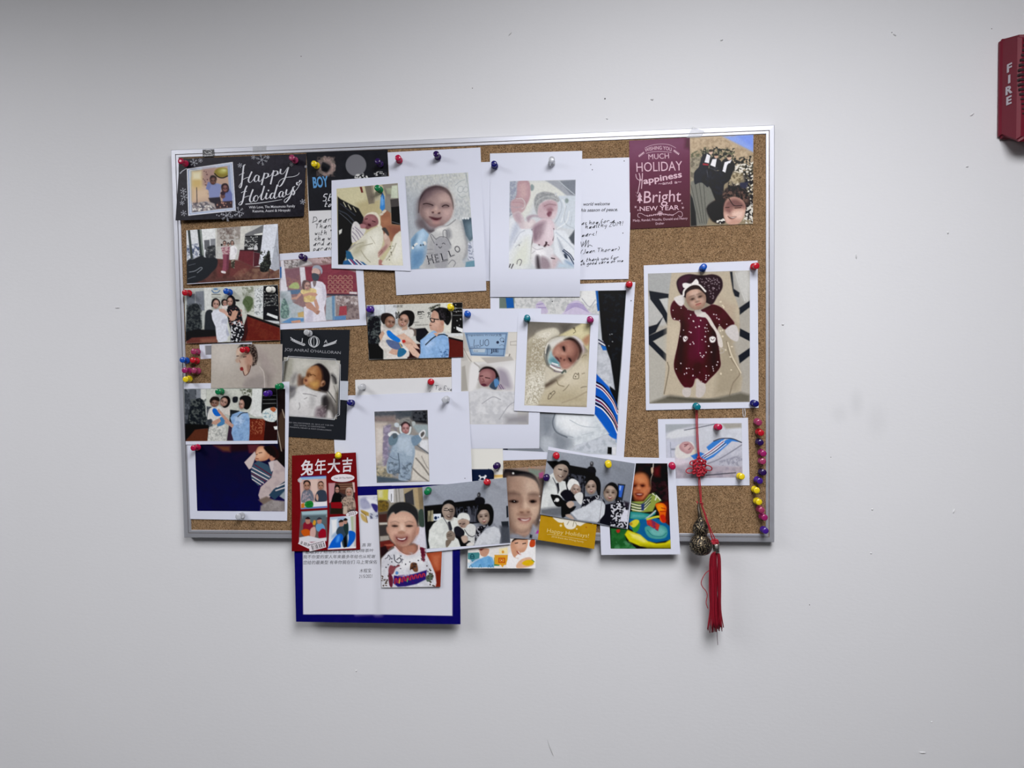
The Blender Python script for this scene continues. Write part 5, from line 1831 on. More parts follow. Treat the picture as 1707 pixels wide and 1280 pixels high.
PAINT['AC'] = (C4, '''
F 8f939c
g 9aa0ac 888c96 600 200 800 600
p 14151a 1 120 450 330 430 500 405 720 378 835 370 850 640 700 660 160 960 130 700
n 3a3c44 .55 2.4 .25 500 470 760 440 800 640 520 640
N 50525c .6 1.6 14 .3 500 470 760 450 740 640 520 640
p 6f6a55 1 160 510 225 500 230 630 165 635
N b8b090 .55 1.6 14 .3 165 510 230 500 232 630 165 635
p dfe6f0 .5 230 545 320 540 322 620 232 625
e 1c2a4a 258 592 18 20 0 .6
e 2a3a5a 290 585 8 10 0 .6
s 1d1d20 .8 725 365 770 340 830 360 835 420 730 420
s 3a3a3e .8 752 310 770 288 790 305 785 345 755 345
e 77777a 765 320 8 10 0 .6
p 9b9fa8 1 850 120 1095 115 1140 890 1030 900 1020 740 940 640 850 420
n a6aab4 .5 12 .5 860 130 1095 120 1130 800 1030 800 900 500
p 2a2d33 .8 1035 635 1120 630 1125 700 1080 740 1045 700
p 4a4e56 3 1020 690 1140 700 1145 895 1030 900
p 1d2026 .6 1095 450 1115 448 1120 580 1100 590
p dfe2dc .8 170 860 180 740 230 660 330 580 400 600 470 580 540 600 620 640 640 800 540 940 190 955
n c4c8c4 .55 9 .4 180 740 330 590 400 650 420 940 190 950
n eef0ec .58 8 .4 180 740 330 590 380 650 420 940 190 950
p 34343a .6 400 640 430 630 455 720 440 760 415 720
l 6c6c70 1.4 350 590 400 670 420 740
s 141418 .9 330 480 350 410 410 378 470 395 495 460 490 520 470 440 400 420 350 460
s a08e80 .9 330 500 360 440 420 425 475 460 480 540 440 610 380 610 350 570
s b8a698 4 360 470 420 440 450 500 400 540
s 6e5e56 4 440 480 480 500 450 600 420 600
l 2a2424 1.4 365 480 395 478
l 2a2424 1.4 425 490 460 490
l 1c1818 1 355 500 400 505 410 490
l 1c1818 1 410 490 430 515 465 510
s 4a3432 .8 390 560 430 565 440 580 400 585
s cfc6b8 .6 400 562 430 568 425 574 400 572
s dedfda .8 510 610 530 550 580 530 640 545 665 600 650 630 580 600 520 630
s b49c8c .8 520 640 545 610 610 605 655 630 650 680 600 712 555 700
s 8a746a 3 540 660 600 640 600 690 560 690
l 2a2020 1.2 540 662 555 658
l 2a2020 1.2 580 665 602 660
s 7a4a44 .6 555 690 575 690 570 700
s d8d9d6 .8 610 720 660 660 720 680 740 740 720 810 660 800
p d2d3d0 .8 640 780 720 810 720 910 640 900
s 24242a .8 475 720 520 690 570 720 600 760 580 820 500 830
s 14151a .8 500 800 560 830 600 860 670 870 640 930 560 930 530 860
s 8a7c70 .8 385 780 430 740 470 760 490 800 470 860 400 850
l 4a423c 1.2 400 790 440 780
l 4a423c 1.2 395 810 450 800
s 7c6e62 .8 380 860 440 850 440 880 400 935 380 930
s c0a898 .8 560 820 620 800 640 860 590 890
s 121216 1 750 640 745 540 780 460 850 425 910 440 945 520 935 640 890 690 870 620 880 520 820 490 780 520
f ab9484 825 575 72 98 -8 mouth=s
s 141418 1 752 560 770 480 840 440 900 470 930 540 880 500 800 500
p 1a1a20 .8 740 700 830 680 880 660 760 830 720 900 730 780
n 9a9aa0 .62 2 .15 740 700 870 665 760 830 720 890
p d2d5da 1 720 900 760 820 860 720 950 690 1010 720 1030 800 1010 900 720 920
n b4b8c0 .55 9 .4 720 900 860 720 1010 720 1020 900 720 920
s e0dcd6 .8 620 920 660 880 710 900 690 925
l 3a3a40 1.2 600 730 640 790 690 815 720 800
x .06 2
''')
PAINT['V'] = (C5, '''
F 8b8f98
g 9aa0aa 7c818b 500 150 1000 700
p 15151a .8 205 190 320 190 480 240 760 290 760 400 640 420 640 640 450 640 400 420
n 3c3e46 .55 2.4 .25 450 330 650 350 640 560 450 520
N 4a4c56 .55 2 14 .25 450 340 640 360 630 560 450 540
s 1d1d20 .8 665 275 700 250 750 265 760 320 670 310
s 3c3c40 .8 698 215 715 195 735 210 730 250 702 250
e 8a8a8e 715 215 8 12 0 .6
p 2b2e36 .6 1010 445 1095 455 1060 640 1000 620
p 3562c4 .6 1020 462 1078 468 1050 600 1010 590
p 9cb8e8 1 1030 470 1050 472 1040 520 1025 520
p dcdfdc .8 200 420 230 360 290 320 330 400 420 420 440 520 380 600 370 760 140 790 150 620
n c0c4c4 .55 9 .4 170 480 290 330 380 600 370 760 140 790
p 6a6e74 3 140 730 380 700 400 800 300 810 140 790
p 2a2a30 .6 318 440 345 435 355 520 335 565
l 6c6c70 1.4 280 380 310 440 345 540
s 121216 .9 300 270 330 210 390 182 450 200 470 250 440 300 440 250 380 225 330 260
s a39082 .9 285 300 320 240 390 225 445 260 450 330 400 400 350 430 310 390
s b8a698 4 320 270 380 250 410 300 350 340
s 6e5e56 4 410 290 450 300 420 380 390 390
l 2a2424 1.8 345 282 380 290
l 2a2424 1.8 405 300 435 310
s 4a3432 .9 335 350 370 355 400 365 370 375
s e0d8cc .5 345 352 380 358 370 366
s e4e4e0 .8 440 470 460 410 500 388 560 420 580 480 520 450 470 520
s b49c8e .8 480 520 500 470 540 450 585 480 590 530 550 565 500 560
f b49c8e 540 512 40 46 8
s d8d8d6 .8 520 580 580 540 620 570 600 680 550 640
s 1b1c22 .8 365 560 400 520 450 515 510 560 490 610 440 650 390 600
s 14151a .8 255 575 300 570 350 580 400 640 380 700 310 690
e e6e6e2 328 628 24 22 0 .8
e e6e6e2 300 640 6 9 0 .5
s 16171c .8 380 640 440 650 470 700 540 700 500 760 440 800 380 820
s c0a898 .8 430 670 490 640 520 680 470 720
s 121216 .9 640 470 660 400 710 362 780 370 815 440 815 540 800 610 770 520 740 430 680 430
f ab9484 708 482 62 84 -6 mouth=s
s 141418 .9 645 470 665 395 720 365 780 400 790 460 740 410 690 410
p 1c1c22 .8 600 700 640 590 700 590 800 570 810 610 700 680 580 760
n a8a8ae .6 2 .15 620 620 800 570 800 610 600 740
p d0d4da 1 480 770 540 740 640 700 760 620 850 650 880 700 860 790 790 880 560 850
n b0b4bc .55 10 .4 480 770 760 620 870 680 790 880 560 850
s b8a294 .8 420 800 470 790 520 840 480 840
s 19191d .9 850 560 870 480 930 432 990 450 1020 520 1010 620 980 640 990 540 930 470
f a8917f 925 545 76 100 4 mouth=s
s 17171b .9 855 530 880 465 940 435 1000 480 1010 540 960 480 900 470
p 14141a .8 820 600 860 640 880 740 920 920 790 880 860 790 880 700
p 1a1a22 .8 870 680 960 660 1020 620 1130 700 1110 950 780 885 860 800
n c8c8d0 .55 2.2 .12 930 680 1030 630 1130 700 1110 945 930 920
p d8d8e4 1 1080 740 1130 740 1115 880 1030 870 1050 800
p 2c2630 2 1080 640 1140 660 1130 720 1090 700
l 9a9aa0 1 800 880 830 640 840 600
x .06 2
''')
PAINT['J'] = (V2, '''
F 1f2025
n 26272d .5 9 .5 55 125 750 100 760 620 75 620
e 232429 225 235 62 66 0 1
'''+ '\n'.join(f'e {("b39a94","9a8a84","8a8078","c4aca4")[i%4]}c0 {225+62*math.cos(i*.42)+((i*37)%11-5)} {240+70*math.sin(i*.42)+((i*53)%13-6)} 22 17 {i*40} 1' for i in range(17)) + '''
n 6a5c5888 .5 2 .2 140 160 300 160 300 330 140 330
s 1f2025 2 190 215 235 205 265 240 245 285 205 285 185 250
s b39a94a0 1.5 200 200 260 190 285 250 270 310 240 290 260 240
e 74747a 478 232 88 92 0 .7
n d8d8d6 .45 2.4 .2 465 335 480 310 540 300 590 325 580 345 470 345
n c8c8c8 .5 2 .2 630 300 660 285 720 285 740 300 740 318 640 325
''')
PAINT['Z'] = (C4, '''
F e4e3dc
p 16243c .7 0 15 920 15 945 60 950 135 950 420 0 420
s 16243c .7 900 18 935 30 950 70 950 130 880 135 880 18
p d8b46a .7 952 82 1062 78 1062 112 952 118
p e8d8b0 1 952 112 1062 108 1062 400 952 400
s e6e8ea .5 765 95 785 85 795 100 830 98 845 82 862 92 855 112 850 112 842 135 830 135 826 118 800 118 790 135 778 135 782 110
l e6e8ea 1.2 770 140 815 150 860 140
d 4a4a50 3 .9 950 20 1060 20 1060 70 960 70
''')
PAINT['AG'] = (C2, '''
F 1b1260
n 231a70 .5 9 .6 0 -450 1700 -450 1700 900 0 900
p dadbe4 .6 176 -262 832 -285 1470 -305 1470 757 825 745 183 745
p dedfe8 6 640 -200 830 -200 830 730 640 740
p cccdd6 8 815 -200 850 -200 850 740 815 740
v 470 740 6.737
s a9abc4 2 880 620 950 600 1000 700 960 730 890 720
n 8a8cb0 .5 6 .3 880 590 1080 590 1080 680 890 740
s e8e8ee 1.5 950 610 1080 660 1080 720 1020 700
s 3a3478 1 1005 670 1075 690 1065 775 1020 720
s b89a50 1 885 740 970 770 985 810 920 790
s c4a868 1 885 780 940 820 960 885 900 850
l 8a6a3a 1.2 890 760 940 800 960 880
s c8ccd8 1.5 980 780 1080 770 1080 830 1000 840
n 5a5c78 .6 3 .2 985 780 1080 770 1080 835 990 840
''')
PAINT['H'] = ((466, 595, 9.158), '''
g b9b6ac a3a098 200 30 800 800
p 55534a 3 40 60 140 30 100 300 60 400 0 400
p a9a79a 2 150 20 220 20 190 250 100 380 90 300
p c9c7be 5 220 30 560 40 520 120 400 180 330 230 220 200
p b4b2aa 6 440 40 860 40 760 150 560 90
p d0cec8 7 760 120 900 100 900 420 820 300 780 230
s c2bfb8 2 200 260 225 210 260 220 300 270 290 360 250 420 160 440 180 330
s 8f8b88 3 180 330 250 240 260 300 200 420
s 7d5f50 2.5 285 280 315 265 345 320 375 340 370 420 320 440 280 430 275 350
s 5c4438 3 330 330 380 320 360 420 330 430
p 8d8a8c 2.5 150 430 260 440 250 560 190 630 150 660
s 5f5d62 2.5 160 450 230 480 180 520 160 500
s 68666a 2.5 165 600 210 570 240 520 250 560 190 630
s cdc9c2 4 760 230 830 420 860 640 860 760 790 640 740 540 720 480
l 6f6d6a 2 740 520 800 600 860 690
l 3e3c3c 2.6 800 280 850 330 860 400
s 4a4848 3 790 260 850 300 865 400 820 380
l 8e8b86 1.6 830 440 870 560
p 4f493e 4 870 560 910 500 900 880 860 860
s 201a1e 1.4 480 155 540 115 600 98 660 120 730 190 770 280 765 400 735 520 640 510 560 470 600 380 610 270 570 150 530 150
s a06e48 1.6 375 330 400 290 420 240 440 190 500 145 575 135 620 200 640 300 625 400 600 470 570 500 500 490 430 460 390 420 365 390
s 8a5a3a 5 560 160 620 200 640 320 610 440 560 480 590 320
s c08e62 5 440 210 520 160 560 190 540 260 450 260
s d0a074 4 430 320 480 290 520 320 500 380 440 380
s c89a58 4 470 400 580 370 590 440 520 470
s c49070 3 380 360 420 340 430 400 400 410
l 54341f 1.6 425 268 455 260 480 270
l 6a442c 1.3 470 285 510 268 550 290
s 52301f 1.6 418 280 440 265 452 285 436 302
s 6e4630 3 420 250 450 240 460 270 430 290
s 5a2c24 1.4 385 345 410 342 420 362 398 376
l 6a4a24 2.2 400 440 460 480 540 505 620 510
s b0805e 1.6 640 380 670 355 695 380 690 420 650 450 620 440
s d8ae90 1.6 645 390 668 378 672 400 650 410
s 4a2a1e 1.6 655 400 685 390 680 425 655 430
p 2a2222 3 600 500 720 530 720 560 600 530
s d2d0cf 2 150 680 230 600 270 490 330 440 400 450 500 500 600 530 720 560 700 620 650 700 600 800 560 900 150 890
s e4e3e2 7 200 640 300 520 420 500 480 560 420 700 240 780
s b0aeae 5 480 620 520 650 520 760 480 740
l a9a7a8 1.6 300 700 310 760 290 800
l b4b2b2 1.6 420 620 380 640
l 9d9b9c 1.6 360 560 460 570 560 600
s 3a3636 4 660 630 720 590 780 680 770 760 720 900 640 900 650 760
s 2c2a2c 4 660 640 700 610 720 700 680 740
s 74666c 4 560 800 640 760 700 800 680 920 560 920
n b0a4a880 .55 3 .4 560 740 720 740 700 920 540 920
s 5a5654 4 760 620 850 740 880 900 800 920 780 780
s d8d4d2 3 740 820 790 860 800 940 720 930
x .07 3
''')
PAINT['BB'] = ((874, 536, 6.658), '''
F b9ae97
g 6f6a62 8a8274 40 20 60 260
s 5d5850 4 400 30 520 20 500 80 440 130 410 80
p c6bc92 1.6 380 155 550 70 640 20 725 25 715 330 600 200 520 170
p d8cfa8 6 460 140 640 60 700 120 640 180
l 8a8062 1.4 540 75 555 85 570 110 545 130
s 4a4236 1 538 70 562 66 560 80
s b08468 3 650 200 720 150 720 230 680 260
s c4bda9 1.6 35 230 100 160 170 110 240 85 330 72 385 110 380 150 300 180 230 260 215 360 240 480 240 600 230 760 160 920 0 925 10 500
s a99f88 10 60 230 200 200 210 480 150 620 60 500
s d6d0bf 5 150 120 330 85 360 130 240 200 170 180
s ddd8c9 8 30 650 180 560 220 700 140 900 20 900
n 93897290 .55 1.7 .5 35 240 240 160 230 760 160 920 5 920
n ece8dc90 .6 1.6 .5 100 170 330 80 240 220 230 760 160 920 5 920
l b5ad98 2 90 880 110 820 150 870
l b5ad98 2 30 890 60 840
s cdc5b2 2 240 500 340 560 430 575 300 640 240 690
s c9c4b4 1.4 230 300 260 230 320 185 400 165 480 160 570 170 640 230 660 330 640 400 560 460 460 580 380 570 280 500 230 400
s b8b2a6 3 260 260 340 200 440 170 330 260 290 330
s d9d6cf 3 280 230 400 180 430 200 310 290
l 8a8576 1.8 225 330 222 400 260 490 340 545
s 4d5254 2.4 240 320 270 260 285 300 255 400 280 480 255 470 236 400
l e0dcd2 1.6 262 240 240 300 236 350
s 9ebcc0 2 265 420 290 330 320 350 380 430 410 510 330 480 280 470
s 5f8e98 3 280 430 330 400 390 470 330 470
l efecef 2 290 490 350 525 420 545
l 7a5678 1.4 300 480 360 505 400 515
l efecef 2 310 460 370 480
l 5a4a66 1.2 330 545 390 560 430 560
l 3c4a44 3 420 570 450 540 460 560
s b8a8ae 3 560 170 640 230 670 320 650 360 620 270 560 200
s d2ccc8 2 540 160 600 180 650 240 640 250 560 190
s 241a18 2 440 205 500 175 560 190 610 240 640 310 630 370 590 420 600 340 560 260 500 215
s 96685a 2 315 330 350 270 420 225 500 205 565 240 605 310 600 380 560 450 500 510 450 525 400 490 390 430 350 400 318 370
s 6a463e 7 540 230 600 290 600 380 540 450 560 330
s b48474 8 380 280 480 240 540 300 500 360 420 330
s c29482 5 335 330 380 300 400 360 350 380
s bc8c7e 6 430 470 510 460 490 510 430 510
s c69a88 4 410 340 450 330 450 390 420 390
s 6f4840 4 410 270 460 280 450 330 425 310
s 6f4840 4 480 390 530 410 520 450 490 430
s 1c1212 1.4 424 280 442 276 452 312 444 330 430 306
s 1c1212 1.4 490 405 510 410 524 440 508 440
s a47060 2 395 385 430 370 460 385 440 420 410 420
s 573430 1.4 395 405 405 398 415 412 402 416
s 573430 1.4 436 420 450 416 450 430 438 432
s 6f3c40 1.8 340 390 370 400 392 430 395 452 370 430
s 4f2a2c 1.2 345 392 375 412 394 444 372 426
p c8bda4 2 160 920 240 710 340 650 460 575 560 480 660 370 725 330 700 935
s d6ccb6 10 420 640 640 470 680 560 460 740
s b6aa8e 12 200 900 420 760 640 800 690 930
s b1a58b 6 640 370 720 330 715 400 660 420
l 9c9078 2 360 650 380 700 440 720
l ab9f86 2.4 420 900 560 850 690 780
p 7a6c5c 5 235 700 330 660 420 600 340 670 245 730
s 4f4238 2.6 240 700 300 670 350 650 300 690 245 720
l 6e6452 1.1 545 610 560 580 575 575 590 590 600 570 605 600 600 630 570 635 545 630 545 610
s 4a4238 .8 564 605 574 605 574 615 565 615
l 6e6452 1.1 265 840 280 800 300 790 330 770 340 790 310 820 290 850 265 860 265 840
s 4a4238 .8 290 798 300 798 300 808 291 808
l 8a806a 1.2 430 770 460 745 495 700
l 7a7060 1.2 628 735 655 725 690 722
l 8d826c 1.2 640 580 670 570
l 8d826c 1.2 640 400 660 375 690 370
x .05 2
''')
PAINT['AD'] = ((838, 776, 7.671), '''
F 8a7a70
p a48a78 2 0 0 560 0 560 40 300 40 0 30
n c47a50 .55 2 .3 20 0 400 0 400 30 20 20
p 7d8a7e 2 330 40 480 60 480 160 400 120 340 90
p 4a403c 1.6 450 150 540 140 520 320 480 620 460 620 470 300
p 5c4f4a 2 440 620 490 620 470 740 420 780
s 15151a 1.6 0 150 20 60 60 45 180 60 330 85 410 130 455 200 470 260 455 300 440 240 400 190 320 160 200 140 100 150 60 165
s b89a86 1.8 50 170 120 140 250 140 360 165 430 220 462 300 470 400 468 520 445 620 400 720 340 800 270 850 190 850 120 800 70 700 50 500
s 7c6458 10 40 160 120 170 110 340 120 600 100 760 50 700
s cdb3a0 12 250 180 400 200 450 300 380 340 260 320
s a98a78 10 110 200 240 180 240 330 120 330
s d2b49e 8 330 520 450 500 440 600 380 640
s c2a08a 8 130 540 230 540 220 640 140 640
s dcc0aa 5 255 420 300 420 310 560 270 570
s 9a7a6a 7 220 420 250 420 240 540 215 540
s 604a42 5 70 360 140 340 210 370 140 375
s 604a42 5 340 370 400 355 455 375 400 380
s 8a6c5e 7 80 410 200 400 230 460 150 480 80 470
s 8a6c5e 7 330 420 440 410 450 470 370 480
s 2a1c1a 2 85 452 130 440 195 455 180 474 130 474 95 466
s 2a1c1a 2 345 452 390 440 428 455 410 472 365 474
s 150e0e 1.2 120 450 160 446 170 468 130 472
s 150e0e 1.2 365 452 395 446 402 468 372 472
d e8dcd8 1 .7 145 452 150 452 150 458 145 458
s b8947e 3 205 590 225 550 270 560 325 550 350 590 320 610 240 612
s 6a4a40 2 225 592 255 592 262 606 232 608
s 6a4a40 2 315 590 340 588 338 602 318 604
s 8e6a5c 4 190 620 270 612 360 625 270 650
s 84464a 2 195 680 240 674 300 680 355 668 340 700 290 718 235 708
s ece2dc 1 222 684 260 688 300 690 340 680 310 702 262 706
s 5a2c30 1.4 200 680 225 682 235 704
s b87e78 3 230 712 290 722 335 705 300 740 250 738
s caa892 6 200 745 300 745 320 790 220 800
s 7a5c50 6 90 740 150 800 230 850 330 830 400 730 340 870 180 870
s b89684 4 180 850 270 855 340 820 330 890 220 890
p 8c8e98 2 70 890 120 870 200 880 280 920 340 880 390 760 450 820 490 880 470 950 60 950
p a2a4ae 4 390 760 470 840 470 930 400 900
p 14181c 1.4 350 880 375 890 370 930 345 920
p b03aa0 1 420 870 448 818 485 865
e f0eee8 134 98 13 13 0 1
e e4dcd4 482 698 13 13 0 1
e c8b8b0 472 392 9 9 0 1
p a85080 1.6 462 100 520 80 520 150 470 165
x .05 2
''')
t_ = PAINT['T'][1]
a_ = t_.index('s 3a2820 1 470 260'); b_ = t_.index('p 8d9c48 1 420 580')
PAINT['T'] = (C6, t_[:a_] + '''
v 1011 772 6.657
s 4a2c20 3 330 110 400 100 460 140 490 220 500 280 470 300 440 180 380 120
s b4643e 2.4 300 150 350 120 410 120 455 170 472 240 470 310 440 370 400 415 350 415 310 395 296 300
s d08a5c 8 330 150 410 140 440 210 390 230 330 210
s c87e56 6 400 290 460 270 440 350 400 360
s c07450 6 310 280 340 290 330 340 305 330
s 7a3420 6 300 220 340 240 330 280 300 270
s 5a2418 3 375 240 410 232 425 250 395 262
s 5a2418 3 305 245 330 240 335 258 310 262
s 2a100c 1.4 382 250 402 242 418 252 400 258
s 2a100c 1.4 308 250 326 246 330 256 312 258
s d8946c 4 335 270 360 260 372 295 345 300
s 8a4028 3 335 298 370 300 360 312 338 310
s 5c1a18 2 318 338 350 330 395 335 410 345 380 372 340 368
s e0c0b0 1 335 344 370 340 395 345 365 352
s a84c3c 3 340 372 385 375 365 392 345 388
s b87050 2 462 270 485 275 478 310 460 320
s 6a3020 4 310 390 400 415 450 370 420 430 340 430
v 990 750 6.737
''' + t_[b_:])

# ------------------------------------------------------------------ the room
def struct(o):
    o['kind'] = 'structure'; return o
def wall_material():
    m = bpy.data.materials.new('painted_wall'); m.use_nodes = True
    nt = m.node_tree; b = nt.nodes['Principled BSDF']; N = nt.nodes.new; Lk = nt.links.new
    b.inputs['Roughness'].default_value = 0.55; b.inputs['Specular IOR Level'].default_value = 0.3
    tc = N('ShaderNodeTexCoord')
    n = N('ShaderNodeTexNoise'); n.inputs['Scale'].default_value = 3.0; n.inputs['Detail'].default_value = 5
    Lk(tc.outputs['Object'], n.inputs['Vector'])
    mx = N('ShaderNodeMix'); mx.data_type = 'RGBA'
    mx.inputs[6].default_value = (0.675, 0.678, 0.70, 1); mx.inputs[7].default_value = (0.70, 0.702, 0.722, 1)
    Lk(n.outputs['Fac'], mx.inputs[0])
    last = mx.outputs[2]
    # smudges rubbed into the paint: soft grey blots with their own shape
    for (px, py, rx, rz, amt) in ((1399, 690, 0.012, 0.014, 0.10), (1428, 672, 0.010, 0.020, 0.13), (1462, 702, 0.014, 0.024, 0.09), (1370, 800, 0.03, 0.04, 0.04)):
        p = W(px, py, WALL_Y)
        mp = N('ShaderNodeMapping'); mp.vector_type = 'POINT'
        mp.inputs['Location'].default_value = (-p.x / rx, 0, -p.z / rz); mp.inputs['Scale'].default_value = (1 / rx, 0, 1 / rz)
        Lk(tc.outputs['Object'], mp.inputs['Vector'])
        ln = N('ShaderNodeVectorMath'); ln.operation = 'LENGTH'; Lk(mp.outputs[0], ln.inputs[0])
        mr = N('ShaderNodeMapRange'); mr.interpolation_type = 'SMOOTHSTEP'
        mr.inputs[1].default_value = 0.1; mr.inputs[2].default_value = 1.5; mr.inputs[3].default_value = amt; mr.inputs[4].default_value = 0.0
        Lk(ln.outputs['Value'], mr.inputs[0])
        m2 = N('ShaderNodeMix'); m2.data_type = 'RGBA'; m2.inputs[7].default_value = (0.25, 0.27, 0.28, 1)
        Lk(mr.outputs[0], m2.inputs[0]); Lk(last, m2.inputs[6]); last = m2.outputs[2]
    Lk(last, b.inputs['Base Color'])
    nb = N('ShaderNodeTexNoise'); nb.inputs['Scale'].default_value = 190; nb.inputs['Detail'].default_value = 3
    mp = N('ShaderNodeMapping'); mp.inputs['Scale'].default_value = (0.7, 1, 1.3)
    Lk(tc.outputs['Object'], mp.inputs['Vector']); Lk(mp.outputs[0], nb.inputs['Vector'])
    bp = N('ShaderNodeBump'); bp.inputs['Strength'].default_value = 0.10; bp.inputs['Distance'].default_value = 0.0015
    Lk(nb.outputs['Fac'], bp.inputs['Height']); Lk(bp.outputs['Normal'], b.inputs['Normal'])
    return m
WALLM = wall_material()
ROOMM = mat('room_wall_paint', (0.10, 0.10, 0.10), rough=0.7, noise=(4, 0.03))
CEILM = mat('ceiling_tile_white', (0.42, 0.42, 0.42), rough=0.8, noise=(40, 0.06))
FLOORM = mat('floor_vinyl', (0.06, 0.058, 0.055), rough=0.45, noise=(6, 0.2))
RX0, RX1, RY0 = -3.2, 3.6, -4.6
def slab(name, x0, x1, y0, y1, z0, z1, m):
    bm = bmesh.new(); box(bm, x0, x1, y0, y1, z0, z1)
    return struct(obj_bm(name, bm, m))
slab('wall_back', RX0, RX1, WALL_Y, WALL_Y + 0.1, FLOOR_Z, CEIL_Z, WALLM)
slab('wall_left', RX0 - 0.1, RX0, RY0, WALL_Y + 0.1, FLOOR_Z, CEIL_Z, ROOMM)
slab('wall_right', RX1, RX1 + 0.1, RY0, WALL_Y + 0.1, FLOOR_Z, CEIL_Z, ROOMM)
slab('wall_front', RX0, RX1, RY0 - 0.1, RY0, FLOOR_Z, CEIL_Z, ROOMM)
slab('floor', RX0 - 0.1, RX1 + 0.1, RY0 - 0.1, WALL_Y + 0.1, FLOOR_Z - 0.1, FLOOR_Z, FLOORM)
slab('ceiling', RX0 - 0.1, RX1 + 0.1, RY0 - 0.1, WALL_Y + 0.1, CEIL_Z, CEIL_Z + 0.1, CEILM)
slab('baseboard_back', RX0, RX1, WALL_Y - 0.012, WALL_Y, FLOOR_Z, FLOOR_Z + 0.1, mat('baseboard_vinyl', (0.12, 0.12, 0.13), rough=0.5, noise=(20, 0.1)))
LAMPM = bpy.data.materials.new('lamp_diffuser'); LAMPM.use_nodes = True
_b = LAMPM.node_tree.nodes['Principled BSDF']; _b.inputs['Emission Color'].default_value = (*LAMP_COL, 1); _b.inputs['Emission Strength'].default_value = 3.0
LFRAME = mat('lamp_frame_white', (0.8, 0.8, 0.8), rough=0.4, noise=(30, 0.02))
LAMP_WORDS = ['nearest the notice board', 'towards the left wall', 'towards the right wall', 'at the back of the room']
for k, (lx, ly, sx, sy, w) in enumerate(TROFFERS):
    t = empty('ceiling_light', (lx, ly, CEIL_Z))
    tag(t, 'rectangular white ceiling light panel ' + LAMP_WORDS[k], 'ceiling light', 'ceiling light panels')
    bm = bmesh.new(); hx_, hy_ = sx / 2 + 0.02, sy / 2 + 0.02
    box(bm, -hx_, -sx / 2, -hy_, hy_, -0.012, 0); box(bm, sx / 2, hx_, -hy_, hy_, -0.012, 0)
    box(bm, -sx / 2, sx / 2, -hy_, -sy / 2, -0.012, 0); box(bm, -sx / 2, sx / 2, sy / 2, hy_, -0.012, 0)
    obj_bm('frame', bm, LFRAME, t)
    bm = bmesh.new(); box(bm, -sx / 2, sx / 2, -sy / 2, sy / 2, -0.006, -0.001)
    obj_bm('diffuser', bm, LAMPM, t)

# wall scars: nail holes and chipped paint
HOLEM = mat('nail_hole_dark', (0.02, 0.02, 0.02), rough=0.9, noise=(300, 0.3))
CHIPM = mat('plaster_chip', (0.60, 0.60, 0.61), rough=0.8, noise=(600, 0.12))
WALLO = bpy.data.objects['wall_back']
def hole(px, py, r):
    p = W(px, py, WALL_Y); vs, fs = lathe([(0.0, r * 1.0), (0.0004, r * 0.9)], 10)
    mk('nail_hole', [Vector(v) + p for v in vs], fs, HOLEM, WALLO)
def chip(px, py, w, h, rot, seed):
    p = W(px, py, WALL_Y); rs = random.Random(seed); n = 9; c, s = math.cos(rot), math.sin(rot); vs = []
    for lay, (sc, y) in enumerate(((1.0, 0.0), (0.75, -0.0009), (0.3, -0.0016))):
        for k in range(n):
            a = 2 * math.pi * k / n; rr = (0.75 + 0.5 * rs.random()) * sc
            u, v = w * rr * math.cos(a), h * rr * math.sin(a)
            vs.append((p.x + u * c - v * s, p.y + y, p.z + u * s + v * c))
    fs = [(l * n + k, l * n + (k + 1) % n, (l + 1) * n + (k + 1) % n, (l + 1) * n + k) for l in range(2) for k in range(n)] + [tuple(2 * n + k for k in range(n))]
    mk('paint_chip', vs, fs, CHIPM, WALLO, True)
hole(1008.5, 164.5, 0.0011); hole(502, 94, 0.0007); hole(787.5, 147, 0.0007); hole(1385, 762, 0.0006); hole(1349.5, 1008, 0.0007); hole(1653, 48, 0.0006)
for i, (x, y, w, h, r) in enumerate(((1491, 58, 3, 1.3, -0.7), (1486.5, 54, 1.2, 1, 0), (1620, 191, 3.5, 1.6, 0.6), (1087, 166, 3, 1.6, 0), (1012, 198, 2.2, 1, -0.4), (1203, 67, 2.2, 1.4, 0.3), (850, 57, 4, 1, 0.8),
        (1427, 427, 1.2, 5, 0), (1454, 849, 1.8, 1.5, 0), (1452, 922, 1.5, 1.3, 0), (1538, 1254, 6, 1.2, 0), (196, 513, 4.5, 1.0, 0.05), (917, 1245, 1.0, 17, 0.35), (1612, 278, 2.5, 1, 0), (1590, 852, 1, 4, -0.3), (1580, 388, 1.5, 2, 0), (594, 1118, 1.2, 1.8, 0), (1305, 541, 2, 1, 0), (1553, 1203, 2, 1, .3))):
    chip(x, y, w * 0.0009, h * 0.0009, r, i)

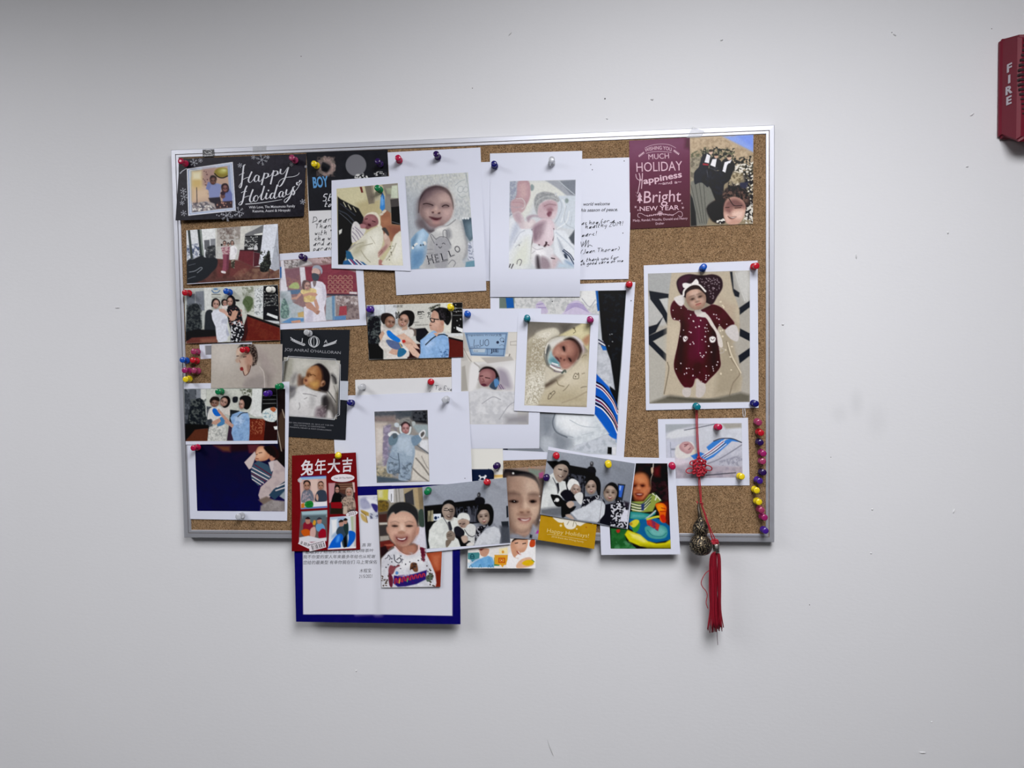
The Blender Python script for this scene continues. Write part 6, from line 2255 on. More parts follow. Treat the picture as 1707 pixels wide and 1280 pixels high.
# ------------------------------------------------------------------ cork notice board
BW, BH = 0.915, 0.61
ALU = mat('brushed_aluminium', (0.50, 0.51, 0.56), rough=0.5, metal=0.7, noise=(500, 0.02))
def cork_material():
    m = bpy.data.materials.new('cork'); m.use_nodes = True
    nt = m.node_tree; b = nt.nodes['Principled BSDF']; N = nt.nodes.new; Lk = nt.links.new
    b.inputs['Roughness'].default_value = 0.85; b.inputs['Specular IOR Level'].default_value = 0.15
    tc = N('ShaderNodeTexCoord')
    v = N('ShaderNodeTexVoronoi'); v.inputs['Scale'].default_value = 1000; v.inputs['Randomness'].default_value = 1
    Lk(tc.outputs['Object'], v.inputs['Vector'])
    sep = N('ShaderNodeSeparateColor'); Lk(v.outputs['Color'], sep.inputs[0])
    r = N('ShaderNodeValToRGB'); e = r.color_ramp.elements
    e[0].position = 0.0; e[0].color = (0.062, 0.036, 0.016, 1); e[1].position = 1.0; e[1].color = (0.37, 0.25, 0.142, 1)
    for pos, c in ((0.14, (0.135, 0.079, 0.038, 1)), (0.35, (0.212, 0.129, 0.065, 1)), (0.8, (0.278, 0.172, 0.09, 1))):
        q = e.new(pos); q.color = c
    Lk(sep.outputs[0], r.inputs[0])
    n = N('ShaderNodeTexNoise'); n.inputs['Scale'].default_value = 90; n.inputs['Detail'].default_value = 4
    Lk(tc.outputs['Object'], n.inputs['Vector'])
    mr = N('ShaderNodeMapRange'); mr.inputs[3].default_value = 0.72; mr.inputs[4].default_value = 1.22; Lk(n.outputs['Fac'], mr.inputs[0])
    mx = N('ShaderNodeMix'); mx.data_type = 'RGBA'; mx.blend_type = 'MULTIPLY'; mx.inputs[0].default_value = 1
    Lk(r.outputs[0], mx.inputs[6]); Lk(mr.outputs[0], mx.inputs[7]); Lk(mx.outputs[2], b.inputs['Base Color'])
    bp = N('ShaderNodeBump'); bp.inputs['Strength'].default_value = 0.5; bp.inputs['Distance'].default_value = 0.0006
    Lk(v.outputs['Distance'], bp.inputs['Height']); Lk(bp.outputs['Normal'], b.inputs['Normal'])
    return m
board = empty('notice_board', (0, WALL_Y, -BH / 2))
tag(board, 'cork notice board in a silver aluminium frame, crowded with pinned baby photos', 'notice board')
BOFF = Vector((0, -WALL_Y, BH / 2))
bm = bmesh.new(); box(bm, -BW / 2 + 0.004, BW / 2 - 0.004, CORK_Y, WALL_Y, -BH / 2 + 0.004, BH / 2 - 0.004)
bmesh.ops.translate(bm, verts=bm.verts[:], vec=BOFF)
obj_bm('cork_panel', bm, cork_material(), board)
# frame profile: (inset from the outer edge, y)
PROF = [(0, WALL_Y), (0, 0.0012), (0.0009, 0.0002), (0.0072, 0.0), (0.0074, 0.0016), (0.0081, 0.0016), (0.0083, 0.0002), (0.0118, 0.0002), (0.0124, 0.0008), (0.0124, WALL_Y)]
cn = [(-BW / 2, BH / 2, 1, -1), (BW / 2, BH / 2, -1, -1), (BW / 2, -BH / 2, -1, 1), (-BW / 2, -BH / 2, 1, 1)]
for k in range(4):
    a, b = cn[k], cn[(k + 1) % 4]; vs = []
    for c in (a, b):
        vs += [(c[0] + c[2] * i, y - WALL_Y, c[1] + c[3] * i + BH / 2) for i, y in PROF]
    n = len(PROF)
    fs = [(i, i + 1, n + i + 1, n + i) for i in range(n - 1)] + [(n - 1, 0, n, 2 * n - 1), tuple(range(n))[::-1], tuple(range(n, 2 * n))]
    o = mk('frame_rail', vs, fs, ALU, board)
    bmx = bmesh.new(); bmx.from_mesh(o.data); bmesh.ops.recalc_face_normals(bmx, faces=bmx.faces[:]); bmx.to_mesh(o.data); bmx.free()
# maker's badge on the top rail
def flat_on(y, pts):
    p = np.array(pts, float).reshape(-1, 2); return px2w(p[:, 0], p[:, 1], y)
BADGE = mat('badge_black', (0.012, 0.013, 0.018), rough=0.4, noise=(200, 0.1))
BWHITE = mat('badge_white', (0.75, 0.76, 0.78), rough=0.5, noise=(200, 0.02))
q = [(337.6, 249.6), (356.6, 248.8), (357.2, 260.6), (338.0, 261.6)]
f = flat_on(-0.0006, q); bk = flat_on(0.0002, q); off = np.array([0, WALL_Y, -BH / 2])
badge = mk('badge', np.concatenate([f, bk]) - off, [(0, 3, 2, 1), (4, 5, 6, 7), (0, 1, 5, 4), (1, 2, 6, 5), (2, 3, 7, 6), (3, 0, 4, 7)], BADGE, board)
class Plane:                                   # lets Ink write on a plain vertical plane
    def __init__(s, y, root, off): s.y = y; s.root = root; s.c = off
    def at(s, px, py, extra=0.0): return px2w(px, py, s.y - extra / 1000)
    def part(s, name, P, F, m, parent=None, smooth=False): return mk(name, np.asarray(P) - s.c, F, m, parent or s.root)
bp_ = Plane(-0.0006, board, off)
k = Ink((275, 235, 17.07))
k.stroke([1130, 300, 1150, 335, 1200, 365, 1245, 355, 1300, 330, 1320, 290, 1280, 262, 1215, 258, 1165, 270], 0.75, 0.35)
k.stroke([1240, 310, 1280, 340, 1340, 378], 1.0, 0.5)
k.text('Quartet', 1100, 430, 1362, 418, 38, bold=0.01)
k.disc(1378, 382, 9)
k.build(bp_, 'lettering', BWHITE, 0.08, badge)

# ------------------------------------------------------------------ papers pinned to the board, from the cork outwards
def pic(sh, quad, key, dens=1.3, name='printed_picture', lift=0.1, label=None):
    v, t = PAINT.get(key, ((0, 0, 1), 'F 888888'))
    return picture(sh, quad, v, t, dens, name, lift, label)
S = {}
def sheet(key, *a, **kw):
    S[key] = Sheet(*a, **kw); return S[key]

# --- upper middle, back layers
u = sheet('U', 'photo_print', [(817, 478), (1059, 470), (1040, 762), (822, 768)], (0.2, 0.2, 0.6, 0.4), 'large white-bordered photo of a blue-striped hospital blanket, mostly covered by other prints', 'photo')
pic(u, [(832, 487), (1044, 483.7), (1027, 758.7), (833, 750)], 'U')
n_ = sheet('N', 'greeting_card', [(795, 270.5), (1053.3, 262.2), (1047.8, 465), (800, 468.5)], (0.9, 0.7, 1.6, 1.2), 'open white greeting card with a printed and handwritten wish for a healthy 2019', 'card', mat=PAPER)
j = sheet('J', 'greeting_card', [(510.7, 254.4), (646.5, 249.5), (649.5, 416), (516.6, 421)], (0.4, 0.4, 0.6, 0.6), 'black birth card reading BOY above a handwritten white letter', 'card', mat=CREAM)
pic(j, [(510.7, 254.4), (646.5, 249.5), (648.3, 346.3), (515.2, 351.6)], 'J', name='black_panel')
y_ = sheet('Y', 'note_card', [(592, 633), (800, 627), (802, 750), (596, 756)], (0.3, 0.3, 0.3, 0.3), 'cream note beginning To Evan, peeking out above the teddy-suit baby sheet', 'card', mat=CREAM)
z_ = sheet('Z', 'greeting_card', [(702, 749), (838, 746.5), (841, 850), (706, 852)], (0.5, 0.8, 1.2, 0.6), 'cream card with a navy panel and white rocking horse, mostly covered', 'card', mat=CREAM)
pic(z_, [(702, 749), (838, 746.5), (841, 850), (706, 852)], 'Z', dens=1.2, name='card_print')
w_ = sheet('W', 'photo_sheet', [(752, 515), (902, 514), (899, 747.4), (754, 748)], (1.0, 0.9, 1.4, 1.0), 'white sheet with a photo of a newborn under a blue LUO name card', 'photo', bulge=22)
pic(w_, [(768, 554), (884, 553), (881, 707.5), (769, 707)], 'W')
x_ = sheet('X', 'photo_sheet', [(553, 660), (781, 652), (787.2, 806), (561, 812)], (0.3, 3.8, 5.0, 2.6), 'white sheet with a small photo of a baby in a fluffy bear suit', 'photo')
pic(x_, [(624, 686), (712.7, 683.3), (716, 802.7), (628, 804.8)], 'X')
h_ = sheet('H', 'birth_announcement', [(467.7, 549.8), (583.3, 549.5), (576, 733.3), (465, 727)], (0.6, 1.2, 2.8, 0.9), 'charcoal birth announcement card with a sleeping swaddled newborn', 'card', mat=ink('1d2026', 0.4))
pic(h_, [(473, 595), (567, 601), (561.5, 698.5), (466, 693)], 'H')
l_ = sheet('L', 'photo_sheet', [(646, 254), (800.8, 245.8), (810.7, 484.3), (660.8, 492.1)], (1.0, 1.3, 1.8, 1.4), 'white sheet with a laughing baby whose shirt reads HELLO', 'photo', bulge=48)
pic(l_, [(675.4, 293.9), (780, 287.3), (791.6, 444.4), (684.9, 449.3)], 'L')
p_ = sheet('P', 'photo_sheet', [(816.8, 255.8), (970.6, 251.4), (966.6, 494.6), (817, 495)], (1.5, 1.5, 2.2, 2.2), 'white sheet with a pale photo of a bare newborn having an arm held', 'photo', bulge=60)
pic(p_, [(849.6, 301.7), (959.6, 299.5), (957, 448), (848, 448.7)], 'P')
i_ = sheet('I', 'photo_print', [(465.8, 422.9), (603.5, 413.5), (611.1, 541.8), (467, 549.4)], (1.0, 1.0, 1.6, 1.4), 'photo of a masked adult in white coat holding a baby in yellow', 'photo')
pic(i_, [(466.4, 434), (591.5, 425), (599.4, 531.9), (467.6, 540)], 'I')
k_ = sheet('K', 'photo_print', [(552.7, 300.7), (673.8, 292), (684.6, 451.7), (552.7, 447.2)], (2.2, 3.2, 7.0, 3.6), 'white-bordered photo of a newborn in cream blanket with blue striped hem', 'photo')
pic(k_, [(561, 314.6), (663, 305.2), (671.9, 442.5), (563.5, 441)], 'K')
bb = sheet('BB', 'photo_print', [(863.7, 522.5), (998.3, 525.5), (991.3, 691), (856.8, 684.5)], (2.0, 2.0, 4.2, 5.0), 'white-bordered photo of a wide-eyed newborn in a fleecy cream blanket', 'photo')
pic(bb, [(880, 536), (984.5, 539.5), (978, 678.7), (874, 675.5)], 'BB')
ab = sheet('AB', 'photo_print', [(610.8, 508.6), (770.8, 504), (772.6, 595), (615, 599.6)], (1.2, 2.0, 3.0, 2.2), 'photo of a woman in pale blue with glasses reaching to a baby, Chinese sign behind', 'photo', bow=(0, -0.4))
pic(ab, [(610.8, 508.6), (770.8, 504), (772.6, 595), (615, 599.6)], 'AB')
# --- upper right
q_ = sheet('Q', 'greeting_card', [(1048.9, 234.6), (1256, 224.4), (1255, 373), (1050, 382)], (1.0, 0.8, 1.0, 1.0), 'maroon holiday card with a photo of people in dark suits outdoors', 'card', mat=ink('5a1438', 0.35))
pic(q_, [(1048.9, 234.6), (1150, 229.2), (1150.6, 377.3), (1050, 382)], 'Q1', name='greeting_panel', label='maroon panel with pink lettering')
pic(q_, [(1150, 229.2), (1256, 224.4), (1255, 373), (1150.6, 377.3)], 'Q2', dens=1.5)
r_ = sheet('R', 'photo_print', [(1073, 442.3), (1263, 434.2), (1264.6, 679.7), (1076.8, 683.7)], (1.2, 1.2, 1.4, 2.0), 'large white-bordered photo of a baby in a dotted burgundy sleepsuit', 'photo')
pic(r_, [(1080, 456), (1250, 450.6), (1250, 670), (1082.5, 672.7)], 'R')
s_ = sheet('S', 'photo_print', [(1096.7, 698.6), (1247, 696.2), (1249.6, 808.9), (1100, 809.8)], (0.8, 0.8, 1.0, 0.8), 'pale photo of a swaddled newborn under a blue stripe, behind the red knot cord', 'photo')
pic(s_, [(1109, 707), (1236.4, 705), (1238, 795.7), (1111.5, 798)], 'S')
# --- left column
g_ = sheet('G', 'photo_print', [(308, 642), (482.4, 636), (478.5, 868), (317, 865)], (1.2, 1.6, 2.4, 2.0), 'white-bordered photo, mostly dark navy, with a sleeping baby at its right edge', 'photo')
pic(g_, [(322, 652), (475.5, 648), (474.7, 852.5), (328.7, 851.5)], 'G')
f_ = sheet('F', 'photo_print', [(305.6, 639), (461.5, 637.5), (462.8, 739.4), (309.5, 741)], (2.4, 2.2, 3.0, 2.8), 'photo of a woman in pale blue facing a baby, dark cabinet at right', 'photo')
pic(f_, [(306, 648), (461.5, 646.6), (462.6, 734.2), (309.2, 735.6)], 'F')
d_ = sheet('D', 'photo_print', [(332.3, 574), (420, 570), (421, 594), (334.5, 598.5)], (0.4, 0.4, 0.4, 0.4), 'small corner of a white-bordered grey photo behind the baby profile photo', 'photo')
pic(d_, [(341, 576), (419, 573), (419, 588), (342.5, 591.5)], 'D')
e_ = sheet('E', 'photo_print', [(352.6, 573.5), (470.8, 573.5), (470, 646.4), (351.6, 647)], (2.8, 2.6, 3.2, 3.2), 'beige photo of a baby in profile with one red pin in it', 'photo')
pic(e_, [(352.6, 573.5), (470.8, 573.5), (470, 646.4), (351.6, 647)], 'E')
c_ = sheet('C', 'photo_print', [(307, 481), (463, 474.5), (467.4, 567), (310, 572.5)], (2.0, 2.0, 3.6, 3.6), 'photo of a person in white and a woman in black with a baby', 'photo')
pic(c_, [(307, 481), (463, 474.5), (467.4, 567), (310, 572.5)], 'C')
b_ = sheet('B', 'photo_print', [(310.6, 383.9), (463, 373.1), (466.2, 464.6), (311.7, 473.7)], (1.2, 1.4, 4.8, 5.0), 'photo of two people and a baby standing in a clinic lobby, red counter behind', 'photo')
pic(b_, [(310.6, 383.9), (463, 373.1), (466.1, 463.6), (311.7, 472.7)], 'B', dens=1.5)
a_ = sheet('A', 'greeting_card', [(299.4, 264.7), (510.6, 256.2), (506.7, 360.5), (292.6, 367.5)], (2.6, 2.0, 3.4, 9.0), 'black chalkboard-style card lettered Happy Holidays with snowflakes and a family photo', 'card', mat=ink('1b1b22', 0.3))
pic(a_, [(299.4, 264.7), (510.6, 256.2), (506.7, 360.5), (292.6, 367.5)], 'A', dens=1.4, name='chalkboard_print')
# --- bottom row
t_ = sheet('T', 'photo_print', [(996, 761), (1124.8, 763.7), (1134, 924), (1002.2, 924.9)], (1.0, 1.6, 6.0, 5.0), 'white-bordered photo of a baby playing in a colourful activity seat', 'photo')
pic(t_, [(1011, 772), (1112.5, 772.3), (1118.4, 914.8), (1018, 914.5)], 'T')
ag = sheet('AG', 'greeting_card', [(488, 814), (766, 806), (767.7, 1040.5), (493.6, 1036.2)], (2.2, 2.4, 12.0, 10.0), 'large open white card with a navy border and handwritten Chinese lines', 'card', mat=CREAM, fold=(0.49, 1.5), thick=0.5)
pic(ag, [(488, 814), (766, 806), (767.7, 1040.5), (493.6, 1036.2)], 'AG', name='inside_print', dens=1.0)
ae = sheet('AE', 'leaflet', [(781, 886), (893, 884), (892.4, 947.3), (778.9, 947.3)], (2.4, 2.4, 4.6, 4.6), 'small leaflet with two children and orange and teal speech bubbles', 'leaflet')
pic(ae, [(781, 886), (893, 884), (892.4, 947.3), (778.9, 947.3)], 'AE', dens=1.6)
ad = sheet('AD', 'photo_card', [(838, 782), (911, 776), (898.5, 899.5), (841, 896)], (1.8, 1.8, 4.4, 4.2), 'close-up photo card of a grinning child between the two black-and-white family photos', 'photo')
pic(ad, [(838, 782), (911, 776), (898.5, 899.5), (841, 896)], 'AD', dens=1.5)
aa = sheet('AA', 'greeting_card', [(909, 800), (1001, 812), (990.6, 915), (896.3, 899.6)], (2.0, 2.0, 5.4, 5.0), 'mustard yellow card printed Happy Holidays!', 'card', mat=ink('b98a1c', 0.4))
pic(aa, [(909, 800), (1001, 812), (990.6, 915), (896.3, 899.6)], 'AA', name='mustard_print')
ah = sheet('AH', 'photo_print', [(628.4, 816.4), (741, 810), (734.2, 978), (635.8, 979.7)], (4.6, 5.0, 13.5, 12.5), 'photo of a laughing toddler in a patterned sweatshirt, hanging below the board', 'photo')
pic(ah, [(628.4, 816.4), (741, 810), (734.2, 978), (635.8, 979.7)], 'AH', dens=1.4)
af = sheet('AF', 'new_year_card', [(486.6, 759.3), (593.2, 754.1), (600.6, 916), (486.3, 918.9)], (4.2, 4.2, 9.0, 10.0), 'red Year of the Rabbit card with four small photos and white Chinese characters', 'card', mat=ink('6d0d1c', 0.4))
pic(af, [(486.6, 759.3), (593.2, 754.1), (600.6, 916), (486.3, 918.9)], 'AF', dens=1.6, name='card_print')
ac = sheet('AC', 'photo_print', [(704, 811.6), (844, 796), (851, 907), (710.8, 920.6)], (6.4, 4.6, 6.8, 12.0), 'black-and-white family photo of a man and woman with a baby in a cap', 'photo')
pic(ac, [(704, 811.6), (844, 796), (850.9, 905), (710.8, 915)], 'AC', dens=1.5)
vv = sheet('V', 'photo_print', [(914.1, 744.5), (1060, 771.5), (1046, 881.8), (900, 857.3)], (2.6, 2.6, 6.5, 6.0), 'tilted black-and-white family photo of a man and two women with a baby', 'photo')
pic(vv, [(913.6, 749.8), (1058.7, 772.5), (1044.5, 881.4), (900, 857.3)], 'V', dens=1.5)

# ------------------------------------------------------------------ lettering on the cards
WHITE = ink('dcdde4'); GREYW = ink('a9abb4'); DARK = ink('2b2c34'); PINKW = ink('dcb8c6'); BLUEW = ink('5f9ad0')
def flake(k, x, y, r, w=0.7, arms=6, rot=0.3):
    for i in range(arms):
        a = rot + i * 2 * math.pi / arms; c, s = math.cos(a), math.sin(a)
        k.stroke([x, y, x + r * c, y + r * s], w, w * 0.6, smooth=False)
        for f in (0.55, 0.8):
            for sg in (-1, 1):
                b = a + sg * 0.9; q = r * 0.26
                k.stroke([x + f * r * c, y + f * r * s, x + f * r * c + q * math.cos(b), y + f * r * s + q * math.sin(b)], w * 0.8, w * 0.5, smooth=False)
# black chalkboard card
k = Ink(V1)
A_ = [[890, 283, 872, 300, 862, 380, 855, 450, 846, 510, 833, 532, 822, 515, 850, 470], [822, 398, 850, 382, 880, 372],
      [960, 358, 940, 400, 922, 450, 938, 476, 965, 455, 985, 425], [850, 450, 900, 425, 945, 412],
      [1035, 405, 1010, 396, 988, 425, 988, 458, 1008, 464, 1032, 430, 1036, 404], [1036, 404, 1030, 450, 1048, 462, 1078, 425],
      [1095, 372, 1082, 420, 1068, 480, 1062, 502], [1080, 430, 1100, 382, 1130, 380, 1132, 405, 1108, 428, 1088, 425],
      [1130, 415, 1160, 400, 1188, 352], [1192, 345, 1180, 400, 1166, 460, 1158, 494], [1178, 405, 1198, 358, 1230, 354, 1232, 380, 1206, 402, 1186, 398],
      [1230, 392, 1255, 370, 1268, 332], [1268, 330, 1262, 370, 1280, 384, 1305, 370, 1338, 318], [1350, 310, 1332, 370, 1308, 440, 1275, 500, 1248, 516, 1240, 490, 1262, 450, 1320, 422, 1400, 412, 1450, 392, 1465, 370],
      [908, 508, 890, 545, 874, 610, 862, 670, 846, 706, 828, 716, 820, 700, 850, 672], [845, 585, 870, 572, 905, 570],
      [972, 548, 952, 600, 936, 655, 948, 684, 972, 668, 990, 640], [865, 640, 910, 622, 955, 615],
      [1005, 612, 982, 635, 980, 668, 1002, 676, 1024, 650, 1020, 618, 1005, 612], [1020, 640, 1045, 620, 1078, 560, 1092, 515],
      [1092, 512, 1076, 570, 1058, 632, 1066, 660, 1090, 645, 1112, 600], [1120, 585, 1108, 630, 1118, 652, 1145, 630],
      [1200, 590, 1176, 588, 1156, 615, 1158, 642, 1178, 642, 1200, 600], [1232, 498, 1214, 560, 1198, 620, 1208, 646, 1235, 625],
      [1292, 570, 1268, 572, 1250, 600, 1252, 628, 1272, 625, 1294, 580], [1294, 575, 1286, 615, 1300, 630, 1325, 600],
      [1332, 548, 1322, 590, 1338, 604, 1362, 590, 1388, 548], [1396, 540, 1380, 590, 1358, 640, 1322, 684, 1304, 680, 1312, 655, 1350, 630, 1395, 590],
      [1418, 515, 1398, 530, 1402, 556, 1414, 580, 1402, 606, 1384, 600], [1412, 575, 1440, 545, 1462, 510, 1468, 490, 1450, 472, 1438, 482, 1444, 500, 1466, 498, 1486, 476, 1490, 458, 1474, 452, 1466, 470]]
for st in A_: k.stroke(st, 0.8, 2.6, vary=True)
k.disc(1136, 560, 9)
k.stroke([890, 706, 1050, 692, 1180, 674, 1280, 656], 1.4, 0.5)
k.text('With Love, The Matsumoto Family', 928, 752, 1420, 738, 27, bold=0.005)
k.text('Kazuma, Asami & Hiroyuki', 968, 793, 1368, 782, 27, bold=0.005)
k.build(S['A'], 'lettering', WHITE)
k = Ink(V1)
for (x, y, r) in ((340, 262, 42), (410, 240, 24), (1065, 232, 62), (975, 205, 24), (1130, 205, 20), (690, 826, 66), (820, 790, 58), (232, 802, 32), (228, 566, 34), (238, 628, 40), (215, 692, 26), (1502, 680, 30), (832, 292, 26), (1380, 282, 22), (1535, 305, 16)):
    flake(k, x, y, r, 0.8)
for i in range(12): k.disc(585 + i * 24, 822 + 9 * math.sin(i * 2), 7)
k.stroke([192, 380, 215, 355, 245, 335, 265, 325], 2.0, 1.2)
k.build(S['A'], 'chalk_pattern', GREYW)
# birth card and its letter
k = Ink(V2); k.text('BOY', 114, 424, 244, 412, 88, bold=0.03); k.build(S['J'], 'lettering', BLUEW)
k = Ink(V2)
k.hand('Stra', 188, 540, 58, 1.5, slope=-0.06, seed=3); k.hand('to ge', 208, 586, 44, 1.3, slope=-0.05, seed=4)
k.build(S['J'], 'script_lettering', WHITE)
k = Ink(V2)
for i, (t, x, y) in enumerate((('Dear Dr. J', 104, 722), ('Thank you', 126, 772), ('with "tu', 122, 828), ('she was', 120, 876), ('and acup', 112, 918), ('Paramedic', 110, 962))):
    k.hand(t, x, y, 46 if i == 0 else 38, 0.95, slope=-0.05, seed=i, adv=0.9)
k.build(S['J'], 'handwriting', DARK)
# open white card
k = Ink(V4)
k.text('world welcome', 784, 516, 988, 512, 25, shear=0.3, bold=0.012); k.text('his season of peace.', 770, 562, 1050, 556, 25, shear=0.3, bold=0.012)
k.build(S['N'], 'lettering', ink('33343c'))
k = Ink(V4)
for i, (t, x, y, z) in enumerate((('as hoe for a', 772, 662, 30), ('healthy 2019!', 800, 690, 32), ('ears!', 772, 752, 32), ('(Jean Thorer)', 766, 880, 30), ('a, thank you for', 766, 944, 26), ('ch good care of me', 766, 970, 25))):
    k.hand(t, x, y, z, 0.95, slope=-0.08, seed=20 + i, adv=0.86)
k.stroke([770, 790, 778, 830, 790, 790, 782, 820, 800, 800, 812, 775, 800, 830, 815, 800, 830, 780, 822, 832, 836, 815, 858, 826], 0.8)
for (x, y) in ((845, 203), (857, 242), (1100, 175), (1090, 725)): k.disc(x, y, 4)
k.build(S['N'], 'handwriting', DARK)
# name card in the newborn photo
k = Ink(B4)
k.text("Congratulations, it's a boy!", 82, 366, 298, 364, 12); k.text('大兔', 302, 368, 350, 366, 14)
k.stroke([140, 392, 136, 440, 178, 436], 0.8, smooth=False); k.stroke([185, 395, 184, 425, 194, 440, 208, 432, 210, 394], 0.8)
k.stroke([236, 392, 222, 405, 222, 432, 238, 440, 250, 425, 246, 398, 236, 392], 0.8)
k.text('JIE', 262, 491, 326, 489, 26, bold=0.02); k.text('DOB 06 20', 112, 455, 190, 452, 9); k.text('boy', 138, 484, 170, 483, 9)
k.disc(318, 414, 11); k.stroke([335, 390, 350, 380, 365, 388, 362, 405, 345, 408, 335, 390], 0.6); k.stroke([330, 440, 350, 432, 370, 440], 0.5); k.disc(362, 408, 6)
k.build(S['W'], 'lettering', ink('27304a'))
k = Ink(B8); k.hand('To Evan', 985, 188, 46, 0.85, slope=0.05, seed=2, adv=0.8); k.stroke([930, 215, 945, 198], 0.7, smooth=False)
k.build(S['Y'], 'handwriting', ink('5a5c66'))
k = Ink(B8); k.disc(1312, 1134, 5); k.build(S['X'], 'pin_hole', DARK)
for q in ((403, 170), (928, 165)):
    k = Ink(B5); k.disc(*q, 4); k.build(S['U'], 'pin_hole', DARK)
# HELLO on the baby's shirt
for bold, col, lf in ((0.025, '3c3c44', 0.2), (-0.028, 'bdbcbe', 0.27)):
    k = Ink(V3)
    for ch, x0, y0, x1, y1, h in (('H', 337, 962, 386, 950, 66), ('E', 392, 950, 424, 943, 62), ('L', 440, 942, 488, 930, 62), ('L', 500, 908, 540, 894, 48), ('O', 548, 878, 590, 860, 50)):
        k.text(ch, x0, y0, x1, y1, h, bold=bold)
    k.build(S['L'], 'lettering', ink(col), lf)
# charcoal announcement
k = Ink(B2)
for rx, ry, w in ((54, 54, 1.0), (34, 54, 2.2)):
    t = np.linspace(0, 2 * np.pi, 25); k.stroke(np.stack([447 + 0 + rx * np.cos(t) * (1 if rx > 40 else 1), 180 + ry * np.sin(t)], 1).ravel(), w)
k.stroke([446, 128, 446, 232], 0.6, smooth=False)
k.text('J', 308, 178, 332, 180, 36); k.text('A', 550, 192, 584, 195, 34)
for i in range(9):
    k.disc(215 + i * 17, 142 + 70 * (i / 9) ** 0.8, 12, 5, 55); k.disc(222 + i * 15, 160 + 62 * (i / 9) ** 0.8, 12, 5, -10)
    k.disc(672 - i * 15, 172 + 48 * (i / 9) ** 0.8, 12, 5, -55); k.disc(662 - i * 14, 190 + 40 * (i / 9) ** 0.8, 12, 5, 5)
for d in (0, 13):
    P = [(185, 328 + d), (668, 358 + d), (676, 392 + d * .4), (716 - d, 410 + d * .4), (706 - d, 925 - d), (668, 938 - d), (655, 972 - d)]
    k.stroke(np.array(P).ravel(), 0.9 if d == 0 else 0.45, smooth=False)
    k.stroke([185, 328 + d, 176 + d * .3, 362 + d * .5, 136 + d, 376 + d * .4, 120 + d, 580], 0.9 if d == 0 else 0.45, smooth=False)
k.stroke([655, 972, 200, 930], 0.9, smooth=False); k.stroke([655, 960, 200, 918], 0.45, smooth=False)
k.build(S['H'], 'border_and_monogram', ink('c9cbcf'))
k = Ink(B2)
k.text("JOJI ANRAÎ O'HALLORAN", 148, 270, 718, 306, 28, bold=0.008)
k.text('ARRIVED ON DECEMBER 30, 2015 AT 7:50 PM', 120, 1000, 642, 1038, 13); k.text('3350 GRAMS, 53 CENTIMETERS', 242, 1032, 560, 1056, 13); k.text("YOUR PARENTS, HENRY & AIKO O'HALLORAN", 130, 1046, 622, 1086, 13)
k.build(S['H'], 'lettering', ink('8f9096'))
# maroon card
k = Ink(V5)
k.text('WISHING YOU', 276, 388, 546, 378, 36, arc=22, bold=0.005); k.stroke([275, 345, 340, 318, 430, 305, 520, 312, 590, 345], 0.6); k.stroke([285, 400, 350, 385, 420, 380, 500, 385, 545, 392], 0.6)
for x, y, s in ((240, 410, 1), (595, 390, -1)):
    for i in range(5): k.disc(x + (i - 2) * 11, y - s * (i - 2) * 8, 13, 4, 60 * s); 
    k.stroke([x - 30, y + 24 * s, x + 26, y - 22 * s], 0.9)
k.text('MUCH', 312, 462, 520, 450, 54, bold=0.0); k.text('HOLIDAY', 190, 588, 655, 572, 96, bold=0.0)
k.stroke([215, 600, 225, 640, 222, 700, 205, 790, 195, 810], 1.4, 1.0); k.stroke([182, 610, 190, 650, 215, 670, 240, 660], 1.0); k.stroke([250, 600, 246, 680, 240, 760], 1.3); k.stroke([215, 680, 250, 668], 1.0)
k.text('appiness', 262, 712, 652, 640, 62, bold=0.022, shear=0.08)
k.text('~and a~', 412, 722, 646, 700, 30, bold=0.01)
k.text('Bright', 262, 905, 640, 888, 122, bold=0.0, shear=0.1)
k.text('NEW YEAR', 222, 986, 622, 972, 46, bold=0.01)
k.text('Mady, Randal, Priscilla, Donald and Henry', 154, 1094, 708, 1070, 24); k.text('Draher', 385, 1126, 472, 1120, 24)
k.fill([222, 795, 198, 845, 246, 845]); k.fill([222, 825, 194, 884, 250, 884]); k.fill([216, 884, 228, 884, 228, 905, 216, 905])
for x, y in ((180, 945), (660, 952), (205, 978), (652, 908)):
    for i in range(5):
        a = i * 2 * math.pi / 5; r = 15 if y > 940 and x != 205 else 8
        k.stroke([x, y, x + r * math.cos(a), y + r * math.sin(a)], 1.0, 0.3, smooth=False)
k.stroke([225, 1050, 205, 1045, 205, 1015, 235, 1010, 290, 1035, 350, 1030, 430, 1010, 510, 1025, 570, 1020, 620, 990, 650, 1000, 655, 1035, 630, 1045, 615, 1030], 0.7)
for i in range(14): k.disc(300 + i * 20, 1035 - 12 * math.sin(i * 0.24 * 1) - i * 0.5, 10, 4, 60 + 50 * (i % 2))
flake(k, 430, 1010, 26, 0.8, 8)
for i in range(9): k.disc(185 + (i * 47) % 75, 795 + (i * 29) % 100, 2.5)
k.build(S['Q'], 'lettering', PINKW)
# mustard card
k = Ink(C5)
k.text('Happy Holidays!', 213, 990, 682, 1052, 44, bold=-0.004); k.text('2016 from the Wong Family', 264, 1046, 626, 1108, 19)
k.stroke([215, 1015, 300, 1020, 660, 1080], 0.5)
k.build(S['AA'], 'lettering', ink('e3cd84'))
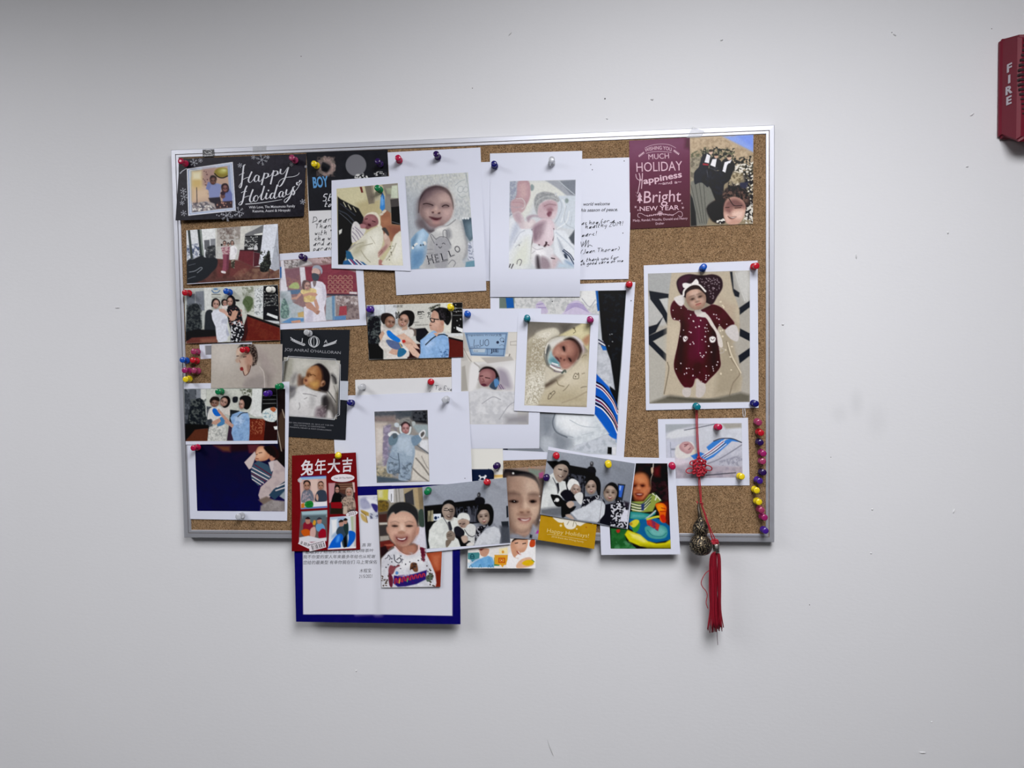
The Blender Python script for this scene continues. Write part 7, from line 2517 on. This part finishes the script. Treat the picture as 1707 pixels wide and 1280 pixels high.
# red new year card
k = Ink(C1)
for ch, x0, y0, x1, y1, h in (('兔', 208, 340, 352, 330, 128), ('年', 368, 330, 492, 318, 130), ('大', 508, 315, 652, 305, 118), ('吉', 672, 302, 786, 294, 118)):
    k.text(ch, x0, y0, x1, y1, h, bold=0.018 if ch != '年' else 0.008, shear=0.12)
k.disc(683, 382, 132, 44, -2, 28); k.disc(785, 783, 68, 28, -14, 24)
flake(k, 203, 408, 26, 1.3, 8)
k.fill([205, 1072, 330, 1108, 300, 1176, 182, 1120]); k.fill([292, 1118, 480, 1072, 496, 1160, 312, 1208])
k.build(S['AF'], 'lettering', ink('e6dfe4'))
k = Ink(C1)
k.text('Year Of The Rabbit', 582, 394, 792, 386, 19); k.text('2023', 748, 806, 832, 784, 32)
for i in range(16):
    if i % 5 == 3: continue
    k.stroke([332 + i * 9, 1140 - i * 2.2, 345 + i * 9, 1190 - i * 2.4], 0.55 + 0.5 * (i % 3 == 0), smooth=False)
    if i < 11: k.stroke([218 + i * 9, 1088 + i * 3, 206 + i * 9, 1122 + i * 3], 0.5 + 0.4 * (i % 2), smooth=False)
for i in range(10): k.disc(308 + i * 17, 1135 - i * 4.4, 6, 6)
k.build(S['AF'], 'small_print', DARK, 0.28)
# open card with Chinese handwriting
k = Ink(C2)
for t, x0, y0, x1, y1, h in (('燕 刚', 690, 162, 766, 158, 22), ('都收到了给您的宝宝照片心得茶叶', 200, 222, 790, 205, 21), ('我不你爱的家人年来最多年给也从呢谢', 182, 262, 802, 258, 22), ('您给的最美型 有幸你我在们 马上常保佑', 182, 312, 818, 306, 23), ('木程宝', 668, 384, 768, 380, 24), ('21/5/2021', 664, 432, 776, 428, 26)):
    k.text(t, x0, y0, x1, y1, h * 1.1, bold=0.0, shear=0.15)
k.build(S['AG'], 'handwriting', ink('3e3f46'))
# the sign inside the three-person photo
k = Ink(B3)
k.text('悦晨堂', 440, 152, 548, 148, 22); k.text('誠', 466, 272, 520, 268, 62, bold=0.02); k.text('醫', 712, 268, 796, 264, 62, bold=0.02); k.text('方', 826, 258, 866, 254, 50, bold=0.02)
k.text('Mastery', 650, 328, 736, 320, 18); k.text('Dedication', 690, 358, 832, 350, 18)
k.build(S['AB'], 'lettering', ink('222222'))

# ------------------------------------------------------------------ adhesive tape
TAPE = mat('clear_tape', (0.50, 0.51, 0.52), rough=0.4, alpha=0.22, noise=(400, 0.05))
TAPEW = mat('frosted_tape', (0.62, 0.66, 0.74), rough=0.3, alpha=0.72, noise=(400, 0.05))
def tape(label, quad, y, m):
    P = px2w(np.array([q[0] for q in quad]), np.array([q[1] for q in quad]), np.array(y if hasattr(y, '__len__') else [y] * 4))
    c = P.mean(0); n = len(P)
    o = mk('adhesive_tape', np.concatenate([P, P + np.array([0, 0.00012, 0])]) - c, [tuple(range(n))[::-1], tuple(range(n, 2 * n))] + [(i, (i + 1) % n, n + (i + 1) % n, n + i) for i in range(n)], m)
    o.location = c
    tag(o, label, 'tape')
tape('piece of clear tape sticking the maroon card to the top rail', [(1154.7, 211.2), (1175.7, 218.2), (1168, 229), (1144.5, 230)], -0.0008, TAPE)
tape('frosted tape strip across the right edge of the charcoal announcement card', [(566.8, 634.8), (580.6, 635.2), (579.6, 667.4), (566.2, 666.2)], CORK_Y - 0.0024, TAPEW)
tape('old scrap of clear tape on the top rail right of the badge', [(421, 243.6), (444, 242.6), (443.4, 252.4), (421.4, 254)], -0.0004, TAPE)

# ------------------------------------------------------------------ push pins
PINC = {'red': ('b01626', 0), 'crimson': ('a8123f', 0), 'pink': ('b0406c', 0.35), 'magenta': ('a02468', 0.2), 'yellow': ('dcc21c', 0), 'green': ('0f7a48', 0.15), 'teal': ('0f7484', 0.1), 'blue': ('1450b0', 0.1), 'navy': ('141468', 0.1),
        'purple': ('46208c', 0.2), 'dark purple': ('2a1050', 0.2), 'clear': ('e8eaee', 0.6), 'white': ('e2e2da', 0)}
STEEL = mat('pin_steel', (0.6, 0.6, 0.62), rough=0.25, metal=1.0, noise=(900, 0.05))
PBODY = [(0.0, 0.0008), (0.0, 0.0041), (0.0006, 0.0045), (0.0018, 0.0045), (0.0026, 0.0036), (0.0036, 0.0029), (0.0075, 0.0026), (0.0094, 0.0030), (0.0102, 0.0038), (0.0110, 0.0040), (0.0122, 0.0040), (0.0127, 0.0036), (0.0128, 0.0012)]
pin_mesh = {}
for c, (h, tr) in PINC.items():
    m = mat('pin_plastic_' + c.replace(' ', '_'), refl(h, 1.0), rough=0.22, spec=0.5, trans=tr, noise=(200, 0.04))
    vs, fs = lathe(PBODY, 20)
    me = bpy.data.meshes.new('pin_body'); me.from_pydata(vs, [], fs); me.update()
    bb_ = bmesh.new(); bb_.from_mesh(me); bmesh.ops.recalc_face_normals(bb_, faces=bb_.faces[:]); bb_.to_mesh(me); bb_.free()
    me.polygons.foreach_set('use_smooth', [len(p.vertices) == 4 for p in me.polygons]); me.materials.append(m); pin_mesh[c] = me
vs, fs = lathe([(-0.006, 0.0001), (-0.004, 0.0005), (0.004, 0.0005), (0.006, 0.0005)], 8)
NEEDLE = bpy.data.meshes.new('needle'); NEEDLE.from_pydata(vs, [], fs); NEEDLE.update(); NEEDLE.materials.append(STEEL)
PINS = [('crimson', 306.5, 271.5, 'at the top left corner of the black Happy Holidays card'), ('pink', 490, 266, 'at the top right of the black Happy Holidays card'),
    ('yellow', 526, 274.5, 'by the flower wreath on the black BOY card'), ('dark purple', 633, 272.5, 'at the top right of the black BOY card'), ('green', 632, 315, 'at the top of the photo with the cream hospital blanket'),
    ('crimson', 664, 266, 'at the top left of the laughing baby sheet'), ('dark purple', 729, 261, 'at the top middle of the laughing baby sheet'), ('navy', 824, 275, 'at the top left of the bare newborn sheet'), ('clear', 919.5, 270, 'at the top right of the bare newborn sheet'),
    ('dark purple', 505.5, 430, 'on the photo of the baby in yellow'), ('red', 312, 488, 'at the left edge of the photo with the woman in black'), ('blue', 380, 487, 'above the heads in the photo with the woman in black'), ('white', 452, 482.5, 'on the dark shelves in the photo with the woman in black'),
    ('pink', 326, 586.5, 'alone in the cork above the left pin cluster'), ('blue', 308, 601.5, 'in the left pin cluster, overlapping the frame'), ('red', 325, 602, 'in the left pin cluster beside the blue pin'), ('magenta', 312.5, 618.5, 'in the left pin cluster, by the frame'), ('pink', 327.5, 619, 'in the left pin cluster, inner of the lower pair'), ('yellow', 312.5, 631.5, 'lowest of the left pin cluster'),
    ('red', 409, 583, 'stuck in the beige baby profile photo'), ('green', 366, 653, 'at the top of the photo facing the dark cabinet'), ('green', 466, 644, 'at the corner where the beige photo meets the announcement card'), ('purple', 447, 656, 'on the dark cabinet in the lower left photo'),
    ('crimson', 327, 746.5, 'at the top left of the dark navy photo'), ('clear', 400.5, 861, 'in the bottom border of the dark navy photo'), ('clear', 513.5, 556, 'at the top of the charcoal announcement card'), ('navy', 584.5, 672.5, 'between the announcement card and the bear suit sheet'),
    ('purple', 617, 515.5, 'at the top left of the photo with the Chinese sign'), ('yellow', 750.5, 513.5, 'at the top right of the photo with the Chinese sign'), ('blue', 778.5, 524, 'at the top left of the LUO newborn sheet'), ('clear', 603, 645, 'on the cream note at its left end'), ('red', 716, 637, 'on the cream note above its handwriting'), ('clear', 743.5, 665.5, 'at the top right of the bear suit sheet'),
    ('teal', 878, 532, 'at the top left of the fleecy blanket photo'), ('magenta', 984.5, 534, 'at the top right of the fleecy blanket photo'), ('red', 1049, 474, 'at the top right of the large striped blanket photo'),
    ('blue', 1172.5, 447, 'at the top of the burgundy sleepsuit photo'), ('red', 1257.5, 443.5, 'at the top right corner of the burgundy sleepsuit photo'), ('teal', 1161, 677, 'holding the red knot cord'), ('navy', 1257, 672.5, 'at the bottom right of the burgundy sleepsuit photo'),
    ('crimson', 1196, 713, 'at the top of the pale swaddled newborn photo'), ('yellow', 1234.5, 795, 'at the bottom right of the pale swaddled newborn photo'),
    ('pink', 1263.5, 703, 'topmost of the row down the right edge of the cork'), ('red', 1266, 720, 'second from the top in the right edge row'), ('dark purple', 1266.5, 737, 'third from the top in the right edge row'), ('magenta', 1270, 754.5, 'fourth from the top in the right edge row'), ('pink', 1271, 769.5, 'fifth from the top in the right edge row'),
    ('dark purple', 1271, 788, 'sixth from the top in the right edge row'), ('purple', 1263, 800.5, 'above the two yellow pins in the right edge row'), ('yellow', 1259.5, 816.5, 'upper of the two in the right edge row'), ('yellow', 1262.5, 836, 'lower of the two in the right edge row'), ('pink', 1267, 849.5, 'below the yellow pins in the right edge row'), ('magenta', 1271, 861.5, 'second from the bottom in the right edge row'), ('purple', 1274, 884, 'lowest of the right edge row, by the frame corner'),
    ('crimson', 1121, 776.5, 'at the top right of the activity seat photo'), ('red', 926.5, 760, 'at the top left of the tilted family photo'), ('yellow', 1014, 773, 'at the top right of the tilted family photo'), ('dark purple', 911, 796.5, 'at the left edge of the tilted family photo'),
    ('dark purple', 829, 777, 'on the cream card with the rocking horse'), ('green', 713, 818, 'at the top left of the straight family photo'), ('red', 812, 806, 'at the top right of the straight family photo'), ('yellow', 560.5, 761.5, 'at the top of the red rabbit year card')]
TILT = {(560.5, 761.5): (0.35, 0.25), (729, 261): (-0.02, 0.12), (812, 806): (0.0, 0.25), (716, 637): (0.25, 0.05), (585, 672): (0.3, 0)}
rp = random.Random(3)
for c, x, y, where in PINS:
    h = max(top_height(x, y), 1.5 if (x < 316 or x > 1270) else 0.0)
    ys = CORK_Y - h / 1000
    p = W(x, y, ys - 0.009); p.y = ys
    root = empty('push_pin', p)
    tx, tz = TILT.get((x, y), (rp.uniform(-0.09, 0.09), rp.uniform(-0.04, 0.12)))
    root.rotation_euler = (-tz, 0, tx); root.scale = (1.14, 1.14, 1.14)
    b = bpy.data.objects.new('pin_head', pin_mesh[c]); b.parent = root; b.location = (0, -0.0025, 0); COL.objects.link(b)
    n = bpy.data.objects.new('needle', NEEDLE); n.parent = root; COL.objects.link(n)
    n.location = (0, 0.0, 0)
    tag(root, c + ' plastic push pin ' + where, 'push pin', 'push pins on the notice board')

# ------------------------------------------------------------------ gourd charm on a red knotted cord
CORD = mat('red_cord', (0.34, 0.006, 0.02), rough=0.55, noise=(700, 0.25), bump=(900, 0.4, 0.0004))
TASSEL = mat('red_tassel_thread', (0.26, 0.004, 0.018), rough=0.5, noise=(300, 0.2))
charm = empty('gourd_charm', W(1168, 910, -0.02))
tag(charm, 'antique bronze gourd charm with red Chinese knot cord and tassel', 'ornament')
CO = np.array(charm.location)
def cpath(pts, k=6): return catmull(np.array([tuple(W(x, y, d)) for x, y, d in pts]), False, k)
def add(name, parts, m, parent=None, smooth=True):
    V, F = merge(parts); return mk(name, [np.array(v) - CO for v in V], F, m, parent or charm, smooth)
DS = -0.0075
parts = []
for dx in (-1.1, 1.1):
    parts.append(tube(cpath([(1161 + dx * .4, 676, -0.008), (1161.5 + dx, 690, DS), (1162 + dx, 715, DS), (1163.5 + dx, 745, DS), (1165.5 + dx * .6, 765, DS)]), 0.00075, 7))
    parts.append(tube(cpath([(1165.5 + dx * .6, 790, DS), (1166 + dx, 805, DS), (1167.5 + dx, 820, DS), (1168.5 + dx * .5, 838, -0.009)]), 0.00075, 7))
parts.append(tube(cpath([(1168, 838, -0.009), (1172, 850, -0.011), (1176, 862, -0.013), (1179, 873, -0.016), (1183, 884, -0.018), (1187, 897, -0.018), (1190, 903, -0.018)]), 0.0009, 7))
parts.append(tube(cpath([(1169, 840, -0.010), (1174, 852, -0.012), (1177.5, 862, -0.014), (1181, 873, -0.017), (1186, 886, -0.019), (1192, 898, -0.019), (1196, 904, -0.018)]), 0.0008, 7))
parts.append(tube(cpath([(1161, 835, -0.010), (1164, 839, -0.011), (1170, 838, -0.0115), (1172, 842, -0.011)]), 0.0009, 7))
add('cord', parts, CORD)
def ringpath(cx, cy, rx, ry, rot, d, n=14, z=0.0012):
    a = math.radians(rot); out = []
    for i in range(n):
        t = 2 * math.pi * i / n; u, v = rx * math.cos(t), ry * math.sin(t)
        out.append(tuple(W(cx + u * math.cos(a) - v * math.sin(a), cy + u * math.sin(a) + v * math.cos(a), d + z * math.sin(2 * t))))
    return out
parts = [tube(ringpath(1150, 784.5, 6.5, 4.2, -8, -0.0085), 0.0009, 7, True), tube(ringpath(1180.5, 780, 6.5, 4.0, 18, -0.0085), 0.0009, 7, True), tube(ringpath(1154.5, 771.5, 4.6, 3.4, -25, -0.0085), 0.0009, 7, True)]
for i, (x, y, r) in enumerate(((1162, 769, 3.6), (1169.5, 768, 3.6), (1158.5, 777, 3.6), (1166, 776, 3.8), (1173, 776, 3.6), (1161, 785, 3.6), (1168.5, 784.5, 3.8), (1165, 791, 3.2), (1171, 790, 3.0), (1165.5, 763.5, 2.6), (1158, 771, 3.0), (1174, 770, 2.8), (1163, 780, 3.4), (1171, 781, 3.4), (1166, 787, 3.2), (1157, 787, 2.6), (1175, 786, 2.6))):
    parts.append(tube(ringpath(x, y, r, r * 0.75, 45 * (i % 4), -0.0095 - 0.0009 * (i % 4)), 0.00145, 7, True))
add('chinese_knot', parts, CORD)
# gourd body
def gourd_mat():
    m = mat('antique_bronze', (0.045, 0.035, 0.028), rough=0.38, metal=0.7, spec=0.5)
    nt = m.node_tree; b = nt.nodes['Principled BSDF']; N = nt.nodes.new; Lk = nt.links.new
    tc = N('ShaderNodeTexCoord'); w = N('ShaderNodeTexWave'); w.inputs['Scale'].default_value = 70; w.inputs['Distortion'].default_value = 14; w.inputs['Detail'].default_value = 2; w.inputs['Detail Scale'].default_value = 2.4
    Lk(tc.outputs['Object'], w.inputs['Vector'])
    r = N('ShaderNodeValToRGB'); r.color_ramp.elements[0].position = 0.84; r.color_ramp.elements[0].color = (0.016, 0.013, 0.011, 1); r.color_ramp.elements[1].position = 0.97; r.color_ramp.elements[1].color = (0.34, 0.27, 0.17, 1)
    Lk(w.outputs['Fac'], r.inputs[0]); Lk(r.outputs[0], b.inputs['Base Color'])
    bp = N('ShaderNodeBump'); bp.inputs['Strength'].default_value = 0.6; bp.inputs['Distance'].default_value = 0.0008
    Lk(w.outputs['Fac'], bp.inputs['Height']); Lk(bp.outputs['Normal'], b.inputs['Normal'])
    return m
mm = mm_at(1168, 890) * 0.98
gz = lambda py: (CO[2] + 0) * 0 + (W(1168, py, -0.02).z)
prof = [(924, 6), (923.5, 10), (921, 14.5), (916, 18), (910, 19.3), (904, 18.6), (898, 15.5), (893.5, 11.2), (891.5, 10.2), (889.5, 10.8), (886, 12.6), (881, 13.2), (876, 12.4), (871, 9.8), (867, 6.6), (864, 4.4), (861, 3.4)]
vs, fs = lathe([(gz(py) - CO[2], r * mm) for py, r in prof], 28, 'z')
body = mk('gourd_body', vs, fs, gourd_mat(), charm, True)
st = cpath([(1167, 864, -0.02), (1166, 855, -0.019), (1164.5, 846, -0.016), (1165, 838, -0.0125)])
add('stem', [tube(st, list(np.linspace(0.0032, 0.0013, len(st))), 10)], mat('dark_bronze', (0.05, 0.04, 0.03), rough=0.4, metal=0.7, noise=(300, 0.3)))
# tassel
add('tassel_top_knot', [tube(ringpath(1191.5, 902, 5.0, 2.6, 0, -0.018), 0.0016, 8, True), tube(ringpath(1192, 904.5, 5.2, 2.2, 0, -0.018), 0.0014, 8, True)], CORD)
SILV = mat('silver_cap', (0.62, 0.60, 0.56), rough=0.25, metal=1.0, bump=(700, 0.4, 0.0004))
cz = [W(1194, py, -0.018) for py in (906, 907, 912, 913, 914.5, 919, 920.5)]
vs, fs = lathe([(p.z - CO[2], r) for p, r in zip(cz[::-1], (0.0050, 0.0053, 0.0050, 0.0054, 0.0050, 0.0052, 0.0046))], 18, 'z')
cap = mk('tassel_cap', [(v[0] + cz[0].x - CO[0], v[1] + cz[0].y - CO[1], v[2]) for v in vs], fs, SILV, charm, True)
rt = random.Random(11); parts = []
for i in range(64):
    a = rt.uniform(0, 2 * math.pi); q = math.sqrt(rt.random())
    u, v = q * math.cos(a), q * math.sin(a)
    d = -0.018 + 0.005 * v * 1.0
    end = rt.uniform(1042, 1056); sp = rt.uniform(-1.5, 1.5)
    x0, x1, x2, x3 = 1193.5 + 4.2 * u, 1191.5 + 9.5 * u, 1192 + 9.5 * u + sp, 1192.5 + 12.5 * u + 2 * sp
    if end > 1053 and u > 0: end -= 8
    pts = cpath([(x0, 919, d), (x1, 932, d - 0.001 * v), (x2 - 0.5, 975, d + 0.002), (x2 + rt.uniform(-1, 1), 1015, d + 0.004), (x3, end, d + 0.005 + rt.uniform(-.002, .002))], 4)
    parts.append(tube(pts, 0.00062, 5))
tas = add('tassel_threads', parts, TASSEL); tas['kind'] = 'stuff'
add('loose_thread', [tube(cpath([(1183, 950, -0.018), (1175, 957, -0.019), (1169, 970, -0.019), (1171, 978, -0.019), (1176, 984, -0.018), (1179, 992, -0.018), (1177, 1004, -0.018), (1180, 1014, -0.017)]), 0.0006, 6)], CORD)
add('dark_thread', [tube(cpath([(1195, 1040, -0.014), (1195.5, 1060, -0.013), (1196.5, 1075, -0.012)]), 0.0004, 6)], mat('dark_thread', (0.09, 0.04, 0.05), rough=0.6, noise=(200, 0.2)))
# clear loop hanging below the sleepsuit photo
lp = empty('clear_loop', W(1240, 688, CORK_Y - 0.002)); tag(lp, 'tiny clear plastic loop hanging below the burgundy sleepsuit photo', 'loop')
CLR = mat('clear_plastic', (0.75, 0.78, 0.82), rough=0.2, alpha=0.75, noise=(200, 0.03))
for dx in (-1.4, 1.4):
    V, F = tube(catmull(np.array([tuple(W(x, y, CORK_Y - 0.0018)) for x, y in ((1240 + dx, 681), (1240.3 + dx * 1.3, 687), (1240.5 + dx, 693.5), (1240.6 + dx * .3, 694.5))]), False, 4), 0.0005, 6)
    mk('strand', [Vector(v) - lp.location for v in V], F, CLR, lp, True)

# ------------------------------------------------------------------ red fire alarm at the right
FRED = mat('fire_alarm_red', (0.135, 0.005, 0.018), rough=0.42, spec=0.3, noise=(30, 0.05))
FDARK = mat('fire_alarm_slot', (0.015, 0.003, 0.005), rough=0.7, noise=(200, 0.2))
FWHT = mat('fire_alarm_lettering', (0.42, 0.38, 0.42), rough=0.5, noise=(300, 0.05))
al = W(1663, 68, WALL_Y); ab_ = W(1664.5, 233, WALL_Y)
x0 = al.x; z1 = al.z; z0 = ab_.z; wd, hg = 0.125, z1 - z0
alarm = empty('fire_alarm', (x0 + wd / 2, WALL_Y, (z0 + z1) / 2)); tag(alarm, 'red wall-mounted fire alarm lettered FIRE at the right edge', 'fire alarm')
AO = Vector(alarm.location)
D1, D2 = 0.006, 0.037                          # depth of the base rim and of the raised front
FX, FZ0, FZ1 = 0.011, -0.010, 0.007             # how far the front face is set in: side, bottom, top
def ring(d, l, r_, b, t): return [(x0 + l, WALL_Y - d, z0 + b), (x0 + wd - r_, WALL_Y - d, z0 + b), (x0 + wd - r_, WALL_Y - d, z1 - t), (x0 + l, WALL_Y - d, z1 - t)]
rings = [ring(0, 0.002, 0.002, 0.002, 0.002), ring(0.002, 0.0, 0.0, 0.0, 0.0), ring(D1, 0.0, 0.0, 0.0, 0.0), ring(D1 + 0.003, 0.002, 0.002, 0.002, 0.001), ring(D2 - 0.003, FX - 0.004, FX - 0.004, FZ0 - 0.003, FZ1), ring(D2, FX, FX, FZ0, FZ1 + 0.002)]
bm = bmesh.new(); R_ = [[bm.verts.new(Vector(p) - AO) for p in r] for r in rings]
for a, b in zip(R_, R_[1:]):
    for i in range(4): bm.faces.new((a[i], a[(i + 1) % 4], b[(i + 1) % 4], b[i]))
bm.faces.new(R_[-1]); bm.faces.new(R_[0][::-1])
es = [e for e in bm.edges if abs(e.verts[0].co.y - e.verts[1].co.y) > 1e-5]
bmesh.ops.bevel(bm, geom=es, offset=0.003, segments=2, affect='EDGES')
obj_bm('housing', bm, FRED, alarm)
# sounder slots on the front face, on a gently bulging panel
for i in range(16):
    zz = z1 - 0.016 - i * 0.0066
    k_ = 0.5 - 0.5 * math.cos(2 * math.pi * (i + 1) / 17)
    xl = x0 + FX + 0.002 - 0.006 * k_; th = 0.0015 if i < 12 else 0.0009
    yb = WALL_Y - D2
    bm = bmesh.new(); box(bm, xl - AO.x if False else xl - AO.x, x0 + wd - FX - AO.x, yb - 0.0012 - AO.y, yb + 0.012 - AO.y, zz - th - AO.z, zz + th - AO.z)
    obj_bm('sounder_slot', bm, FDARK, alarm)
# lettering on the sloping left face
pA = Vector((x0 + 0.002, WALL_Y - D1 - 0.003, 0)); pB = Vector((x0 + FX - 0.004, WALL_Y - D2 + 0.003, 0))
slope = (pB - pA); sl_len = slope.length; sdir = slope.normalized(); nrm = Vector((sdir.y, -sdir.x, 0)); nrm = nrm if nrm.y < 0 else -nrm
for ch, zc in (('F', 112.5), ('I', 131.5), ('R', 149.5), ('E', 167)):
    co, fs = glyphs(ch, 0.032)
    zt = W(1682, zc, WALL_Y - 0.022).z; hgt = 0.0108
    cxm = (co[:, 0].max() + co[:, 0].min()) / 2; V, F = [], []; m_ = len(co)
    for up in (0.0009, 0.0001):
        for gx, gy in co:
            p = pA + sdir * (sl_len * 0.50 + (gx - cxm) / 0.7 * hgt * 1.2) + nrm * up
            V.append((p.x - AO.x, p.y - AO.y, zt - hgt / 2 + gy / 0.7 * hgt - AO.z))
    F = [tuple(f) for f in fs]
    ec = {}
    for f in fs:
        for i in range(len(f)):
            e_ = (f[i], f[(i + 1) % len(f)]); ec[tuple(sorted(e_))] = ec.get(tuple(sorted(e_)), []) + [e_]
    F += [(e_[0][1], e_[0][0], e_[0][0] + m_, e_[0][1] + m_) for e_ in ec.values() if len(e_) == 1]
    mk('raised_letter', V, F, FWHT, alarm)
